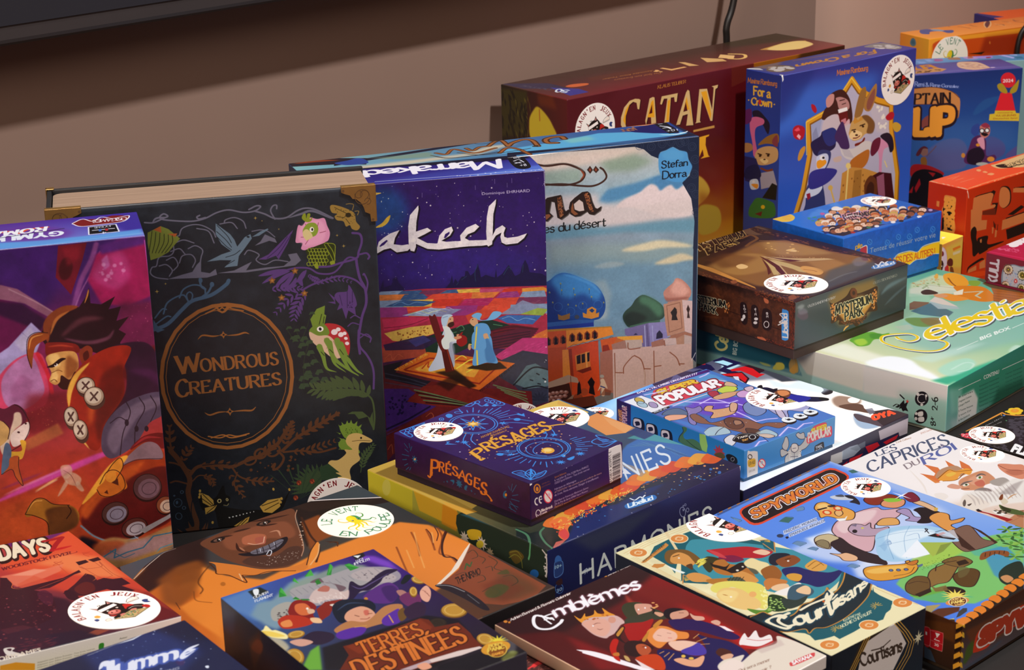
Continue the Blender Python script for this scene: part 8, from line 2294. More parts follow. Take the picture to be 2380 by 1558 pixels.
ART[('S', 'top')] = '''
G 120525 140629 170735 140632
N 0.03 30 3
O 184980 4.7 285 598 67 -78 -76 -77/4.7 285 598 60 -69 -68 -68
S 184980 -4.7 326 551 -21 38 54 11 -52 8 28 40 -40 -27 -4 57 -13 -57 -34 25 21 -39 -53 -10 51 -8 -27 -40 38 27 5 -56 13 56 34 -25
K 755720 8 284 597 36.2 18.1 1.57
K 817448 8 285 599 18.9 9.4 1.57
S 184980 4.8 400 562 80 -26/4.8 405 577 55 -10/4.8 409 593 85 -4/4.8 410 609 57 4/4.8 410 624 86 18/4.8 408 640 55 18/4.8 399 651 44 20/4.8 390 672 20 14/4.9 377 691 36 35/4.8 361 706 14 20/4.8 341 718 22 45/3.9 344 479 18 -35/3.9 371 499 10 -11/4.6 187 542 -58 -45 -28 -69/4.6 206 520 -48 -38 -22 -49/4.7 390 540 48 -36 32 -76/4.7 364 521 39 -36 36 -60/4.6 403 312 4 -22 -42 -27/4.6 456 309 -21 -33 -31 -21
E 184980 441 493 10 -11 -11 -11
K 184980 6 373 509 20.4 8.2 1.57
K 184980 6 123 484 21.2 8.5 1.57
K 184980 5 109 510 13.7 5.5 1.57
P 184980 498 584 -4 -46 -16 -1 7 -48 25 31 -16 -2/78 546 11 -13 -19 -5 18 -39 -34 39 16 3
E 184980 470 704 7 -8 -8 -8/490 676 7 -8 -8 -8
C 184980 274 752 22 5 2 -22 -20 -17 -15 8
O 184980 4 234 735 6 -7 -12 -12
E 184980 234 735 3 -3 -4 -5
O 184980 4 335 735 11 -13 -8 -8
E 184980 414 310 5 -6 -11 -10
K 184980 6 420 263 19.9 8 1.57
O 184980 4.5 291 201 71 -81 -80 -75/4.5 291 201 65 -75 -74 -69/3.7 284 191 49 -56 -56 -52
E 140629:0 287 178 43 -49 -49 -45
S 184980 3.7 340 144 23 47 -25 47 -60 -4 -41 -26 -13 -38 17 -34
E 755720 283 170 18 -20 -23 -21
E 817751:70:4 286 174 11 -13 -13 -12
S 184980 4.4 190 260 -61 35/4.4 179 240 -41 15/4.4 172 220 -71 11/4.4 167 199 -45 0/4.4 165 176 -47 -9/4.4 166 153 -22 -8/4.3 172 132 -44 -25/4.4 182 113 -20 -15/4.3 195 98 -35 -38/4.4 212 86 -14 -21/4.5 391 109 45 -41/4.5 401 122 27 -19/4.5 410 136 54 -30/4.5 418 150 31 -12/4.6 424 165 60 -16/4.6 428 181 34 -5/3.7 373 99 30 -36/3.7 367 94 13 -17/3.7 362 90 25 -39/3.7 118 300 43 -49 31 -9/3.7 147 315 32 -33 24 -16
E 184980 129 288 9 -11 -10 -10
K 184980 6 157 254 16.3 6.5 1.57
K 184980 5 174 289 13.4 5.4 1.57
C 184980 270 55 22 1 19 -4 -19 -14 -22 -1/280 96 18 -2 -10 -16 -14 -1
K 184980 10 345 51 25.1 8.8 1.57
K 184980 10 231 52 24.7 8.6 1.57
S 184980 5.7 410 767 119 7 7 -112 -35 0 -2 54 -48 -6 7 42 -40 -5 -15 17/5.4 29 772 124 -9 -16 -10 -43 11 -20 -35 -27 12 -13 -41 -19 -7 10 70
O 184980 4.1 453 769 6 -7 -11 -11/4.1 471 758 6 -7 -11 -11/4.1 512 742 6 -7 -11 -11/4.1 518 714 6 -7 -11 -10/4.1 523 684 6 -7 -11 -10/3.9 55 751 6 -7 -9 -10/3.9 85 755 6 -7 -10 -10/3.9 35 736 6 -7 -9 -10
S 184980 5.3 539 26 -71 26 -5 43 41 8 -2 -34 37 -43/5.3 539 26 5 68 -15 37 -15 -39 12 -33/5.2 531 26 -69 -4 -9 29/5 28 23 1 75 4 29 36 -15 -8 -51 44 35 -32 -49 59 -7 -46 -24 -58 7/5 32 27 26 55 43 10 -17 -41 -52 -24/5 101 92 -69 -65/5 75 80 -2 -24/5 54 60 8 -17
P 184980:50 38 113 27 -5 -21 -45 -14 -1/116 32 -17 20 -42 -20 2 -11/504 84 25 -10 -17 -27 -29 6
D 755737 60 2.3 4.5 6 194 687 512 321 305 6 1 354
D 737486 20 2.3 4.6 7 207 770 606 409 423 49 1 354
X 654718 fine 0.3 198,462,361,461,371,476,210,478 MAXIME RAMBOURG
X 654718 fine 0.3 233,440,325,437,334,450,243,455 BEN RENAUT
X 391905 western 0.55 40,327,112,334,127,407,60,393 P
X 391905 western 0.55 118,349,466,312,502,395,144,424 RÉSAGES
X 755720 western 0.2 40,327,112,334,127,407,60,393 P
X 755720 western 0.2 118,349,466,312,502,395,144,424 RÉSAGES
S 755720 10.3 46 320 -9 -16 21 2/10.9 477 342 32 -17 23 -17
K 755720 8 284 332 22.8 11.4 1.57
O 755720 5.3 246 322 5 -6 -9 -8
E 140629 240 321 4 -5 -8 -8
O 755720 5.3 325 324 6 -7 -11 -10
E 150631 332 323 5 -6 -9 -8
K 755720 4 217 307 7.5 3 1.57
K 755720 4 352 310 7.6 3.1 1.57
'''
ART[('S', 'left')] = '''
G 220822 240925 200829 220934
N 0.04 30 4
X 512309 western 0.45 211,60,268,72,270,137,220,129 P
X 512309 western 0.45 264,91,298,93,302,137,270,134 R
X 512309 western 0.45 303,94,338,94,341,141,307,138 É
X 512309 western 0.45 341,102,379,97,380,139,345,138 S
X 512309 western 0.45 375,95,425,89,417,135,390,132 A
X 512309 western 0.45 418,89,457,81,459,132,423,129 G
X 512309 western 0.45 464,83,499,78,505,125,470,124 E
X 512309 western 0.45 499,63,538,65,545,117,507,116 S
X 955318 western 0.15 211,60,268,72,270,137,220,129 P
X 955318 western 0.15 264,91,298,93,302,137,270,134 R
X 955318 western 0.15 303,94,338,94,341,141,307,138 É
X 955318 western 0.15 341,102,379,97,380,139,345,138 S
X 955318 western 0.15 375,95,425,89,417,135,390,132 A
X 955318 western 0.15 418,89,457,81,459,132,423,129 G
X 955318 western 0.15 464,83,499,78,505,125,470,124 E
X 955318 western 0.15 499,63,538,65,545,117,507,116 S
S 955318 8.4 226 74 -15 -25 -11 2/7.5 525 76 26 -12 15 -13
E 955318 563 51 6 2 0 -5
K 174361 8 382 70 21.1 10.5 1.57
C 174361 330 69 21 9 3 -12 -14 -15 7 13/421 75 9 -2 -7 -17 10 -2 -20 -1 -1 12
K 174361 4 313 59 8.3 2.5 1.57
K 174361 4 452 59 8.1 2.4 1.57
E 174361 294 52 3 1 0 -2/471 52 3 1 0 -2
K 174361 8 123 102 20.6 8.2 1.57
E 957246 124 103 6 2 0 -5
C 174361 629 97 7 15 13 6 -11 -18 10 -12 -15 -4
E 956118 645 100 6 2 0 -7
S 174361 3 64 157 20 -15/3 93 165 5 -19/3 109 155 -11 -22/3 66 132 21 -7/3 47 103 42 5/3.1 49 80 25 8/3.1 59 57 21 14/3.1 68 41 18 16/3 89 45 8 13/2.8 659 141 9 -12/2.8 681 157 -7 -31/2.8 703 159 -23 -37/2.8 680 107 31 13/2.8 673 91 44 3/2.8 663 68 47 -1/2.8 659 51 38 -8/2.8 666 79 37 -24/2.8 663 63 9 -18
'''
ART[('S', 'front')] = '''
G 170531 190737 170636 150530
N 0.03 30 5
E 915716 39 153 20 -7 -1 -20
E 170634 39 153 13 -4 0 -15
E 915716 39 151 8 -3 0 -10
X 633720 sans 0 65,159,112,158,112,163,65,165 SPIRAL
X 633720 sans 0 65,147,115,146,115,152,65,153 EDITIONS
O 969696 5.7 37 99 12 -4 0 -14
P 160534 41 113 16 -6 0 -31 -17 8
O 969696 5.7 59 99 10 -4 0 -14
P 160534 64 115 13 -4 0 -35 -14 5
S 969696 4 49 101 16 -1
E 969696 100 99 24 -8 -1 -27
O 912031 4.6 100 99 24 -8 -1 -27
S 912031 4.6 84 121 33 -44
E 917886 106 103 8 -3 0 -8
O 969696 3.4 43 44 14 -5 0 -17
S 969696 2.3 34 44 9 -8 8 5
X 969696 sans 0.3 59,46,125,43,125,55,60,58 Blackrock
X 969696 sans 0.3 62,34,92,32,92,40,63,41 GAMES
X 915716 sans 0.1 138,163,206,161,206,170,139,171 Spiral Editions
X 918696 sans 0.1 138,150,336,145,336,154,138,159 6, rue Johan de Tilha 31200 Muret FRANCE
X 918696 sans 0.1 138,137,342,132,342,141,138,146 ©2023 Spiral Editions - Tous droits reserves
X 918696 sans 0.1 137,112,263,108,263,117,138,120 Fabrique en Allemagne
X 967866 sans 0.1 137,99,415,91,415,99,137,107 ATTENTION ! Ne convient pas aux enfants de moins
X 918696 sans 0.1 137,86,398,78,398,87,137,95 de 3 ans. Petits elements. Danger d etouffement.
X 918696 sans 0.1 136,60,334,54,335,62,136,69 Distribue en France par Blackrock Games
X 918696 sans 0.1 136,47,331,41,331,49,136,56 ZA du Pre de Serre 63960 Veyre Monton
X 917024 sans 0.1 136,35,306,28,306,37,136,43 FRANCE www.blackrockgames
C 969696 457 169 16 16 46 -2 16 -8 6 -63 -1 -77 -14 -11 -47 -1 -13 8
S 120912 -1.2 483 148 45 -1/-2.4 483 143 45 0/-3.6 483 138 45 0/-1.8 483 134 45 -1/-3 483 129 45 0/-1.2 483 124 45 0/-2.4 483 120 45 -1/-3.6 483 115 45 0/-1.8 483 110 45 0/-3 483 106 45 -1/-1.2 483 101 45 -1/-2.4 483 96 45 0/-3.6 483 92 45 -1/-1.8 483 87 45 -1/-3 483 82 45 0/-1.2 483 77 45 0/-2.4 483 73 45 -1/-3.6 483 68 45 -1/-1.8 483 63 45 0/-3 483 59 45 -1/-1.2 483 54 45 -1/-2.4 483 49 45 -1/-3.6 483 44 45 0/-1.8 483 40 45 -1/-3 483 35 45 -1/-1.2 483 30 45 -1
X 120912 sans 0.2 473,172,479,35,465,35,458,171 3 770026 418024
P 969696 -8 191 18 -1 1 -10 -11 -4
D 919396 10 1.2 2.9 4 4 192 544 190 548 184 10 185
'''
ART[('T', 'top')] = '''
G 633110 191411 141820 172024
P 774616::11 282 1278 218 -285 52 -227 300 55 431 12 70 -101 20 -235 -69 -192 -228 -20 -178 -55 -553 -66 -285 396 6 433
P 663308:80:46 180 1205 225 -368 -185 -423 -160 146 -88 367
P 130605::26 259 1472 372 -36 110 -45 -222 -365 -133 -10 -54 148 -152 41
P 191105:80:25 424 1215 83 -145 -76 -128 -82 11 -54 146
P 130605::15 250 1103 169 112 86 13 38 -2 -27 -113 -78 -32 -88 -69 -117 -39
P 452407:90:25 319 1041 107 52 93 -9 -2 -75 -80 -77 -84 -92 -82 -43 -28 72
P 774616::12 501 1023 24 -122 94 -136 -68 -107 -159 28 -101 -134 -29 -61 -5 204 14 102 100 26
S 291504:70:2 6.2 550 1030 -78 -56 -51 -52 -16 -59 -25 -25
S 351804:60:3 4.8 371 870 -30 -67 33 -54
S 190904:80 3 277 838 -15 -56
E 452305:50:10 367 984 7 -27 -33 -39
E 533008:70:2 482 848 7 -7 -9 -14
P 100605::5 823 1258 250 16 79 -33 226 -180 5 -54 -157 48 -109 -12 -130 -64 -100 -86 42 103 105 199
P 150907:70:11 1049 1259 112 -47 186 -152 -156 48 -113 46
P 452308::11 997 1097 92 10 -66 -198 -73 -4 -69 -41
S 190904::3 8.7 1021 1132 -66 -160 -34 -110 -81 -98
C 352013::3 603 1208 109 25 111 25 108 -5 102 -18 -6 -52 -47 -70 -51 -117 -67 -115 -64 -60 -77 -14 -61 47 -41 80 -23 89 -2 105
C 452617:90:11 692 1179 103 13 99 -18 60 -36 -27 -104 -47 -29 -60 55 -79 3 -71 -5 -15 49
C 583323::3 744 1131 31 7 33 -12 18 -35 -40 -52 -40 11 -27 33
C 552923 782 1096 33 -13 -30 -52 -29 14
S 776455:80 5.2 736 1076 16 -27 32 -8/4.4 815 1083 -28 -37
T 715343:80:2 8.8 850 1105 33 -12 -21 -53
T 190805 12 705 1113 -26 -63 20 -53
T 614232:80 8.6 693 1072 -4 -49
T 130503:80:3 14.5 850 1234 67 -25 84 -21/14.3 853 1175 67 -25/14.2 746 1201 74 -13/14 666 1202 66 -24
C 241512:90:5 633 955 60 13 59 -54 84 26 34 -32 -50 -74 -68 -22 -68 29 -38 52
D 666158:80 60 1.3 3.4 3 657 932 847 895 809 827 664 860
C 070508 659 1024 39 -18 62 4 79 16 40 -2 -20 -35 -55 -37 -54 -11 -53 23 -33 31
C 353540 706 1008 70 5 67 9 9 -18 -49 -33 -59 -7 -42 17
S 110913 3.4 733 1009 -21 -38/3.4 760 1010 -24 -48/3.4 790 1014 -24 -53/3.5 819 1017 -24 -48/3.4 703 993 67 -10 80 18
S 747884 3.4 736 946 29 24 -1 -16 -22 -24 -8 8
S 586167 3.5 817 1019 -12 -24
S 636773 3.4 745 1006 -12 -23
E 060303 665 1183 31 -3 -8 -17
E 352521 665 1183 18 -2 -5 -11
E 030202 666 1181 4 -4 -6 -9
E 798181 672 1183 2 -2 -3 -5/670 1170 1 -1 -2 -3
E 060303 881 1191 32 -3 -8 -17
E 352521 881 1191 19 -2 -5 -11
E 030202 882 1189 4 -4 -6 -9
E 798181 888 1191 2 -2 -3 -5/886 1178 1 -1 -2 -3
S 715646:80 3.5 1047 1203 -44 -55 -63 -126 -63 -119 -50 -59
D 797367 14 1.8 3.5 4 1003 1148 1021 1132 893 922 870 908
C 714216 541 1040 3 -37 -31 -72 27 -40 12 -93 14 52 44 -23 81 -26 50 -45 46 -10 134 116 -69 -41 -75 -32 -112 53 -63 107
S 241104 4.9 534 1029 -9 -58 -16 -36 27 -41 16 -96 21 63/4.9 573 861 37 -34 53 -8 78 -63
S 796752:90 4.1 571 878 -19 -55
C 774819 792 742 30 56 52 55 60 49 2 -19 -63 -81 -48 -40
S 796446:80 5.1 936 883 -56 -70 -70 -54
S 241104 4.2 938 907 -64 -54 -75 -85
T 190804:90 8.6 967 889 27 -42 -15 -21
S 291405 4.3 973 867 25 -14 -21 -34
S 240904 4.1 1358 703 -28 -59 -42 -45/4.1 1322 708 -19 -53 -49 -79/4.1 1249 512 53 75 60 55
S 452105:80:3 7.7 1261 726 -47 -99 -54 -89/7.8 1320 708 -48 -99 -39 -69/7.7 1362 687 -44 -85 -88 -94 13 -47 -21 -81
S 452105:80:2 7.4 1140 660 -81 -164 -63 -137
S 816135:70:3 5.1 1269 718 -82 -136 -75 -135/5.2 1320 671 -52 -77/5 1153 613 -70 -139
S 190803 8.5 1371 642 -86 -81 -58 -84 17 -33 -7 -45
P 797773 1374 500 -45 -49 -123 -90 -142 -65 -4 12 111 53 145 102
P 452313::3 1365 487 -12 -455 -104 -46 -108 37 -48 60 10 114 -27 105 123 49
P 292011:70:32 1329 248 3 -166 -18 -62 -104 2 -87 64
P 351507:50:24 1177 193 105 0 0 -128 -134 -33
S 131611:80 3.4 1309 435 32 5 -19 -51 -32 -4/3.3 1326 385 1 -34 -32 -22/3.3 1351 362 -7 -61 -40 -30 5 -38/3.3 1160 321 40 -4 -15 -35/3.2 1201 267 32 -13 -14 -35 -35 0/3.2 1151 153 46 5 2 -48 -45 -21/3.2 1282 193 32 -13 -14 -52 -39 -12/3.3 1280 293 24 -5 -19 -32
X 110805 hand 0.25 1120,261,1237,267,1264,308,1144,304 THE NIRMO
X 193116 hand 0.6 1215,336,1247,340,1274,365,1248,369 N
C 192510:70:6 1159 146 69 16 17 -48 -68 -31 -39 20
C 192510:60:3 1281 226 48 5 -15 -35
C 110911 1052 307 40 -20 18 -64 -3 -107 -23 -86 -19 18 3 88 -5 98
S 555658:80 4.8 1058 305 33 -36 12 -72
S 353740:80 3.9 1097 172 -12 -82
P 060505 1030 5 339 -4 -8 -17 -256 -3 -81 0
S 353129:70 3.1 1105 -4 268 9
D 777573:70 20 1.8 4.4 8 1387 1023 1373 497 1373 13 1392 979
P 192326 1135 1237 241 6 2 -172 -142 102
S 777575 8.4 1134 1242 82 -57 76 -58 90 -66
P 232630 268 1238 82 27 93 -7 60 -16 -82 -23 -84 -45 -90 -68 2 73
S 716764 3.2 430 1218 -35 -20 -51 -30 -86 -59
S 716764:70 2.6 430 1218 31 11 44 -1
'''
ART[('T', 'front')] = '''
G 090911 090911 171516 171516
'''
ART[('U', 'top')] = '''
G 130917 290916 772916 290939
P 742816::25 922 887 11 -535 -4 -344 -226 321 -138 356 16 38 182 115
P 804829:80:32 819 706 101 -109 -13 -207 -102 60 -60 153 -61 60
P 290939:90:9 621 920 128 -23 82 -9 105 10 -128 -61 -169 23
P 662016:70:25 539 725 240 -236 154 -137 23 -129 -186 66 -261 267
P 140613::17 443 595 113 -124 101 -149 -2 -182 -30 -147 -166 -10 -288 50
P 350911::12 736 221 186 22 12 -227 -51 -13 -171 -2 -88 74
P 561914:70:10 855 374 67 -131 7 -203 -27 81 -23 125
P 774333:80:4 537 620 102 -2 63 -13 72 5 -33 -52 -73 -27 -116 -23 -8 50
P 805647:70:4 575 609 93 16 36 -33 -68 -19
P 723121:70:4 560 526 83 43 29 -86 -37 -24 -79 12
S 662616 2.5 755 597 -2 -70 -2 -79
S 561611:70 2.6 760 607 -5 38 24 -26 -40 0 45 21/2.6 886 629 -8 30 30 7 -29 5 27 -29
S 461511 1.9 814 563 12 -31 58 -10 11 41
S 461511:70 1.9 821 559 18 -129 43 -2/1.9 899 573 -8 -127 25 -84/1.9 881 572 1 -144
P 110509 822 606 40 1 1 -25 -44 -10/869 603 43 5 -1 -30 -34 -4
P 170511 664 374 67 51 77 70 19 -34 -11 -41 30 6 23 -25 32 -7 4 -61 -36 -2 23 -59 -47 -6 -33 65 -50 -4 -32 -14 -47 27
C 290910 714 389 53 37 23 -25 -19 -57 -51 -15
T 774322:80 3.2 796 479 23 10 3 -49 -24 -21
C 130410 676 389 28 -5 -9 -73 -22 -9 -12 29
P 140410 533 611 20 -12 -3 -56 -12 -38 26 -16 88 6 71 4 33 15 45 21 -2 -23 -29 -6 -60 -34 -65 -30 -55 10 41 -58 -30 -103 -47 -48 -9 -37 -81 -35 -102 41
T 773722:90 3.1 551 594 -1 -51 -16 -36 26 -27
T 773722:70 2.5 590 452 78 22 91 27
C 240817:80 588 419 35 13 3 -58 -35 -67 -18 33
D 351417:70 60 2.3 8.1 5 471 467 636 368 565 39 311 93
D 582629:80 22 1.7 5.2 6 471 467 616 325 502 77 328 132
P 240914:80:3 362 212 78 -5 24 -36 -97 -2
P 532617:80:3 588 35 44 15 42 -25 -58 -17
P 060514:80:11 470 96 114 -17 41 -86 -170 -17
W 461520:60 30 38.9 4.4 -0.06 0.50 7 345 82 502 77 463 10 331 32
X 060403 fat 1.4 360,759,794,745,829,870,403,912 GOOD DAYS
X 818071 fat 0.5 363,769,795,757,823,864,402,906 GOOD DAYS
S 560710 -20.2 806 844 36 -1 38 3 -46 -49 -41 -51
T 660910 17.3 793 746 37 3 47 4
X 350811 western 0.3 564,667,843,684,850,707,572,693 WOODSTOCK FEVER
S 350811 2.6 808 682 54 5 6 9
C 727271 304 28 9 42 23 0 10 -14 -15 -16 18 -39 -36 7
C 190914 321 52 1 12 14 -4 -9 -16
X 727065 sans 0.35 265,-5,410,-7,417,18,273,22 ORIGAMES
'''
ART[('U', 'front')] = '''
G 969675 969693 969696 969693
P 966818 271 73 54 -2 66 -21 -1 -24 -120 31
C 235918 620 62 17 0 -2 -20 -15 -3
X 555548 sans 0.05 399,48,604,48,603,53,399,54 Adaptation pour Edition Francaise - Tous droits reserves
X 555548 sans 0.05 398,39,604,39,603,44,399,45 Adaptation pour Edition Francaise - Tous droits reserves
X 555548 sans 0.05 398,31,604,29,603,35,398,36 Adaptation pour Edition Francaise - Tous droits reserves
X 555548 sans 0.05 398,22,604,20,603,26,398,27 Adaptation pour Edition Francaise - Tous droits reserves
X 474742 sans 0.1 695,61,724,61,724,66,695,67 Auteur
'''
ART[('V', 'top')] = '''
G 030617 060924 050822 040819
P 091637:80:30 538 916 258 -27 41 -222 -120 -79 -186 154
P 030517:80:21 790 894 105 0 4 -186 -55 46
D 445474:80 40 1 2.5 4 510 938 876 890 892 622 558 720
D 677385:80 12 2 4.5 5 538 916 884 874 857 560 558 720
C 748088 801 585 9 -4 -6 -12 -6 5
C 231432:70:3 746 671 17 3 4 -21 -18 -20 -10 17
X 233262::5 black 1.6 553,741,569,737,596,795,579,800 l
X 233262::5 black 1.6 563,716,618,705,656,781,600,791 u
X 233262::5 black 1.6 621,703,679,699,715,769,659,779 m
X 233262::5 black 1.6 682,697,761,685,794,749,718,766 m
X 233262::5 black 1.6 760,668,816,685,838,713,793,731 e
X 747987 black 0.35 553,741,569,737,596,795,579,800 l
X 747987 black 0.35 563,716,618,705,656,781,600,791 u
X 747987 black 0.35 621,703,679,699,715,769,659,779 m
X 747987 black 0.35 682,697,761,685,794,749,718,766 m
X 747987 black 0.35 760,668,816,685,838,713,793,731 e
T 747987 19.6 538 773 29 28 11 -5 -18 -16/12 773 693 42 20 38 6
X 545765 sans 0.2 664,632,731,621,737,633,671,645 RISING
S 596062:60 4.1 550 878 100 9 114 9
P 747985 649 884 59 2 57 12 -10 -4 -50 -15/799 896 99 5 -12 -9
'''
ART[('W', 'top')] = '''
G 130908 080608 180937 183665
P 180939::15 465 948 147 4 -7 -284 -44 -49 -36 111 -34 140
P 442574:80:15 514 910 54 -42 20 -74 -11 -76 -33 82
P 284365::19 -7 898 119 15 11 -103 -46 -107 -58 -6 -21 105
P 395159::14 23 745 54 61 49 -11 110 76 123 16 -183 -184 -132 -101 -16 50
P 445249:90:15 152 801 100 58 187 23 64 -50 10 -121 -135 -31 -129 73
C 545457:90:2 204 814 87 14 97 8 80 -5 96 -75 -23 -94 -174 0 -160 17
C 565654:90:2 96 739 64 16 24 -58 -46 -42 -73 6
C 595759:90:2 437 799 79 -6 29 -106 -55 -13 -60 74
S 343640:60 2.2 204 814 0 -40/2.2 228 812 0 -40/2.2 252 810 -1 -40/2.2 275 808 0 -41/2.2 299 806 0 -41/2.2 323 803 0 -40/2.2 347 801 0 -40/2.2 372 799 -1 -41/2.2 396 797 -1 -41/2.2 420 795 -1 -41/2.2 445 792 -1 -41/2.2 469 790 -1 -41/2.3 494 788 -2 -41/2.3 518 786 -1 -41
D 181417 26 2.1 4.9 4 94 715 176 703 133 646 78 664
D 231924 18 2.2 5.2 5 445 792 555 721 525 674 436 758
P 134718 176 836 20 25 -15 -69 -25 6
P 286526:60 177 831 20 25 -15 -68
P 134718 249 875 17 21 -9 -48
P 286526:60 250 870 17 21 -9 -48
P 134718 297 879 44 36 -14 -45
P 286526:60 298 874 43 37 -14 -46
P 134718 363 842 53 72 -3 -26 -38 -55
P 286526:60 364 837 53 72 -4 -26
P 134718 451 873 18 0 11 -51 -36 -1
P 286526:60 451 868 18 0 11 -51
P 134718 186 761 16 8 2 -35
P 286526:60 187 757 16 8 2 -36
C 110719 384 729 24 22 7 -46 41 9 53 29 41 9 26 -26 -63 -15 -35 -28 -56 -24 -29 9 -47 -31 -11 9
T 343051:80 5.9 390 725 14 -39 54 13 89 28
C 281443 385 634 78 34 43 -6 -5 -64 -60 -60 -45 21 -20 42
C 180932:80:4 459 643 43 -6 -18 -67 -51 -26
C 564039 488 595 21 -4 -1 -39 -29 -17
C 341432 473 553 54 11 6 -45 -28 -44 -42 7
E 644515 381 613 5 -4 -5 -9
C 060911 534 640 41 37 16 -12 -22 -25 -33 -15
C 676262::2 224 719 43 46 27 7 35 -28 17 -40 21 -3 -36 -52 -28 22 -36 15 -34 0
C 593632 284 766 32 15 11 -21 -20 -25 -20 15
C 342731:90 291 828 41 10 -1 -41 19 -28 -12 -59 32 16 -31 65
P 134115 309 828 18 7 -8 -35 -18 0
W 777676:60 40 28.8 4.3 -1.62 0.80 6 228 716 338 710 332 661 241 679
C 440908 153 721 36 25 31 -24 3 -55 -38 -47 -5 -47 -31 23 -26 71
C 693620 174 719 28 -9 0 -40 -20 -36 -28 9 -1 39
C 591609 73 655 42 18 41 -44 4 -53 -46 -3 -50 26
C 744726 76 640 32 0 -12 -41 -27 9
P 441209 213 649 49 28 57 -19 -50 -27 -42 -44 -43 -17
P 134115 186 761 16 8 6 -38 20 -15 1 12
C 726051 189 667 16 -12 -7 -21 -20 3
E 808279 192 672 3 -3 -4 -6
C 776551 167 608 23 -18 -8 -32 -22 18
C 747371 263 649 22 -10 -3 -43 -10 20
C 060915 265 634 41 21 44 -21 34 -39 -6 -48 -35 -37 0 64 -51 1 -43 -56 -21 4 10 55
T 182537:80 7.1 261 599 58 20 46 -36
C 725445 260 548 32 27 47 2 16 -38 -9 -44 -33 -26 -44 10 -17 37
C 643026:80:2 331 545 14 -5 -14 -27 -12 3
S 280907 3.5 292 536 7 -15/3.5 332 518 11 -5
S 441411 3.5 294 503 16 -12 13 3
C 594126 188 491 68 23 46 -36 99 51 52 -27 -64 -66 -100 2 -86 5
C 281454 186 469 65 -2 25 -31 -53 -33 -50 26/354 463 54 22 21 -3 -40 -71 -42 -5 -14 23
S 695426 4.1 251 467 35 -14/4.2 380 468 -15 -51
C 342511 414 468 32 14 -25 -58 -32 -13
C 150919 435 464 68 26 6 -44 -46 -54 -42 6
C 745751 550 546 39 24 -5 -36 -29 -45 -25 -20 -4 29
S 442522 2.2 562 550 4 -16/2.2 562 536 -1 -20/2.2 563 523 -6 -25
C 130918 71 496 59 28 41 -44 -13 -39 -56 -5
C 695449 37 510 39 -6 20 -40 -44 -2
E 392708 530 556 13 -4 -18 -34
E 614718 533 560 12 -4 -16 -30
O 726234 2.9 533 560 9 -3 -12 -22
E 392708 591 618 14 -23 -17 -22
E 614718 593 622 14 -22 -15 -20
O 726234 3 593 622 10 -16 -11 -15
E 392708 566 364 35 -27 -28 -42
E 614718 568 368 32 -25 -25 -38
O 726234 2.8 568 368 24 -19 -19 -28
E 392708 76 538 27 -8 -10 -23
E 614718 78 542 26 -8 -9 -21
O 726234 2.7 78 542 19 -6 -7 -15
E 392708 2 414 13 -36 -33 -40
E 614718 3 417 12 -34 -30 -36
O 726234 2.6 3 417 9 -25 -22 -27
E 392708 477 325 23 -18 -18 -28
E 614718 479 329 21 -17 -17 -25
O 726234 2.8 479 329 16 -12 -12 -19
E 392708 537 144 16 -25 -24 -29
E 614718 539 147 15 -24 -22 -26
O 726234 2.7 539 147 11 -18 -16 -19
C 807957::2 -9 643 15 -11 22 20 1 -38 11 -9 13 -46 -15 -26 -33 38 -5 29 -15 23
C 776826:80:2 -6 629 30 -24 20 -52 -36 22
C 747157:70:7 -10 582 33 -37 -5 -68 -39 6 1 59
P 345720::5 -21 332 82 88 41 16 -71 -142
P 183012:70:4 -49 355 55 25 -19 -53
P 646251:60:8 -2 577 11 -117 -44 -116 -14 11 22 156
P 060507:85:8 100 414 64 -2 312 -18 67 -90 -16 -75 -20 -105 -215 -31 -254 195
P 341206 157 382 39 -7 254 14 17 -26 -12 -53 77 -22 -8 -80 -9 -30 -10 -65 -249 8 -182 139 69 62
P 441708:70:4 164 376 283 9 1 -69 -29 -27 -246 21
X 180502 western 0.7 173,292,407,292,426,370,196,375 TERRES
X 180502 western 0.7 270,259,320,256,333,294,280,298 DE
X 180502 western 0.7 85,172,493,171,521,271,119,282 DESTINÉES
X 693915 western 0.12 173,292,407,292,426,370,196,375 TERRES
X 693915 western 0.12 270,259,320,256,333,294,280,298 DE
X 693915 western 0.12 85,172,493,171,521,271,119,282 DESTINÉES
P 726868 326 146 104 -10 68 -17 2 -13 -78 1 -99 18
P 646065:90 220 148 106 -2 -3 -21 -75 1
C 745445 277 137 32 -1 -1 -34 -31 2
P 060508::6 328 98 181 -11 86 -79 -43 -36 -152 37 -86 67
C 343639:60:9 602 147 10 -44 -17 -47 -40 -40 -4 50
K 747120 12 565 114 37.4 13.1 1.57
E 695015 533 80 47 -12 -20 -36
E 442507 528 66 29 -11 -22 -37
O 726226 3.3 528 66 29 -11 -22 -37
X 746526 block 0.3 517,94,563,83,570,96,525,110 DON'T
X 746526 block 0.4 499,73,554,62,563,78,510,91 PANIC
X 745420 block 0.3 494,45,534,38,540,49,501,57 GAMES
C 596526:50:7 510 16 49 20 13 -21 -36 -19 -29 -1
P 080911::3 510 942 51 5 -18 -60 -42 -10
P 778285 510 913 24 -11 -20 -14
X 747882 fine 0.4 493,863,525,867,531,882,499,878 LUCA
X 747882 fine 0.4 477,849,539,850,545,865,484,864 IPPOLITI
P 081211::3 93 900 47 4 9 -47 -61 -20
C 778285 112 899 17 -6 -18 -33 -12 2
X 747882 fine 0.4 83,841,144,848,149,862,89,855 OLIVIER
X 747882 fine 0.4 76,817,146,821,152,836,82,832 FLAMENT
'''
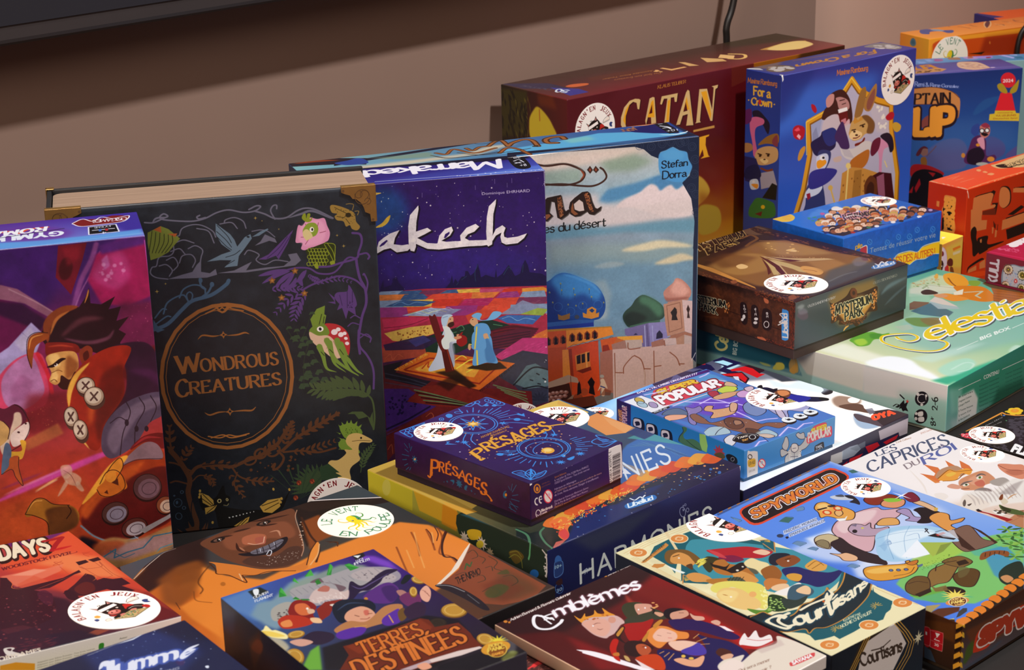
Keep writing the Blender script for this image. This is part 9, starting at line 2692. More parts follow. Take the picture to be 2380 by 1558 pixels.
ART[('W', 'left')] = '''
G 070813 080811 101423 071423
P 172845:60:24 7 249 107 6 -37 -104 -76 -5
P 331915:80:15 186 177 94 84 10 -71 -76 -104
C 502415:70:6 205 163 48 54 40 -4 -26 -44
'''
ART[('DD', 'top')] = '''
G 201313 271514 341515 130911
C 771719 791 545 35 7 27 -14 -5 -16 -31 9 -30 -2
S 842122 7.2 769 536 45 7 18 -6 19 -7
S 632122:70 4.2 828 599 26 -3 -3 -37 -21 9
W 633730:60 40 25.7 4.1 -0.10 1.60 5 833 616 880 503 836 464 761 532
'''
ART[('X', 'top')] = '''
G 230607 330606 440606 160505
P 150405::22 0 920 667 4 -4 -116 -237 -74 -277 -18 -131 20
P 380706:90:27 507 817 128 -145 -31 -238 -8 -142 -56 -50 10 243
P 590707:90:21 564 603 13 -144 -15 -197 -77 -69 39 167
P 280404:80:21 122 741 29 -131 -78 -186 -88 83 9 313
P 460708:70:20 123 688 30 -181 -28 -132 -78 73
T 642416:60:9 16.7 483 770 -29 -62 27 -26
X 745667:60:5 black 0.5 187,812,563,763,600,839,216,878 mblèmes
X 818488 black 0.12 187,812,563,763,600,839,216,878 mblèmes
S 818488 7.1 160 844 32 -4 9 -13/6.5 147 824 27 -4 -4 -18/7 160 855 -10 -34 -5 -33/11.9 169 814 -23 54 -42 -36 -12 -41 30 -28 47 7 22 12
X 747373 gothic 0.3 55,898,345,902,354,916,63,912 Adrien Bonnard & Romaric Galonnier
X 747373 gothic 0.3 536,913,652,915,660,928,545,927 Janice Perroux
E 694415 41 908 5 -5 -6 -7/47 895 3 -3 -5 -5
P 745220 520 915 24 13 -14 -17
T 818286 22.2 85 596 32 -75 39 -165 32 -68
S 818286 11.1 90 566 39 -136 27 -84
C 745015 242 777 0 -33 38 19 -13 -20 29 -7 25 21 -8 -26 16 -15 22 34 -5 -39 0 -32 -36 1 -43 30 -41 7
C 695959::1 224 719 48 8 38 -26 38 -25 -11 -54 -27 -6 -51 -26 -29 -3 -21 -1 -11 41 10 54
C 745650:80:3 226 717 35 -2 38 -25 -5 -38 -37 -38 -40 -15 -14 34 8 45
E 695145 316 664 10 -9 -16 -17
T 381918 3.2 240 682 21 1 11 -10/3.2 235 655 3 -13 13 -2
E 818184 239 678 2 -2 -4 -4
D 593315 8 3.3 5.4 4 245 742 337 708 326 686 240 725
C 181912 395 697 36 21 34 -15 11 -27 -40 -18 -50 -40 -21 21
C 695246 451 689 25 -13 16 -27 -26 -30 -36 -10 -22 10 12 33
C 181914 356 636 41 -6 61 -14 22 1 -1 -43 -22 -33 -38 25 -60 -7 -30 49
C 530605 326 611 55 -30 43 -9 -44 -33 -70 -39 -53 9 27 58
C 715445 458 605 16 -16 0 -21 -22 -1
D 745433 6 4.4 7.7 5 503 661 520 645 491 617 475 633
S 080505 5.5 475 633 -3 -19 -20 -15
E 818184 460 647 2 -2 -4 -4/435 654 2 -2 -4 -4
C 080307 468 563 31 25 31 -7 21 -32 -6 -16 -27 15 -28 -6 -28 -17
C 695245 496 558 27 -4 28 -16 -15 -29 -30 -4 -33 10 0 21
S 230908 2.7 520 540 11 -10
C 130628 451 525 44 -20 32 -41 18 -60 6 -69 -7 -56 -37 15 -36 117 -43 51
C 715650 545 512 -1 -22 16 -26 -14 -18 -22 15 3 24/551 420 24 -2 0 -21 -23 -11
P 817881 552 386 11 -20 -4 -49 -13 23
C 744620 316 495 34 30 41 4 27 -26 5 -47 16 -35 -28 -26 -32 19 -21 -10 -11 20 -52 -11 0 41
C 776357::1 342 491 49 17 16 -26 2 -34 -24 -28 -32 -1 -27 25 -2 23
S 642426 2.6 366 442 7 -9
S 382423 2.1 353 481 5 -13/2.1 388 469 6 -12
C 776559 342 419 43 -20 21 -30 5 -25 -48 -6 -37 25
C 231856 337 353 47 -4 32 0 -11 -40 -24 -28 -34 13 -21 39
C 080628 279 408 31 -20 16 -45 16 -54 39 -8 51 63 22 51 11 -41 31 -70 -11 -91 -53 -48 -101 36 -119 111 31 70
S 695231 3.1 269 388 20 0/3.1 264 362 33 8/3.1 259 338 44 17/3.1 425 382 35 8/3.1 416 359 43 -5/3.1 413 336 24 -17
C 130304 213 501 34 18 26 -14 11 -31 0 -41 11 0 -32 -10 -31 9 -31 -10 -16 35
C 592715 247 478 26 -4 3 -33 -18 -23 -34 -9 -5 26
C 642005 191 421 41 -9 26 -25 -15 -45 -41 -40 -31 50 5 44
P 777476 183 419 -2 -57 0 -40 -20 39
E 818184 263 448 2 -2 -4 -4
S 180302 2.6 258 458 15 -5
C 610905 173 528 50 35 8 -18 -52 -43 -40 -61 -1 30
C 130304 259 590 51 15 -5 -16 -53 -33 -18 -45 2 39
C 644618 257 582 45 20 0 -10 -50 -26
C 643915 156 494 18 -7 -13 -18 -13 12
C 645433 172 459 5 -15 -15 -26 -5 15
C 644415 391 539 44 12 2 -13 -57 -20/294 495 59 27 -35 -29 -29 -14
C 745645 272 325 28 -7 16 -34 47 -5 -19 -22 -44 -18 -26 35
E 746226 313 321 5 -5 -7 -7/321 293 6 -6 -6 -6
C 230907 415 269 27 5 10 -30 -11 -20 -37 6 -2 22
C 715647 399 234 37 -5 0 -19 -42 -10
C 787880 505 245 70 43 -12 -30 55 17 -27 -44 40 -10 -41 -43 -47 17
C 590909 509 241 34 -46 65 -7 -29 -13 -57 14 -21 33
S 611616:80 3.5 552 255 21 -34 36 -20
C 747370::2 339 190 46 22 38 -10 42 -13 -43 -26 92 19 86 -14 48 23 18 -192 -37 -18 -195 43 -102 96
C 777473::2 343 187 73 9 -1 -52 -83 -24
P 645959:50:5 522 189 111 -11 -19 -36 -100 14
X 514339 fine 0.3 365,124,499,105,512,119,378,138 Qui sera mener
X 514339 fine 0.3 387,81,466,70,478,83,398,93 obtenir ?
C 692426 527 45 20 8 92 -9 -3 -14 -23 -7 -85 8
X 798184 sans 0.5 533,36,620,27,634,43,545,53 SAVANA
'''
ART[('X', 'front')] = '''
G 969696 969696 969696 969696
'''
ART[('X', 'left')] = '''
G 816856 816854 948169 947966
'''
ART[('Y', 'top')] = '''
G 767663 767663 767766 767662
N 0.02 60 3
S 716142 2.5 19 1032 128 14 170 -2 87 -9/2.3 12 985 -7 -266 -5 -223/2.5 23 1019 127 14 168 -4 84 -7/2.3 21 984 -9 -259 -6 -223/2.5 27 1005 125 15 167 -6 81 -4/2.3 30 982 -12 -250 -6 -224
P 033035 145 997 84 7 181 -10 26 -130 34 -118 42 -21 -66 -74 -151 7 -186 44 -95 25 55 108 12 120
C 184856 255 928 64 -7 133 -192 73 -152 24 -121 -67 -98 -151 -47 -87 20 -64 150 -82 137 21 138 62 107
P 033035 -19 367 98 -46 115 -33 185 10 139 90 9 -135 -49 -138 -80 -44 -61 -30 -161 34 -120 14 -5 73 -36 47
P 767663 514 250 -11 -36 19 -199 -528 -31 -14 26 5 213 26 -10 40 -51 -17 -54 33 -16 41 -10 -8 -33 75 -1 92 0 54 -7 49 26 40 7 40 38 8 52 12 50
P 033035 491 224 -31 -32 -3 -87 -50 -27 -49 -14 -32 -13 -58 10 -85 -6 -76 0 6 37 -49 3 -26 10 16 40 71 -23 154 0 139 49/475 758 48 -23 -79 -82 -3 52
S 644626 -5 475 762 50 -29 -81 -80 21 81
P 033035 12 713 42 40 15 -46 45 -73 -47 13
S 644626 -4.7 7 708 51 48 2 -72 42 -54
S 645426 2.5 494 724 19 22/2.3 29 716 31 -7/2.5 494 724 16 24/2.3 29 716 31 -2/2.5 494 724 12 25/2.3 29 716 31 3/2.5 494 724 7 25/2.3 29 716 30 8/2.5 494 724 2 24/2.3 29 716 28 13/2.5 494 724 -3 23/2.3 29 716 24 18/2.5 494 724 -7 21/2.3 29 716 21 22/2.5 494 724 -12 18/2.3 29 716 16 25
S 695939 3 514 250 -8 -100 16 -135/3 491 224 1 -91 11 -100/3 5 704 -5 -208 -11 -121
P 767663 31 774 -15 -49 108 108 -10 9
S 747056 11.7 266 1056 -83 -145
E 798070 64 1000 26 -24 -27 -28
E 714622 64 1000 24 -22 -24 -25
S 787056 3.3 48 1002 21 11 3 -13 11 0 -19 -13 -14 10
O 787056 2.5 64 1000 10 -10 -11 -11
E 798070 263 981 26 -24 -29 -29
E 714622 263 981 24 -22 -25 -25
S 787056 3.3 246 983 22 11 3 -13 11 0 -20 -13 -14 10
O 787056 2.5 263 981 11 -10 -12 -12
E 798070 475 77 27 -25 -31 -25
E 714622 475 77 25 -23 -28 -22
S 787056 3 459 80 20 7 3 -11 10 0 -18 -10 -14 10
O 787056 2.2 475 77 10 -9 -11 -9
E 798070 259 51 26 -24 -29 -24
E 714622 259 51 24 -22 -26 -21
S 787056 2.9 244 54 20 7 2 -11 10 -1 -17 -9 -14 9
O 787056 2.2 259 51 10 -9 -11 -9
E 798070 52 52 26 -24 -28 -24
E 714622 52 52 24 -22 -24 -21
S 787056 2.8 37 54 19 7 2 -10 10 -1 -17 -9 -13 9
O 787056 2.1 52 52 9 -9 -10 -8
P 664622 14 934 185 55 -5 -21 -26 -10 -141 -35 -12 3
X 231405 fine 0.2 23,930,181,977,186,985,29,940 ROMARIC GALONNIER
P 664622 18 882 24 10 32 -29 -25 -10 -24 6
P 768181 66 854 6 -54 5 -36 -13 -2 -8 37
C 382711 112 909 43 28 37 -18 23 -38 -20 -81 -43 -26 19 64 -7 23 -66 -20 -12 27
C 695026 141 899 37 -1 7 -39 -14 -37 -18 -32 -37 1 -3 35 -15 15 5 28
S 181004 4.9 136 887 27 -4
E 767673 144 864 3 -3 -4 -4
C 281707 121 803 24 -6 -32 -35 -1 25
C 695026 62 745 40 -5 15 -45 -10 -39 -36 10 -26 32
C 583915 92 671 47 -28 31 -29 -49 -17 -39 36
C 181707 173 771 55 31 23 -37 -14 -36 -46 -7 -50 -18
W 747331 24 48.2 6.4 0.29 1.20 4 162 798 216 813 198 781 143 750
C 580914 263 836 25 -6 49 -28 65 -44 30 -61 6 -39 -68 -3 -48 44 -65 27 3 47
C 380622:90 251 765 57 -20 5 -55 -49 13
C 692426:80 272 837 14 -39 -11 -55 -15 30
C 766556 382 710 42 -6 6 -39 -34 -1
C 583715 183 729 43 26 32 -13 -10 -40 22 -37 -2 -46 -36 -62 -49 -2 19 61 -31 29 -10 41
C 695026 204 646 32 -13 5 -53 -18 -46 -44 10 -14 44
C 090605 194 751 13 -28 12 -26 29 5 -43 -25 33 2 50 2 2 -34 -54 -14 -36 9 -3 27 -7 38
E 767673 230 646 4 -4 -5 -5/266 653 3 -3 -4 -4
T 090605 11.2 203 760 -12 -38 19 -41
C 232723 146 621 48 -13 -11 -53 -24 6
S 131208 2.3 141 609 33 17/2.3 150 601 33 17/2.3 158 593 33 17/2.3 167 586 33 16/2.3 175 578 34 16
C 283025 273 631 24 -7 -23 -43 -20 3
C 767356::2 296 674 46 6 6 -38 6 -38 -40 -44 -46 -5 16 49 -7 38
C 493012 299 590 58 -5 -21 -61 -51 -32 -31 29 14 34
C 050916 390 636 39 14 36 -26 2 -26 -43 -10 -55 -14 -11 26
C 442412 391 602 51 2 33 -14 -8 -42 -38 -13 -38 2 -19 18
E 767879 425 571 3 -3 -5 -4
S 130502 4 426 586 23 -5
C 081033 354 539 57 -20 13 -44 37 -66 57 -21 -95 -39 -73 6 -14 43 -20 66
C 715426 434 497 52 17 42 -6 -8 -42 -49 -35 -40 21
S 443009 3.2 442 490 60 10 -8 -42/3.2 440 468 68 9
C 695220 331 497 32 -6 10 -33 -42 -23 -15 29
C 747337 46 605 40 24 48 -13 42 -39 30 -43 -2 -45 -55 -71 -64 -44 -10 38 34 74 11 81 -71 4
C 766642::2 29 559 56 25 42 -39 -3 -59 -14 -62 -32 -29 -42 9 -22 35 -7 50
C 797450:70:6 41 564 47 2 14 -44 -64 -32 -22 21
E 765936 132 479 10 -9 -16 -15
T 583915 4.6 52 553 7 -22
E 818481 60 518 3 -3 -4 -4
W 798156 30 22.7 7.6 -2.14 0.30 5 193 500 208 486 117 389 89 384
C 284615 36 418 26 -38 27 -10 64 45 24 8 -81 -74 -62 13
C 081909 166 433 30 -28 -10 -50 -57 -37 -41 38
D 536737 40 3 6 6 158 426 191 380 126 321 84 359
S 081416 4.4 -12 492 -12 -33 6 -49 11 -39
S 644626 3.7 -16 481 -9 -36 10 -74
C 644120 228 514 39 11 26 -33 7 -29 -37 -12 -36 17 -32 -1
C 766653 223 471 37 -2 23 -21 -22 -27 -36 3 -15 29
C 788080 198 434 71 -5 53 -2 -18 -30 -58 -23 -38 21
C 183037 273 425 48 -13 -4 -58 -41 -22 -71 5 -6 36
C 766653 272 396 48 2 -2 -29 -37 -27 -19 32
C 131918 183 387 30 -42 55 -6 -65 -30 -62 13
C 031216 -11 375 38 -6 35 -3 2 -32 18 -45 54 -6 67 26 39 -6 28 4 61 4 42 23 -35 -44 41 8 67 30 79 53 4 -51 3 -66 -44 -36 -60 -36 -171 -49 -116 -8 -45 27 -34 -10 12 31 -59 26 -18 44
S 644620 5.3 -7 371 32 -4 35 -3 3 -31 17 -45 52 -8 68 26 39 -6 39 7 57 8 32 17 -31 -40 44 4 67 31 74 50/4.4 -7 250 20 -42 61 -25 -12 -31 42 10 41 -23 112 4 158 45 100 61
X 031926 black 1.3 6,288,37,203,105,297,22,330 C
X 031926 black 1.3 68,223,117,207,178,280,116,286 o
X 031926 black 1.3 113,203,175,204,233,267,174,277 u
X 031926 black 1.3 175,204,230,211,278,262,233,267 r
X 031926 black 1.3 205,190,257,201,363,312,306,304 t
X 031926 black 1.3 263,210,293,212,353,276,324,272 i
X 031926 black 1.3 293,212,341,219,391,278,342,271 s
X 031926 black 1.3 341,219,387,222,445,283,393,277 a
X 031926 black 1.3 392,225,441,233,497,289,451,285 n
X 031926 black 1.3 443,238,502,253,532,288,488,289 s
X 787870 black 0.35 6,288,37,203,105,297,22,330 C
X 787870 black 0.35 68,223,117,207,178,280,116,286 o
X 787870 black 0.35 113,203,175,204,233,267,174,277 u
X 787870 black 0.35 175,204,230,211,278,262,233,267 r
X 787870 black 0.35 205,190,257,201,363,312,306,304 t
X 787870 black 0.35 263,210,293,212,353,276,324,272 i
X 787870 black 0.35 293,212,341,219,391,278,342,271 s
X 787870 black 0.35 341,219,387,222,445,283,393,277 a
X 787870 black 0.35 392,225,441,233,497,289,451,285 n
X 787870 black 0.35 443,238,502,253,532,288,488,289 s
S 787870 13.1 121 297 -46 -1 -28 -18 -1 -41 26 -10/10.4 167 284 59 4 71 -6
C 643009 273 275 12 3 -5 -10 -10 -2
T 787870 12.1 297 282 44 4 15 33
X 767664 fine 0.3 214,127,297,120,307,131,224,138 ILLUSTRÉ PAR
X 767664 fine 0.3 169,102,334,101,349,116,183,118 NOÉMIE CHEVALIER
S 645426 2.9 159 106 14 -8/2.9 161 108 18 1/2.9 161 111 17 8/2.9 159 113 12 14/2.9 156 114 4 16/2.9 153 113 -5 14/2.9 151 111 -14 8/2.9 149 108 -17 0/2.9 149 106 -17 -8/3 393 121 14 -8/3 394 124 19 0/3 394 127 19 8/3 393 129 13 14/3 390 129 4 17/3 386 129 -5 14/3 384 127 -14 8/3 382 124 -18 0/3 382 121 -18 -8
'''
ART[('Y', 'front')] = '''
G 091215 121825 101421 101420
P 969696 179 280 30 11 125 5 35 -47 37 -60 -66 -81 -199 57 18 66
P 221813 187 277 131 16 7 11 -163 -1 -69 -108 32 -18
S 967735 -3.4 334 293 52 -56 36 -51 -21 -41 -45 -43/-3.3 201 291 -42 -54 -35 -48/-3.4 348 292 53 -57 36 -51 -19 -46 -45 -43/-3.3 188 292 -38 -51 -37 -48/-3.5 363 291 52 -58 37 -51 -17 -50 -46 -43/-3.3 174 292 -34 -48 -38 -47
X 282218 black 0.3 162,191,387,167,380,216,143,243 Courtisans
S 282218 4.7 213 233 55 -9 47 11
K 969682 8 474 186 25.1 10 1.57
K 969682 4 474 186 32.1 6.4 1.57
'''
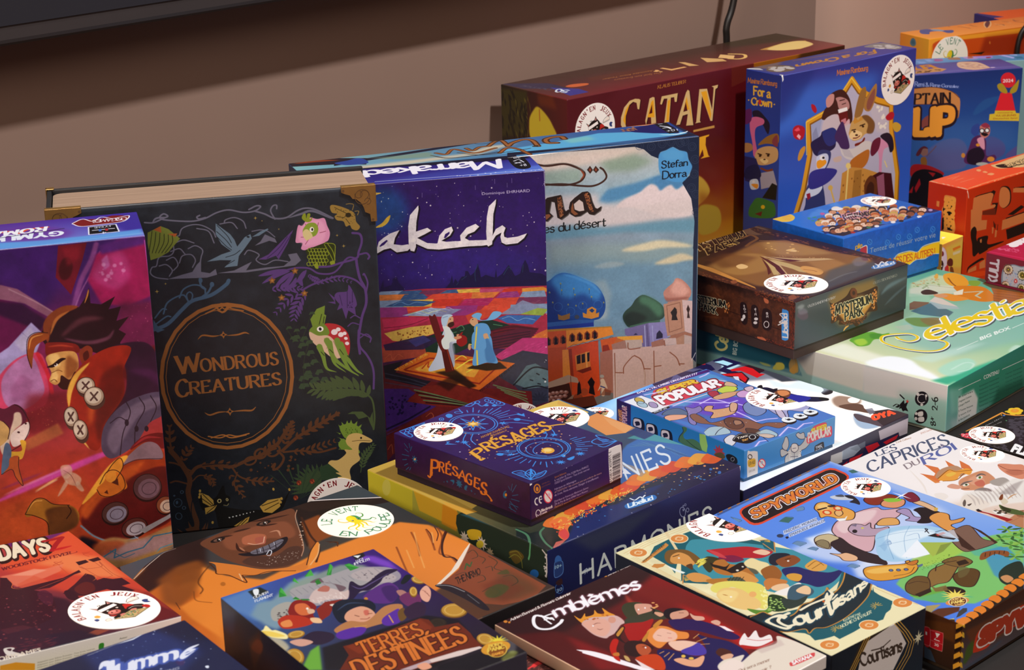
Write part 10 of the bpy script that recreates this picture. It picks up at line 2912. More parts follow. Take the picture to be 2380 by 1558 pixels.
ART[('Z', 'top')] = '''
G 234279 335282 596885 193876
P 284782::32 76 1234 753 0 -34 -242 -53 -299 -199 -77 -412 8 -148 72 37 287
P 647286:90:39 22 816 194 -1 167 0 187 -53 208 -106 -26 -81 -307 -28 -276 -41 -99 133
P 768289:80:15 162 837 127 -29 -35 -66 -112 16
P 768188:80:22 90 556 191 -5 -4 -124 -213 1 -30 62
P 516485:60:17 522 1218 159 29 -26 -90 -186 -36
P 395383:60:17 609 1014 116 -7 -47 -101 -142 -1
P 396537::7 92 355 167 59 161 -6 147 -19 259 -115 -405 -255 -258 43 -90 107 -28 71
P 536828:90:10 477 448 109 -46 -23 -75 -164 7 -117 26 -5 67 94 31
P 286051:90:6 520 322 115 -36 -14 -67 -85 -25 -40 89
P 184768:80:6 545 280 111 -32 -96 -141 -182 -43 29 75 76 78
P 335722::4 49 266 89 -18 45 -60 -36 -81 -78 59
P 286045:70:6 24 248 159 -60 23 -97 -100 44
T 285220 12.4 780 321 18 -18 10 -11
T 133015 12.5 780 321 28 4 7 -5
T 446226 12.5 780 321 10 22 -3 6
T 285220 12.4 780 321 -18 18 -11 11
T 133015 12.4 780 321 -28 -3 -7 4
T 446226 12.4 780 321 -11 -21 4 -7
T 285220 12.3 747 271 23 -13 11 -10
T 133015 12.3 747 271 26 9 4 -1
T 446226 12.3 747 271 2 23 -6 8
T 285220 12.3 747 271 -23 13 -11 10
T 133015 12.2 747 271 -26 -10 -4 1
T 446226 12.2 747 271 -2 -23 6 -9
T 285220 12.3 788 262 27 -7 10 -9
T 133015 12.4 788 262 21 15 2 2
T 446226 12.3 788 262 -6 22 -8 11
T 285220 12.3 788 262 -27 7 -10 8
T 133015 12.3 788 262 -21 -15 -1 -2
T 446226 12.3 788 262 6 -23 9 -10
T 285220 12.3 692 294 28 0 8 -6
T 133015 12.3 692 294 14 20 -2 5
T 446226 12.2 692 294 -14 20 -10 11
T 285220 12.2 692 294 -28 0 -8 6
T 133015 12.2 692 294 -14 -20 2 -5
T 446226 12.2 692 294 14 -20 10 -11
T 285220 12.2 711 225 27 6 6 -3
T 133015 12.2 711 225 6 22 -4 7
T 446226 12.1 711 225 -20 16 -11 10
T 285220 12.1 711 225 -27 -6 -6 2
T 133015 12.1 711 225 -6 -22 4 -8
T 446226 12.1 711 225 20 -16 11 -11
T 285220 12.1 670 234 23 12 3 0
T 133015 12.1 670 234 -2 22 -7 10
T 446226 12.1 670 234 -25 10 -10 9
T 285220 12 670 234 -23 -13 -3 0
T 133015 12.1 670 234 2 -23 8 -9
T 446226 12.1 670 234 25 -11 11 -9
T 285220 12 662 177 18 17 0 3
T 133015 12 662 177 -10 21 -9 10
T 446226 11.9 662 177 -27 4 -9 7
T 285220 11.9 662 177 -17 -17 0 -4
T 133015 12 662 177 10 -21 9 -11
T 446226 12 662 177 28 -4 9 -8
T 285220 11.9 593 167 10 21 -3 6
T 133015 11.8 593 167 -17 18 -10 11
T 446226 11.8 593 167 -27 -2 -7 4
T 285220 11.8 593 167 -10 -20 3 -6
T 133015 11.8 593 167 17 -18 10 -10
T 446226 11.9 593 167 27 3 7 -5
T 285220 12.5 833 284 3 23 -7 9
T 133015 12.4 833 284 -24 14 -10 10
T 446226 12.4 833 284 -26 -9 -5 1
T 285220 12.4 833 284 -3 -23 6 -9
T 133015 12.4 833 284 23 -14 11 -10
T 446226 12.5 833 284 26 9 5 -1
C 061411 439 137 80 12 53 -23 -105 -78 -88 0 0 44
C 644731 406 110 35 -6 -10 -34 -44 -1
C 442512 481 250 55 24 53 -23 25 -41 -41 -22 -12 45 -66 3
S 180905 3 514 248 30 17/3 532 239 29 16/3 550 230 27 15/3 568 221 25 14/3 587 212 23 12
P 745020 828 1247 -23 0 -16 -16 24 0/768 1247 -23 0 -16 -16 23 0/708 1247 -23 0 -15 -16 23 0/648 1246 -23 0 -14 -15 22 -1/589 1246 -22 0 -15 -16 23 0/531 1246 -22 0 -15 -16 23 0/473 1246 -22 0 -14 -16 22 0/416 1246 -22 0 -14 -16 22 0/359 1246 -21 0 -14 -16 22 0/303 1246 -21 0 -14 -16 22 0/248 1245 -22 0 -13 -15 21 0/193 1245 -22 0 -13 -15 21 0/138 1245 -21 0 -13 -15 21 0
P 080302:35 91 1233 744 5 -10 -11 -743 -9
P 070504 -10 23 495 37 -109 -69 -391 -25
C 724212 10 30 34 4 14 -14 -16 -25 -32 -6 1 18/64 34 34 4 14 -14 -17 -25 -32 -6 1 18/118 38 34 4 14 -14 -17 -25 -32 -6 1 18/172 42 35 4 14 -14 -17 -25 -33 -6 1 18/227 46 36 5 14 -15 -18 -25 -33 -6 1 18/283 50 36 5 14 -14 -18 -26 -34 -6 2 18/340 55 36 4 14 -14 -18 -26 -34 -6 1 18/397 59 37 5 14 -15 -19 -26 -35 -6 2 19/454 64 38 4 14 -14 -19 -27 -35 -6 2 19/513 68 38 5 14 -15 -19 -26 -36 -7 2 19/572 73 38 4 15 -14 -20 -27 -36 -7 2 20
P 281408::3 -10 136 49 -3 34 -23 31 -25 -30 -16 -73 15 -24 30
P 595228:90:3 25 177 49 -32 -62 -8 -41 -5 1 10
P 181921 25 48 49 21 31 3 10 -10 -21 -14 -49 -3
P 696839 -8 64 25 -13 -19 -15
P 130602::3 -42 128 30 -53 23 -30 -24 -21 -50 85
C 724317 -2 30 25 9 17 -12 0 -17 -17 -23 -23 0 1 17 -15 3
P 722415 161 1172 21 17 26 10 27 1 517 -2 26 -7 11 -20 -7 -60 -14 -28 -24 -18 -36 -13 -39 -6 -519 -3 -21 4 -14 11 -4 21 24 57
P 070304 169 1167 16 12 21 7 23 2 513 -3 21 -7 9 -17 -6 -57 -11 -20 -18 -12 -25 -9 -34 -4 -516 -4 -19 5 -12 9 -1 19 19 50
X 788083 block 1.7 162,1097,703,1084,741,1146,203,1157 SPYWORLD
X 180304 block 0.8 162,1097,703,1084,741,1146,203,1157 SPYWORLD
X 744717 block 0.15 162,1097,703,1084,741,1146,203,1157 SPYWORLD
P 691909:22 173 1117 542 -23 25 33 -544 20
P 737785:80 129 917 196 -16 23 26 -193 15/126 887 209 -15 21 25 -208 12
X 131931 sans 0 141,922,330,907,345,923,158,939 FRÉDÉRIC MORARD
X 131931 sans 0 134,889,338,878,353,893,150,906 EMANUELE ARNALDI
E 131931 112 922 9 -10 -13 -10
P 060615 114 899 15 1 -4 -12 -17 -3
Y 695762 130607 3.9 291 806 80 38 31 -15 92 12 95 -27 2 -37 54 -38 -24 -29 -55 -14 -45 11 -62 12 -77 -57 -111 -69 -39 8 -5 70 27 71
C 767073:80:6 342 822 114 22 113 -45 -95 -44 -75 8 -93 -7
Y 745526 130607 4 407 984 47 23 32 -15 -1 -34 12 -31 5 -41 -12 -42 -53 -33 -35 18 -7 34 -11 37 -28 11 32 38
C 797045:80:7 434 992 40 -9 -13 -37 -48 -4
Y 746039 130607 3.2 445 908 25 -7 -22 -30 -31 -4 4 22
S 130607 11.4 408 965 37 -11/11.4 469 956 11 -21
O 691909 6.4 413 924 6 -15 -17 -11/6.5 475 917 6 -15 -17 -11
E 747056 413 924 4 -10 -10 -7/475 917 4 -10 -11 -7
P 798385 391 867 26 -26 28 5 -39 -20 -26 12
S 130607 2.4 390 863 33 -24
C 181007 463 961 29 -11 -12 -15 -19 11
Y 130912 130607 3.8 207 757 56 -7 -24 -75 -7 -74 5 -70 -28 -50 -22 7 -32 80 7 104
Y 646149 130607 3.8 177 804 39 11 42 -18 4 -29 -8 -26 -49 1 -49 -32 -14 47
Y 444131 130607 3 163 786 36 -3 -1 -33 -41 -32 -8 33
Y 746048 130607 3.7 124 687 20 -28 30 -15 1 -49 -31 -17 -31 32 13 35
Y 725531 130607 3.9 473 722 52 7 36 -37 -37 -40 -42 26 -25 26
Y 595261 130607 3.9 345 767 49 18 22 -22 5 -22 34 0 -36 -33 25 -25 31 -15 -42 -25 -64 15 -39 40 -3 37
P 393645 381 782 33 -8 -28 -14
E 070508 349 738 7 -7 -13 -10
E 696826 394 734 4 -4 -6 -4
Y 534965 130607 4 617 732 39 -4 8 -26 -37 -51 12 -30 -27 -25 -25 26 -15 33 31 3 8 44
C 050307 675 690 46 -11 12 -67 -16 -36 -42 8 -55 -13 -36 37 51 17 30 40
Y 725126 130607 3.9 657 603 66 2 14 -40 -39 -39 56 -23 -38 -14 -59 9 -14 -70 -12 46 -26 -41 1 49 15 53
Y 393026 130607 3.8 577 462 61 5 69 -20 -65 -103 9 -58 -117 22 -35 36
P 181008 618 454 -90 -91 -8 -41 22 -14/707 447 -41 -110 -28 -54 17 -1 44 105
Y 441409 130607 4.1 618 894 31 4 48 -31 37 -19 4 -42 -28 -7 -30 30 -59 -11 -26 26 6 31
Y 725037 130607 4.1 663 829 40 -23 29 -30 -42 -30 -47 4 -25 34 6 30
C 446520 673 837 33 -15 21 -37 -25 -5 -35 26
Y 726048 130607 4.1 733 738 33 -15 -2 -52 -14 -41 -28 -7 6 48
Y 390918 130607 3.3 760 802 53 -7 -37 -65 -47 12
K 798490 4 756 806 49.7 6 1.57
P 695726 754 645 5 -15 -27 -16 -10 9
C 646976 542 1009 41 -15 20 -39 -8 -38 -34 26 -25 35
C 060814 593 974 22 -23 -22 -50 -28 -26 -4 22 -5 23 32 4 -4 23
C 060814:70 567 1001 27 -13 -11 -21 -19 19
C 536982 316 613 56 42 56 10 69 -19 60 -45 38 -47 11 -54 -21 -63 -25 -41 -38 22 -104 25 -123 -3 -59 30 -13 44 31 48
C 748288:90:11 401 626 105 -24 57 -58 -8 -43 -108 10 -41 -88 -118 24 14 82
S 284765:70 2.3 357 637 91 -26 91 -60 41 -93
S 284765:60 2.3 304 592 77 -30 85 -37/2.3 460 650 -94 -56 -112 -111
S 284765:50 2.3 538 612 -107 -51 -134 -107
P 446076:50 307 589 78 19 -8 -24 -93 -37
K 184779 5 379 466 18 9 1.57
P 788388 293 475 164 43 -70 -108 -69 23
P 536226 445 498 87 -90 -156 -18
P 394720:80 392 389 90 38 50 -19 -91 -21
P 060609 514 510 41 -9 17 -84 -17 0 -30 64
P 561918 545 495 41 -9 -3 -14 -43 7
P 697379:70 555 501 79 -30 -55 -62 -32 50
S 131418 4.7 536 537 27 7 -2 10 -24 -34/3.1 565 508 36 -12 -1 -24
S 334765 2.3 357 588 16 -1 -15 -17 -17 0
S 334765:80 2.3 457 568 48 -16 -32 -34
Y 725218 130607 3.6 93 506 38 8 54 -33 64 -49 22 9 15 -7 -15 -17 8 -24 -25 -20 -48 -13 -61 9 -72 42 -16 48
C 776534:80:4 101 498 71 -26 71 -57 -63 2 -73 43
Y 643915 130607 2.9 261 428 50 -12 -23 -16 -27 4
E 283654 170 435 5 -6 -8 -6
O 130607 2.2 170 435 5 -6 -8 -6
E 283654 192 417 5 -6 -8 -6
O 130607 2.2 192 417 5 -6 -8 -6
E 283654 216 399 5 -6 -8 -6
O 130607 2.2 216 399 5 -6 -8 -6
S 130607 2.2 138 399 62 -26 54 15
C 283649 270 387 28 -4 -14 -10 -19 4
Y 443418 130607 3.6 190 284 78 43 80 -4 62 -16 -21 -26 -65 -26 -80 -26 -44 16 -38 8
Y 332512 130607 3.5 107 324 45 15 47 -2 18 -34 -46 -44 -50 -23 -52 9 -1 45
Y 393015 130607 3.7 363 339 87 -17 1 -57 -35 -12 -45 16
Y 282009 130607 3.6 303 246 86 -11 -1 -46 -103 -46 -36 22 7 38
P 130805 71 258 83 -11 -23 -21 -64 7/401 301 42 -12 -17 -30 -46 16
S 130607 3.7 282 313 52 24 76 -30/2.8 123 324 40 -12 19 -34
C 090605 187 213 36 -21 3 -48 -53 -19 -16 45
P 393217:90 171 259 -4 -25 44 -16 -28 -30 -42 28
C 333017:80 371 269 18 -34 -53 -24 -38 9
W 132509:80 40 11.8 2.9 -1.83 1.00 6 261 381 445 366 412 320 257 354
K 777334 14 166 145 55.6 22.2 1.57
E 724726 133 115 41 -23 -22 -17
E 331707 134 114 28 -18 -28 -21
O 777565 3.4 134 114 28 -19 -29 -22
X 746539 block 0.4 122,134,160,116,172,126,134,144 DON'T
X 777039 block 0.5 101,119,151,96,167,109,114,130 PANIC
X 746034 block 0.4 99,102,134,87,141,93,107,109 GAMES
P 334762 211 1008 52 8 17 -26 -53 -16
S 183043 2.4 211 1008 52 8 17 -26 -53 -16
P 334762 352 1040 37 -11 -21 -23 -29 11
S 183043 2.4 352 1040 37 -11 -21 -23 -29 11
P 334762 90 844 32 0 11 -36 -40 0
S 183043 2.3 90 844 32 0 11 -36 -40 0
P 334762 94 774 30 -5 5 -22 -25 -7
S 183043 2.3 94 774 30 -5 5 -22 -25 -7
P 334762 80 573 32 -1 7 -31 -31 1
S 183043 2.2 80 573 32 -1 7 -31 -31 1
P 334762 103 1154 7 19 6 -49 -22 -5
S 183043 2.4 103 1154 7 19 6 -49 -22 -5
P 183636 211 1008 52 8 17 -26 -53 -16/807 1117 27 -8 -7 -32 -30 11
'''
ART[('Z', 'front')] = '''
G 383950 292316 291506 291610
P 482510:80:12 16 180 382 -25 11 -83 -312 -12
P 294310:80:8 12 49 18 59 39 16 26 -41 -65 -41
P 293442:90:6 18 29 117 4 104 15 36 -3 -104 -26 -138 -3
C 872510 74 77 12 53 29 20 42 -8 106 -1 144 -1 9 -66 -181 2 -68 -22 -77 11
C 521510 94 87 15 52 49 -1 251 -12 6 -43 -250 -6 -60 8
X 969696 block 2.2 108,86,804,24,768,102,119,144 SPYWORLD
X 742512 block 1.4 110,87,804,24,769,101,120,143 SPYWORLD
P 967924 -47 235 40 -5 15 -15 3 -20 -22 15 -37 -1/-49 195 43 -6 15 -14 3 -21 -23 15 -38 0/-50 155 44 -6 15 -15 3 -21 -23 16 -38 0/-51 116 45 -8 15 -14 4 -22 -24 16 -39 1/-52 76 46 -8 15 -15 5 -22 -24 17 -40 0
'''
ART[('Z', 'left')] = '''
G 251508 191208 331808 301711
P 422408:70:7 1081 173 123 29 3 -73 -123 -3
P 966921 1210 181 -1 21 21 19 10 -18/1210 140 -1 22 21 19 13 -17/1210 99 -2 22 22 19 16 -15/1209 58 -1 22 22 20 19 -15/1209 17 -2 22 23 20 21 -13
P 130705 1211 170 -1 13 28 24 -1 -16/1211 130 -1 12 28 24 -1 -15/1210 89 -1 13 29 24 -1 -16/1210 48 -1 13 29 24 -1 -15/1210 7 -1 13 29 25 -1 -16
C 771014 1102 137 9 7 41 4 8 -6 -1 -62 -6 -7 -44 -2 -3 8
S 966664 1.3 1104 138 46 8 9 -7 0 -60 -8 -7 -40 0 -4 7 -3 57/1.1 1107 100 53 1
P 969696 1125 137 21 2 -12 -21 14 -10 -27 -1 11 15
P 771014 1130 119 8 0 5 -8 -16 -1
X 969495 sans 0.2 1125,84,1143,85,1142,96,1125,95 30
C 771014 1078 141 24 0 4 -35 -2 -35 -21 1
S 966664 1.4 1078 143 24 -1 4 -63 -23 -6
P 969696 1084 126 7 0 1 -13 -7 0
P 223141:80:1 1083 67 29 -8 24 -42 -50 2
'''
ART[('AA', 'top')] = '''
G 716459 797675 807979 808081
P 818284::54 0 973 655 27 -39 -558 -242 -156 -383 120 -40 307
X 222739 roman 0.12 195,931,327,914,374,963,220,964 LES
X 222739 roman 0.12 25,846,545,779,627,871,99,924 CAPRICES
X 454246 roman 0.12 172,751,273,748,305,788,199,792 DU
X 293458 roman 0.12 263,727,521,727,562,783,317,786 ROI
T 767573:60 8.8 178 742 -87 -132 -74 -79
C 777675:60 37 511 38 -20 -18 -39 -56 1
X 605044 fine 0.2 378,959,476,947,490,959,394,973 Evrik Editions
X 685552 fine 0.2 545,943,629,938,644,950,559,956 SPACE Cow Boys
S 454252 5.7 485 796 23 -1 4 17 -7 -26
P 713921 269 731 -11 -111 -43 -17 -47 8 55 25/175 684 24 -65 1 -40 -50 -8/269 731 15 -66 -22 -29 -28 8/372 689 -20 -72 -26 -5 2 29/416 644 -18 -64 -36 -45 -12 53
P 734421 169 660 -8 -61 -3 -36 -22 12
C 604737 188 611 86 34 76 -16 0 -41 -32 -49 -67 8 -51 32
C 765321 184 595 114 25 12 -32 56 -16 -8 -33 -44 -16 -12 32 -74 -24 -43 24
C 766426:90 243 595 43 -3 0 -21 -49 0
S 452507 4.5 184 595 108 21 12 -32 60 -40/4.4 177 563 51 -32 82 16
C 684837::2 224 515 71 8 95 -16 -16 -64 -40 -39 -66 8 -42 -15 -51 31 -12 32
C 735546:80:4 279 499 67 -8 -55 -63 -46 8 -8 28
C 653630 260 459 47 -8 -39 -39 -31 12
C 715346 143 519 39 0 4 -44 -30 -7 -18 27
E 767875 214 471 17 -5 -10 -9
E 182515 216 471 4 -4 -8 -6
E 767875 320 474 17 -5 -13 -10
E 243615 322 474 4 -4 -11 -7
T 343131:90 12.3 188 483 44 4 41 -12
T 343131 12.4 316 491 40 0 4 -24
S 341513 4.3 163 460 29 -20
C 454242 191 413 46 -8 12 -32 -30 -27 -50 13 -8 27
C 555453::2 319 420 74 -17 -23 -54 -51 -8 -23 44
P 777878::10 137 429 62 -24 35 -55 104 11 75 3 56 -17 -233 -150 -91 55 -121 48 6 68
C 767573::4 85 406 56 -1 -6 -69 -21 -53 -111 2 -17 53
T 605858:60 8.5 134 413 -26 -50 -47 -45/8.5 154 408 -27 -52 -47 -46/8.5 175 402 -30 -53 -46 -47/8.5 196 396 -33 -54 -46 -48/8.5 217 391 -35 -56 -46 -49/8.6 237 385 -37 -58 -45 -49/8.6 258 379 -40 -59 -44 -50/8.6 279 374 -42 -61 -44 -50/8.6 300 368 -45 -62 -43 -51/8.6 321 362 -47 -63 -42 -52/8.6 342 357 -50 -66 -41 -52/8.6 364 351 -53 -67 -41 -53
P 454243:50:7 227 319 139 14 67 -9 -160 -51
C 714738 498 499 26 -16 22 -33 20 -40 -121 -78 -16 55 28 72
C 603629:80:4 461 435 52 -33 -20 -39 -50 20
S 402016 3.6 492 495 -11 -60 36 -56
P 604230::2 -29 138 157 21 19 -19 -172 -111 -5 58
P 452717:80 128 178 41 -24 -66 -42 -8 26
S 503626 2.5 -17 126 142 0
P 520910 17 288 16 -15 19 -101 3 -39 -33 7 8 99
P 080608 28 296 16 -2 -8 -25 -17 8
C 243116 141 256 -3 -34 12 -49 -3 -33 -22 -14 -27 45 6 48
C 131607 137 241 -6 -49 -30 -6 14 40
C 716963 189 282 23 -5 -22 -33 -38 0
C 402010 185 286 38 18 19 0 -47 -28
T 655138 6.8 209 262 49 7 33 -4
C 767878 67 239 23 -23 -7 -30 -32 5
T 453626 6.6 92 249 -6 -48 9 -45
D 181411 12 3.3 7.5 4 100 261 109 197 72 179 60 228
C 130908:70 50 375 33 13 -18 -19 -35 -20 -6 5
C 130908:80 47 350 24 -6 -29 -7
'''
ART[('AA', 'front')] = '''
G 696562 696562 726966 726966
'''
ART[('BB', 'top')] = '''
G 070608 100911 060507 070607
S 775221 -12.2 80 895 134 -2 176 -2 -8 -23 17 -40 46 -48
S 562610 -3.6 99 900 125 -1 182 1
E 806816 465 842 12 -13 -19 -11/474 863 12 -13 -19 -11/455 877 12 -13 -19 -11/427 869 12 -13 -19 -11/418 848 12 -13 -19 -11/437 834 12 -13 -19 -11
E 805316 451 859 13 -15 -21 -12
E 775623 456 862 6 -7 -10 -6
P 726516 413 892 23 -7 -16 -9 -17 5
C 356845 315 828 14 -11 26 -3 9 -9 -26 -20 -23 4 -7 20
P 110913::4 366 846 50 -56 -369 -215 21 58 193 163
D 242328:80 70 4.9 15.5 4 357 838 406 784 95 603 261 771
X 676870 sans 0.4 190,858,334,855,348,864,204,868 Hubert KRATZ
X 676870 sans 0.4 203,836,283,829,294,836,213,843 Tristan WEISS
E 304370 364 866 4 -5 -7 -4
P 775621 354 878 22 7 -20 -14
D 752027 40 4.2 10.4 5 22 900 74 867 16 831 12 869
D 835158 20 2.1 4.9 6 33 896 68 866 24 839 17 872
D 837976 8 2.1 3.5 7 31 890 68 866 24 839 17 872
P 050407 7 635 107 -21 -119 -69 6 73
X 838689 fat 1 13,620,-14,444,58,466,87,644 FLORA
D 302935:60 30 3.4 10.2 9 7 742 66 668 6 620 -3 687
'''

# ---------------------------------------------------------------- the setting: wall, floor, table
WP = Vector((-0.012, 2.035, 0)); A44 = math.radians(44); DW = Vector((math.cos(A44), math.sin(A44), 0)); NW = Vector((DW.y, -DW.x, 0))
def wall_block(name, s0, s1, off0, off1, z0, z1, m):
    bm = bmesh.new(); add_box(bm, s0, -off1, z0, s1, -off0, z1)
    o = bm_obj(name, bm, [m]); o.location = WP; o.rotation_euler = (0, 0, A44); o['kind'] = 'structure'; return o
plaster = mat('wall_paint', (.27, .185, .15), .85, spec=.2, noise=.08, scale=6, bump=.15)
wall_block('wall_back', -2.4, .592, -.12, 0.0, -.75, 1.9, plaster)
wall_block('wall_right', .592, 2.6, -.16, -.04, -.75, 1.9, mat('wall_niche_bright', (.62, .44, .36), .85, spec=.2, noise=.06, scale=6, bump=.15))  # brightening towards the right is put into this paler wall colour
bm = bmesh.new(); add_box(bm, -3, -2, -.77, 3.2, 4.2, -.75)
bm_obj('floor', bm, [mat('floor_boards', (.12, .07, .045), .6, noise=.4, scale=8, stretch=(1, 9, 1))])['kind'] = 'structure'
tb = bpy.data.objects.new('table', None); C.objects.link(tb); tb.location = (.1, 1.5, -.75); tb.rotation_euler = (0, 0, A44)
tag(tb, 'long black table under all the board game boxes', 'table')
black = mat('black_laminate', (.004, .003, .003), .6, noise=.3, scale=30)
bm = bmesh.new(); add_box(bm, -1.25, -.62, .72, 1.35, .44, .75, .003, 2); bm_obj('tabletop', bm, [black], tb)
for sx in (-1.15, 1.25):
    for sy in (-.56, .38):
        bm = bmesh.new(); add_box(bm, sx - .025, sy - .025, 0, sx + .025, sy + .025, .72, .002, 1); bm_obj('leg', bm, [black], tb)
# wall-mounted television whose lower edge hangs over the boxes
tv = bpy.data.objects.new('television', None); C.objects.link(tv); tv.location = WP + DW * (-.28); tv.rotation_euler = (0, 0, A44)
tag(tv, 'large dark television mounted on the wall above the boxes', 'television')
bm = bmesh.new(); add_box(bm, -.62, -.060, .400, .62, -.028, 1.10, .006, 3); bm_obj('casing', bm, [mat('dark_plastic', (.035, .03, .032), .45, noise=.2, scale=20)], tv)
bm = bmesh.new(); add_box(bm, -.605, -.0612, .418, .605, -.060, 1.085); bm_obj('screen', bm, [mat('dark_glass', (.02, .022, .03), .2)], tv)
bm = bmesh.new(); add_box(bm, -.2, -.0285, .6, .2, -.0005, .9, .003, 1); bm_obj('wall_bracket', bm, [black], tv)
def cable(name, pts, r, label):
    P = spline([tuple(p) for p in pts], n=8); bm = bmesh.new(); rings = []
    for i in range(len(P)):
        d = Vector(P[min(i + 1, len(P) - 1)] - P[max(i - 1, 0)]).normalized(); a = d.orthogonal().normalized(); b = d.cross(a)
        if rings:
            a = (pa - d * pa.dot(d)).normalized(); b = d.cross(a)
        pa = a; rings.append([bm.verts.new(Vector(P[i]) + a * r * math.cos(t * math.pi / 5) + b * r * math.sin(t * math.pi / 5)) for t in range(10)])
    for i in range(len(rings) - 1):
        for t in range(10): bm.faces.new((rings[i][t], rings[i][(t + 1) % 10], rings[i + 1][(t + 1) % 10], rings[i + 1][t]))
    bm.faces.new(rings[0]); bm.faces.new(rings[-1])
    o = bm_obj(name, bm, [mat('black_rubber', (.008, .007, .007), .45, noise=.2, scale=50)], None, True); tag(o, label, 'cable'); return o
cable('power_cable', [(.330, 2.3085, .95), (.318, 2.297, .6), (.296, 2.274, .40), (.2815, 2.2595, .31), (.272, 2.249, .28), (.2725, 2.25, .25), (.274, 2.2515, .1), (.276, 2.255, .005)], .0044, 'black cable hanging down the wall behind the dark red box')
cable('looped_cord', [Vector(p) for p in [(0.7405, 2.5338, 0.2320), (0.7245, 2.5256, 0.2260), (0.7121, 2.5192, 0.2150), (0.7072, 2.5166, 0.2000), (0.7060, 2.5160, 0.1800), (0.7059, 2.5159, 0.1200), (0.7067, 2.5164, 0.0300), (0.7076, 2.5169, 0.0040)]], .0036, 'black cord looped in front of the long orange box at the right edge')

# ---------------------------------------------------------------- the boxes
E = {}
E['A'] = game_box('board_game_box', 'A', 'tall purple box with a warrior in red shoulder armour, at the far left', (.10, .04, .16), coat=.1)
E['C'] = game_box('board_game_box', 'C', 'violet box with white script over colourful carpets, right of the book-shaped box', (.07, .03, .18), coat=.15)
E['D'] = game_box('board_game_box', 'D', 'wide standing box with a domed desert city under a cloudy blue sky', (.03, .05, .12), coat=.1)
E['E'] = game_box('board_game_box', 'E', 'dark red box with large golden capitals standing against the wall', (.16, .02, .015), coat=.25)
E['F'] = game_box('board_game_box', 'F', 'royal blue standing box with laughing ape and rabbit courtiers in a golden frame', (.05, .09, .32), coat=.1)
E['G'] = game_box('board_game_box', 'G', 'navy blue standing box with a red 2024 award badge and pirate characters', (.04, .09, .22), coat=.1)
E['H'] = game_box('board_game_box', 'H', 'pale teal box with pink sweets on its edge, behind the navy pirate box', (.25, .45, .48))
E['I'] = game_box('board_game_box', 'I', 'long bright orange box at the upper right with an octopus sticker', (.75, .28, .04))
E['J'] = game_box('board_game_box', 'J', 'red-orange box with a navy corner at the back by the right wall', (.75, .14, .03))
E['K'] = game_box('board_game_box', 'K', 'scuffed orange-red box with beige cut-out shapes and a black vertical title', (.6, .12, .03))
E['L'] = game_box('card_game_box', 'L', 'small amber yellow box squeezed between the bright blue and the orange-red boxes', (.8, .45, .08))
E['O'] = game_box('board_game_box', 'O', 'large pale green box with yellow script lettering, lying beneath the brown fairground box', (.55, .58, .45), coat=.2)
E['M'] = game_box('board_game_box', 'M', 'bright blue box with a crowd of cartoon faces on its lid', (.02, .19, .62), coat=.1)
E['N'] = game_box('board_game_box', 'N', 'brown fairground box lying on the large pale green box', (.10, .05, .03), (.06, .035, .03), gap=.0105, coat=.2)
E['P'] = game_box('board_game_box', 'P', 'white and sky blue box lying under the small superhero box', (.1, .1, .16), coat=.2)
E['Q'] = game_box('card_game_box', 'Q', 'small blue superhero comic box with a red and yellow title', (.08, .28, .58), coat=.1)
E['R'] = game_box('board_game_box', 'R', 'dark navy nature box with thin silver capitals and yellow corners, under the violet box', (.05, .05, .10), coat=.35)
E['S'] = game_box('card_game_box', 'S', 'small violet box with light blue line drawings and golden title', (.10, .03, .18), (.02, .01, .04), gap=.006, coat=.1)
E['T'] = game_box('board_game_box', 'T', 'large orange box with a grinning bearded giant in a dark hat, lying flat', (.10, .06, .045), coat=.35)
E['U'] = game_box('board_game_box', 'U', 'red sunset box with dark festival crowd, tilted at the lower left', (.75, .70, .55), coat=.1)
E['V'] = game_box('board_game_box', 'V', 'midnight blue box with white gothic lettering in the lower left corner', (.02, .03, .08), coat=.1)
E['W'] = game_box('board_game_box', 'W', 'fantasy village box with wizards and an orange title in the foreground', (.04, .04, .07), coat=.2)
E['DD'] = game_box('board_game_box', 'DD', 'dark box with red scribbles showing beneath the maroon box', (.05, .035, .035), coat=.2)
E['X'] = game_box('card_game_box', 'X', 'flat maroon box with white gothic lettering and a group of nobles', (.75, .66, .52), gap=.001, coat=.1)
E['Y'] = game_box('card_game_box', 'Y', 'cream and teal box with blackletter title and nobles in an ornate frame', (.03, .04, .07), coat=.1)
E['Z'] = game_box('board_game_box', 'Z', 'sky blue cartoon spy box with orange title and hazard-striped edge', (.08, .045, .02), coat=.1)
E['AA'] = game_box('board_game_box', 'AA', 'cream white box with a crowned grey-bearded king', (.8, .72, .64))
E['BB'] = game_box('board_game_box', 'BB', 'black box with orange border and bright flowers at the right edge', (.02, .015, .015))
E['CC'] = game_box('card_game_box', 'CC', 'magenta box with white vertical title and patterned skull at the right edge', (.5, .02, .10))

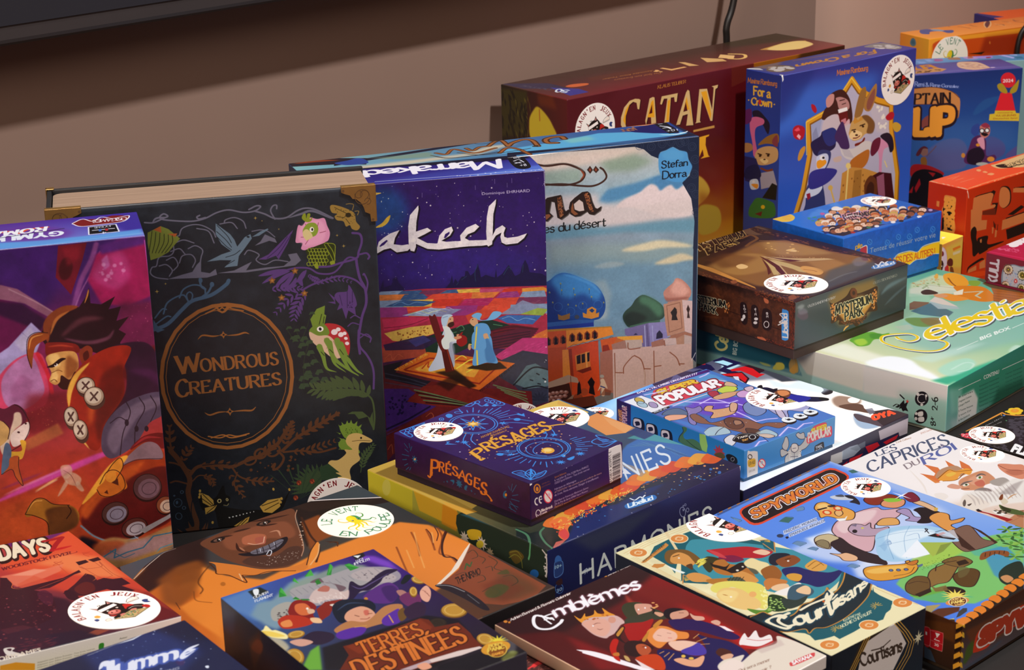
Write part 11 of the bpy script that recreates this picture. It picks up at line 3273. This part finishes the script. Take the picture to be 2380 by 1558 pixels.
# the box made to look like an old book: two boards, a spine, a block of pages, brass corners
e, w, d, h = place('book_shaped_game_box', 'B', 'black book-shaped box with embossed creatures and cream page edges, standing at the left')
ms = face_mats('B', w, d, h, .42, .05, 3.9); cloth = mat('black_book_cloth', (.018, .020, .024), .5, noise=.25, scale=90)
fc = printed_block('front_cover', w, .004, h, 0, ms, cloth, e, .0016); shift(fc, w, d)
bm = bmesh.new(); add_box(bm, 0, d - .004, 0, w, d, h, .0012, 2); shift(bm_obj('back_cover', bm, [cloth], e), w, d)
bm = bmesh.new(); add_box(bm, .0002, .0042, .0005, .004, d - .0042, h - .0005, .0008, 2); shift(bm_obj('spine', bm, [cloth], e), w, d)
pages = mat('paper_edges', (.40, .29, .21), .7, spec=.2, noise=.35, scale=160, bump=.5, stretch=(.05, 2.2, 1), col2=(.17, .115, .085))
bm = bmesh.new(); add_box(bm, .005, .0045, .003, w - .002, d - .0045, h - .0035)
vs = [ed for ed in bm.edges if abs(ed.verts[0].co.x - .005) < 1e-5 and abs(ed.verts[1].co.x - .005) < 1e-5 and abs(ed.verts[0].co.z - ed.verts[1].co.z) > .1]
bmesh.ops.bevel(bm, geom=vs, offset=.008, segments=5, profile=.5, affect='EDGES'); shift(bm_obj('page_block', bm, [pages], e), w, d)
brass = mat('brass', (.62, .36, .12), .38, metal=.75, noise=.45, scale=70, bump=.3); dark = mat('engraving', (.12, .06, .02), .6, noise=.2)
def corner_piece(sx):
    """stamped brass corner folded over the front board: sx = -1 left, +1 right"""
    X = 0.0 if sx < 0 else w; q = -sx
    prof = [(0, 0), (.0285, 0), (.0285, -.0045), (.0255, -.006), (.0215, -.0075), (.0195, -.0105), (.0165, -.011), (.0125, -.0145), (.0105, -.0185), (.0095, -.0225), (.0055, -.0245), (.0048, -.031), (0, -.031)]
    bm = bmesh.new(); y0 = -.0009
    f0 = [bm.verts.new((X + q * (a - .0008), y0, h + b + .0008)) for a, b in prof]; f1 = [bm.verts.new((v.co.x, .0001, v.co.z)) for v in f0]
    bm.faces.new(f0); n = len(prof)
    for i in range(n): bm.faces.new((f0[i], f0[(i + 1) % n], f1[(i + 1) % n], f1[i]))
    xs = sorted((X - q * .0008, X + q * .0277)); add_box(bm, xs[0], -.0009, h + .0001, xs[1], .0058, h + .0009, .0003, 1)
    xs = sorted((X - q * .0009, X - q * .0001)); add_box(bm, xs[0], -.0009, h - .030, xs[1], .0058, h + .0009, .0003, 1)
    c = bm_obj('corner_piece', bm, [brass], e); shift(c, w, d); c['label'] = 'stamped brass corner piece'
    bm = bmesh.new()
    for (cx, cz, r, a0, a1) in ((.0105, -.0085, .0062, 0, 6.3), (.0085, -.0065, .0035, -.5, 4.2), (.0135, -.0062, .003, 2, 6.6), (.0062, -.0125, .0026, 0, 5)):
        P = [(X + q * (cx + r * math.cos(a)), h + cz + r * math.sin(a)) for a in np.linspace(a0, a1, 22)]
        for (xa, za), (xb, zb) in zip(P, P[1:]):
            dx, dz = xb - xa, zb - za; L = math.hypot(dx, dz); nx, nz = -dz / L * .00028, dx / L * .00028
            bm.faces.new([bm.verts.new((xx, y0 - .0001, zz)) for xx, zz in ((xa + nx, za + nz), (xa - nx, za - nz), (xb - nx, zb - nz), (xb + nx, zb + nz))])
    for cx, cz in ((.0262, -.0025), (.0025, -.0285)):
        P = [(X + q * (cx + .0011 * math.cos(a)), y0 - .0001, h + cz + .0011 * math.sin(a)) for a in np.linspace(0, 6.2, 10)]; bm.faces.new([bm.verts.new(p) for p in P])
    g = bm_obj('engraved_scroll', bm, [dark], c)
corner_piece(-1); corner_piece(1)
bm = bmesh.new(); add_box(bm, -.0009, d - .0058, h - .03, -.0001, d + .0009, h + .0009, .0003, 1); add_box(bm, -.0009, d - .0058, h + .0001, .006, d + .0009, h + .0009, .0003, 1)
c = bm_obj('corner_piece', bm, [brass], e); shift(c, w, d)
E['B'] = e
# ---------------------------------------------------------------- round stickers
sticker('U', E['U'], 'top', 0.1513, 0.0322, 0.0315, 0.00, 'boar')
sticker('S', E['S'], 'top', 0.0261, 0.1291, 0.0205, 0.00, 'boar')
sticker('R', E['R'], 'top', 0.1923, 0.1840, 0.0269, 0.00, 'boar')
sticker('P', E['P'], 'top', 0.0391, 0.2105, 0.0161, 0.00, 'boar')
sticker('N', E['N'], 'top', 0.0443, 0.0368, 0.0318, 0.00, 'boar')
sticker('M', E['M'], 'top', 0.1400, 0.0738, 0.0201, 0.00, 'boar')
sticker('Q', E['Q'], 'top', 0.1096, 0.0633, 0.0294, 0.00, 'boar')
sticker('Y', E['Y'], 'top', 0.0992, 0.1891, 0.0327, 0.00, 'boar')
sticker('Z', E['Z'], 'top', 0.1436, 0.1919, 0.0205, 0.00, 'boar')
sticker('AA', E['AA'], 'top', 0.1094, 0.1227, 0.0196, 0.00, 'boar')
sticker('BB', E['BB'], 'top', 0.0228, 0.1562, 0.0209, 0.00, 'boar')
sticker('B', E['B'], 'front', 0.2187, 0.0087, 0.0271, 0.00, 'boar')
sticker('E', E['E'], 'front', 0.0392, 0.2243, 0.0285, 0.00, 'boar')
sticker('F', E['F'], 'front', 0.1998, 0.2287, 0.0298, 0.00, 'boar')
sticker('T', E['T'], 'top', 0.2321, 0.1912, 0.0302, 0.00, 'octopus')
sticker('I', E['I'], 'front', 0.0369, 0.1897, 0.0312, 0.00, 'octopus')
sticker('C', E['C'], 'front', 0.2210, 0.0326, 0.0206, 0.00, 'boar')
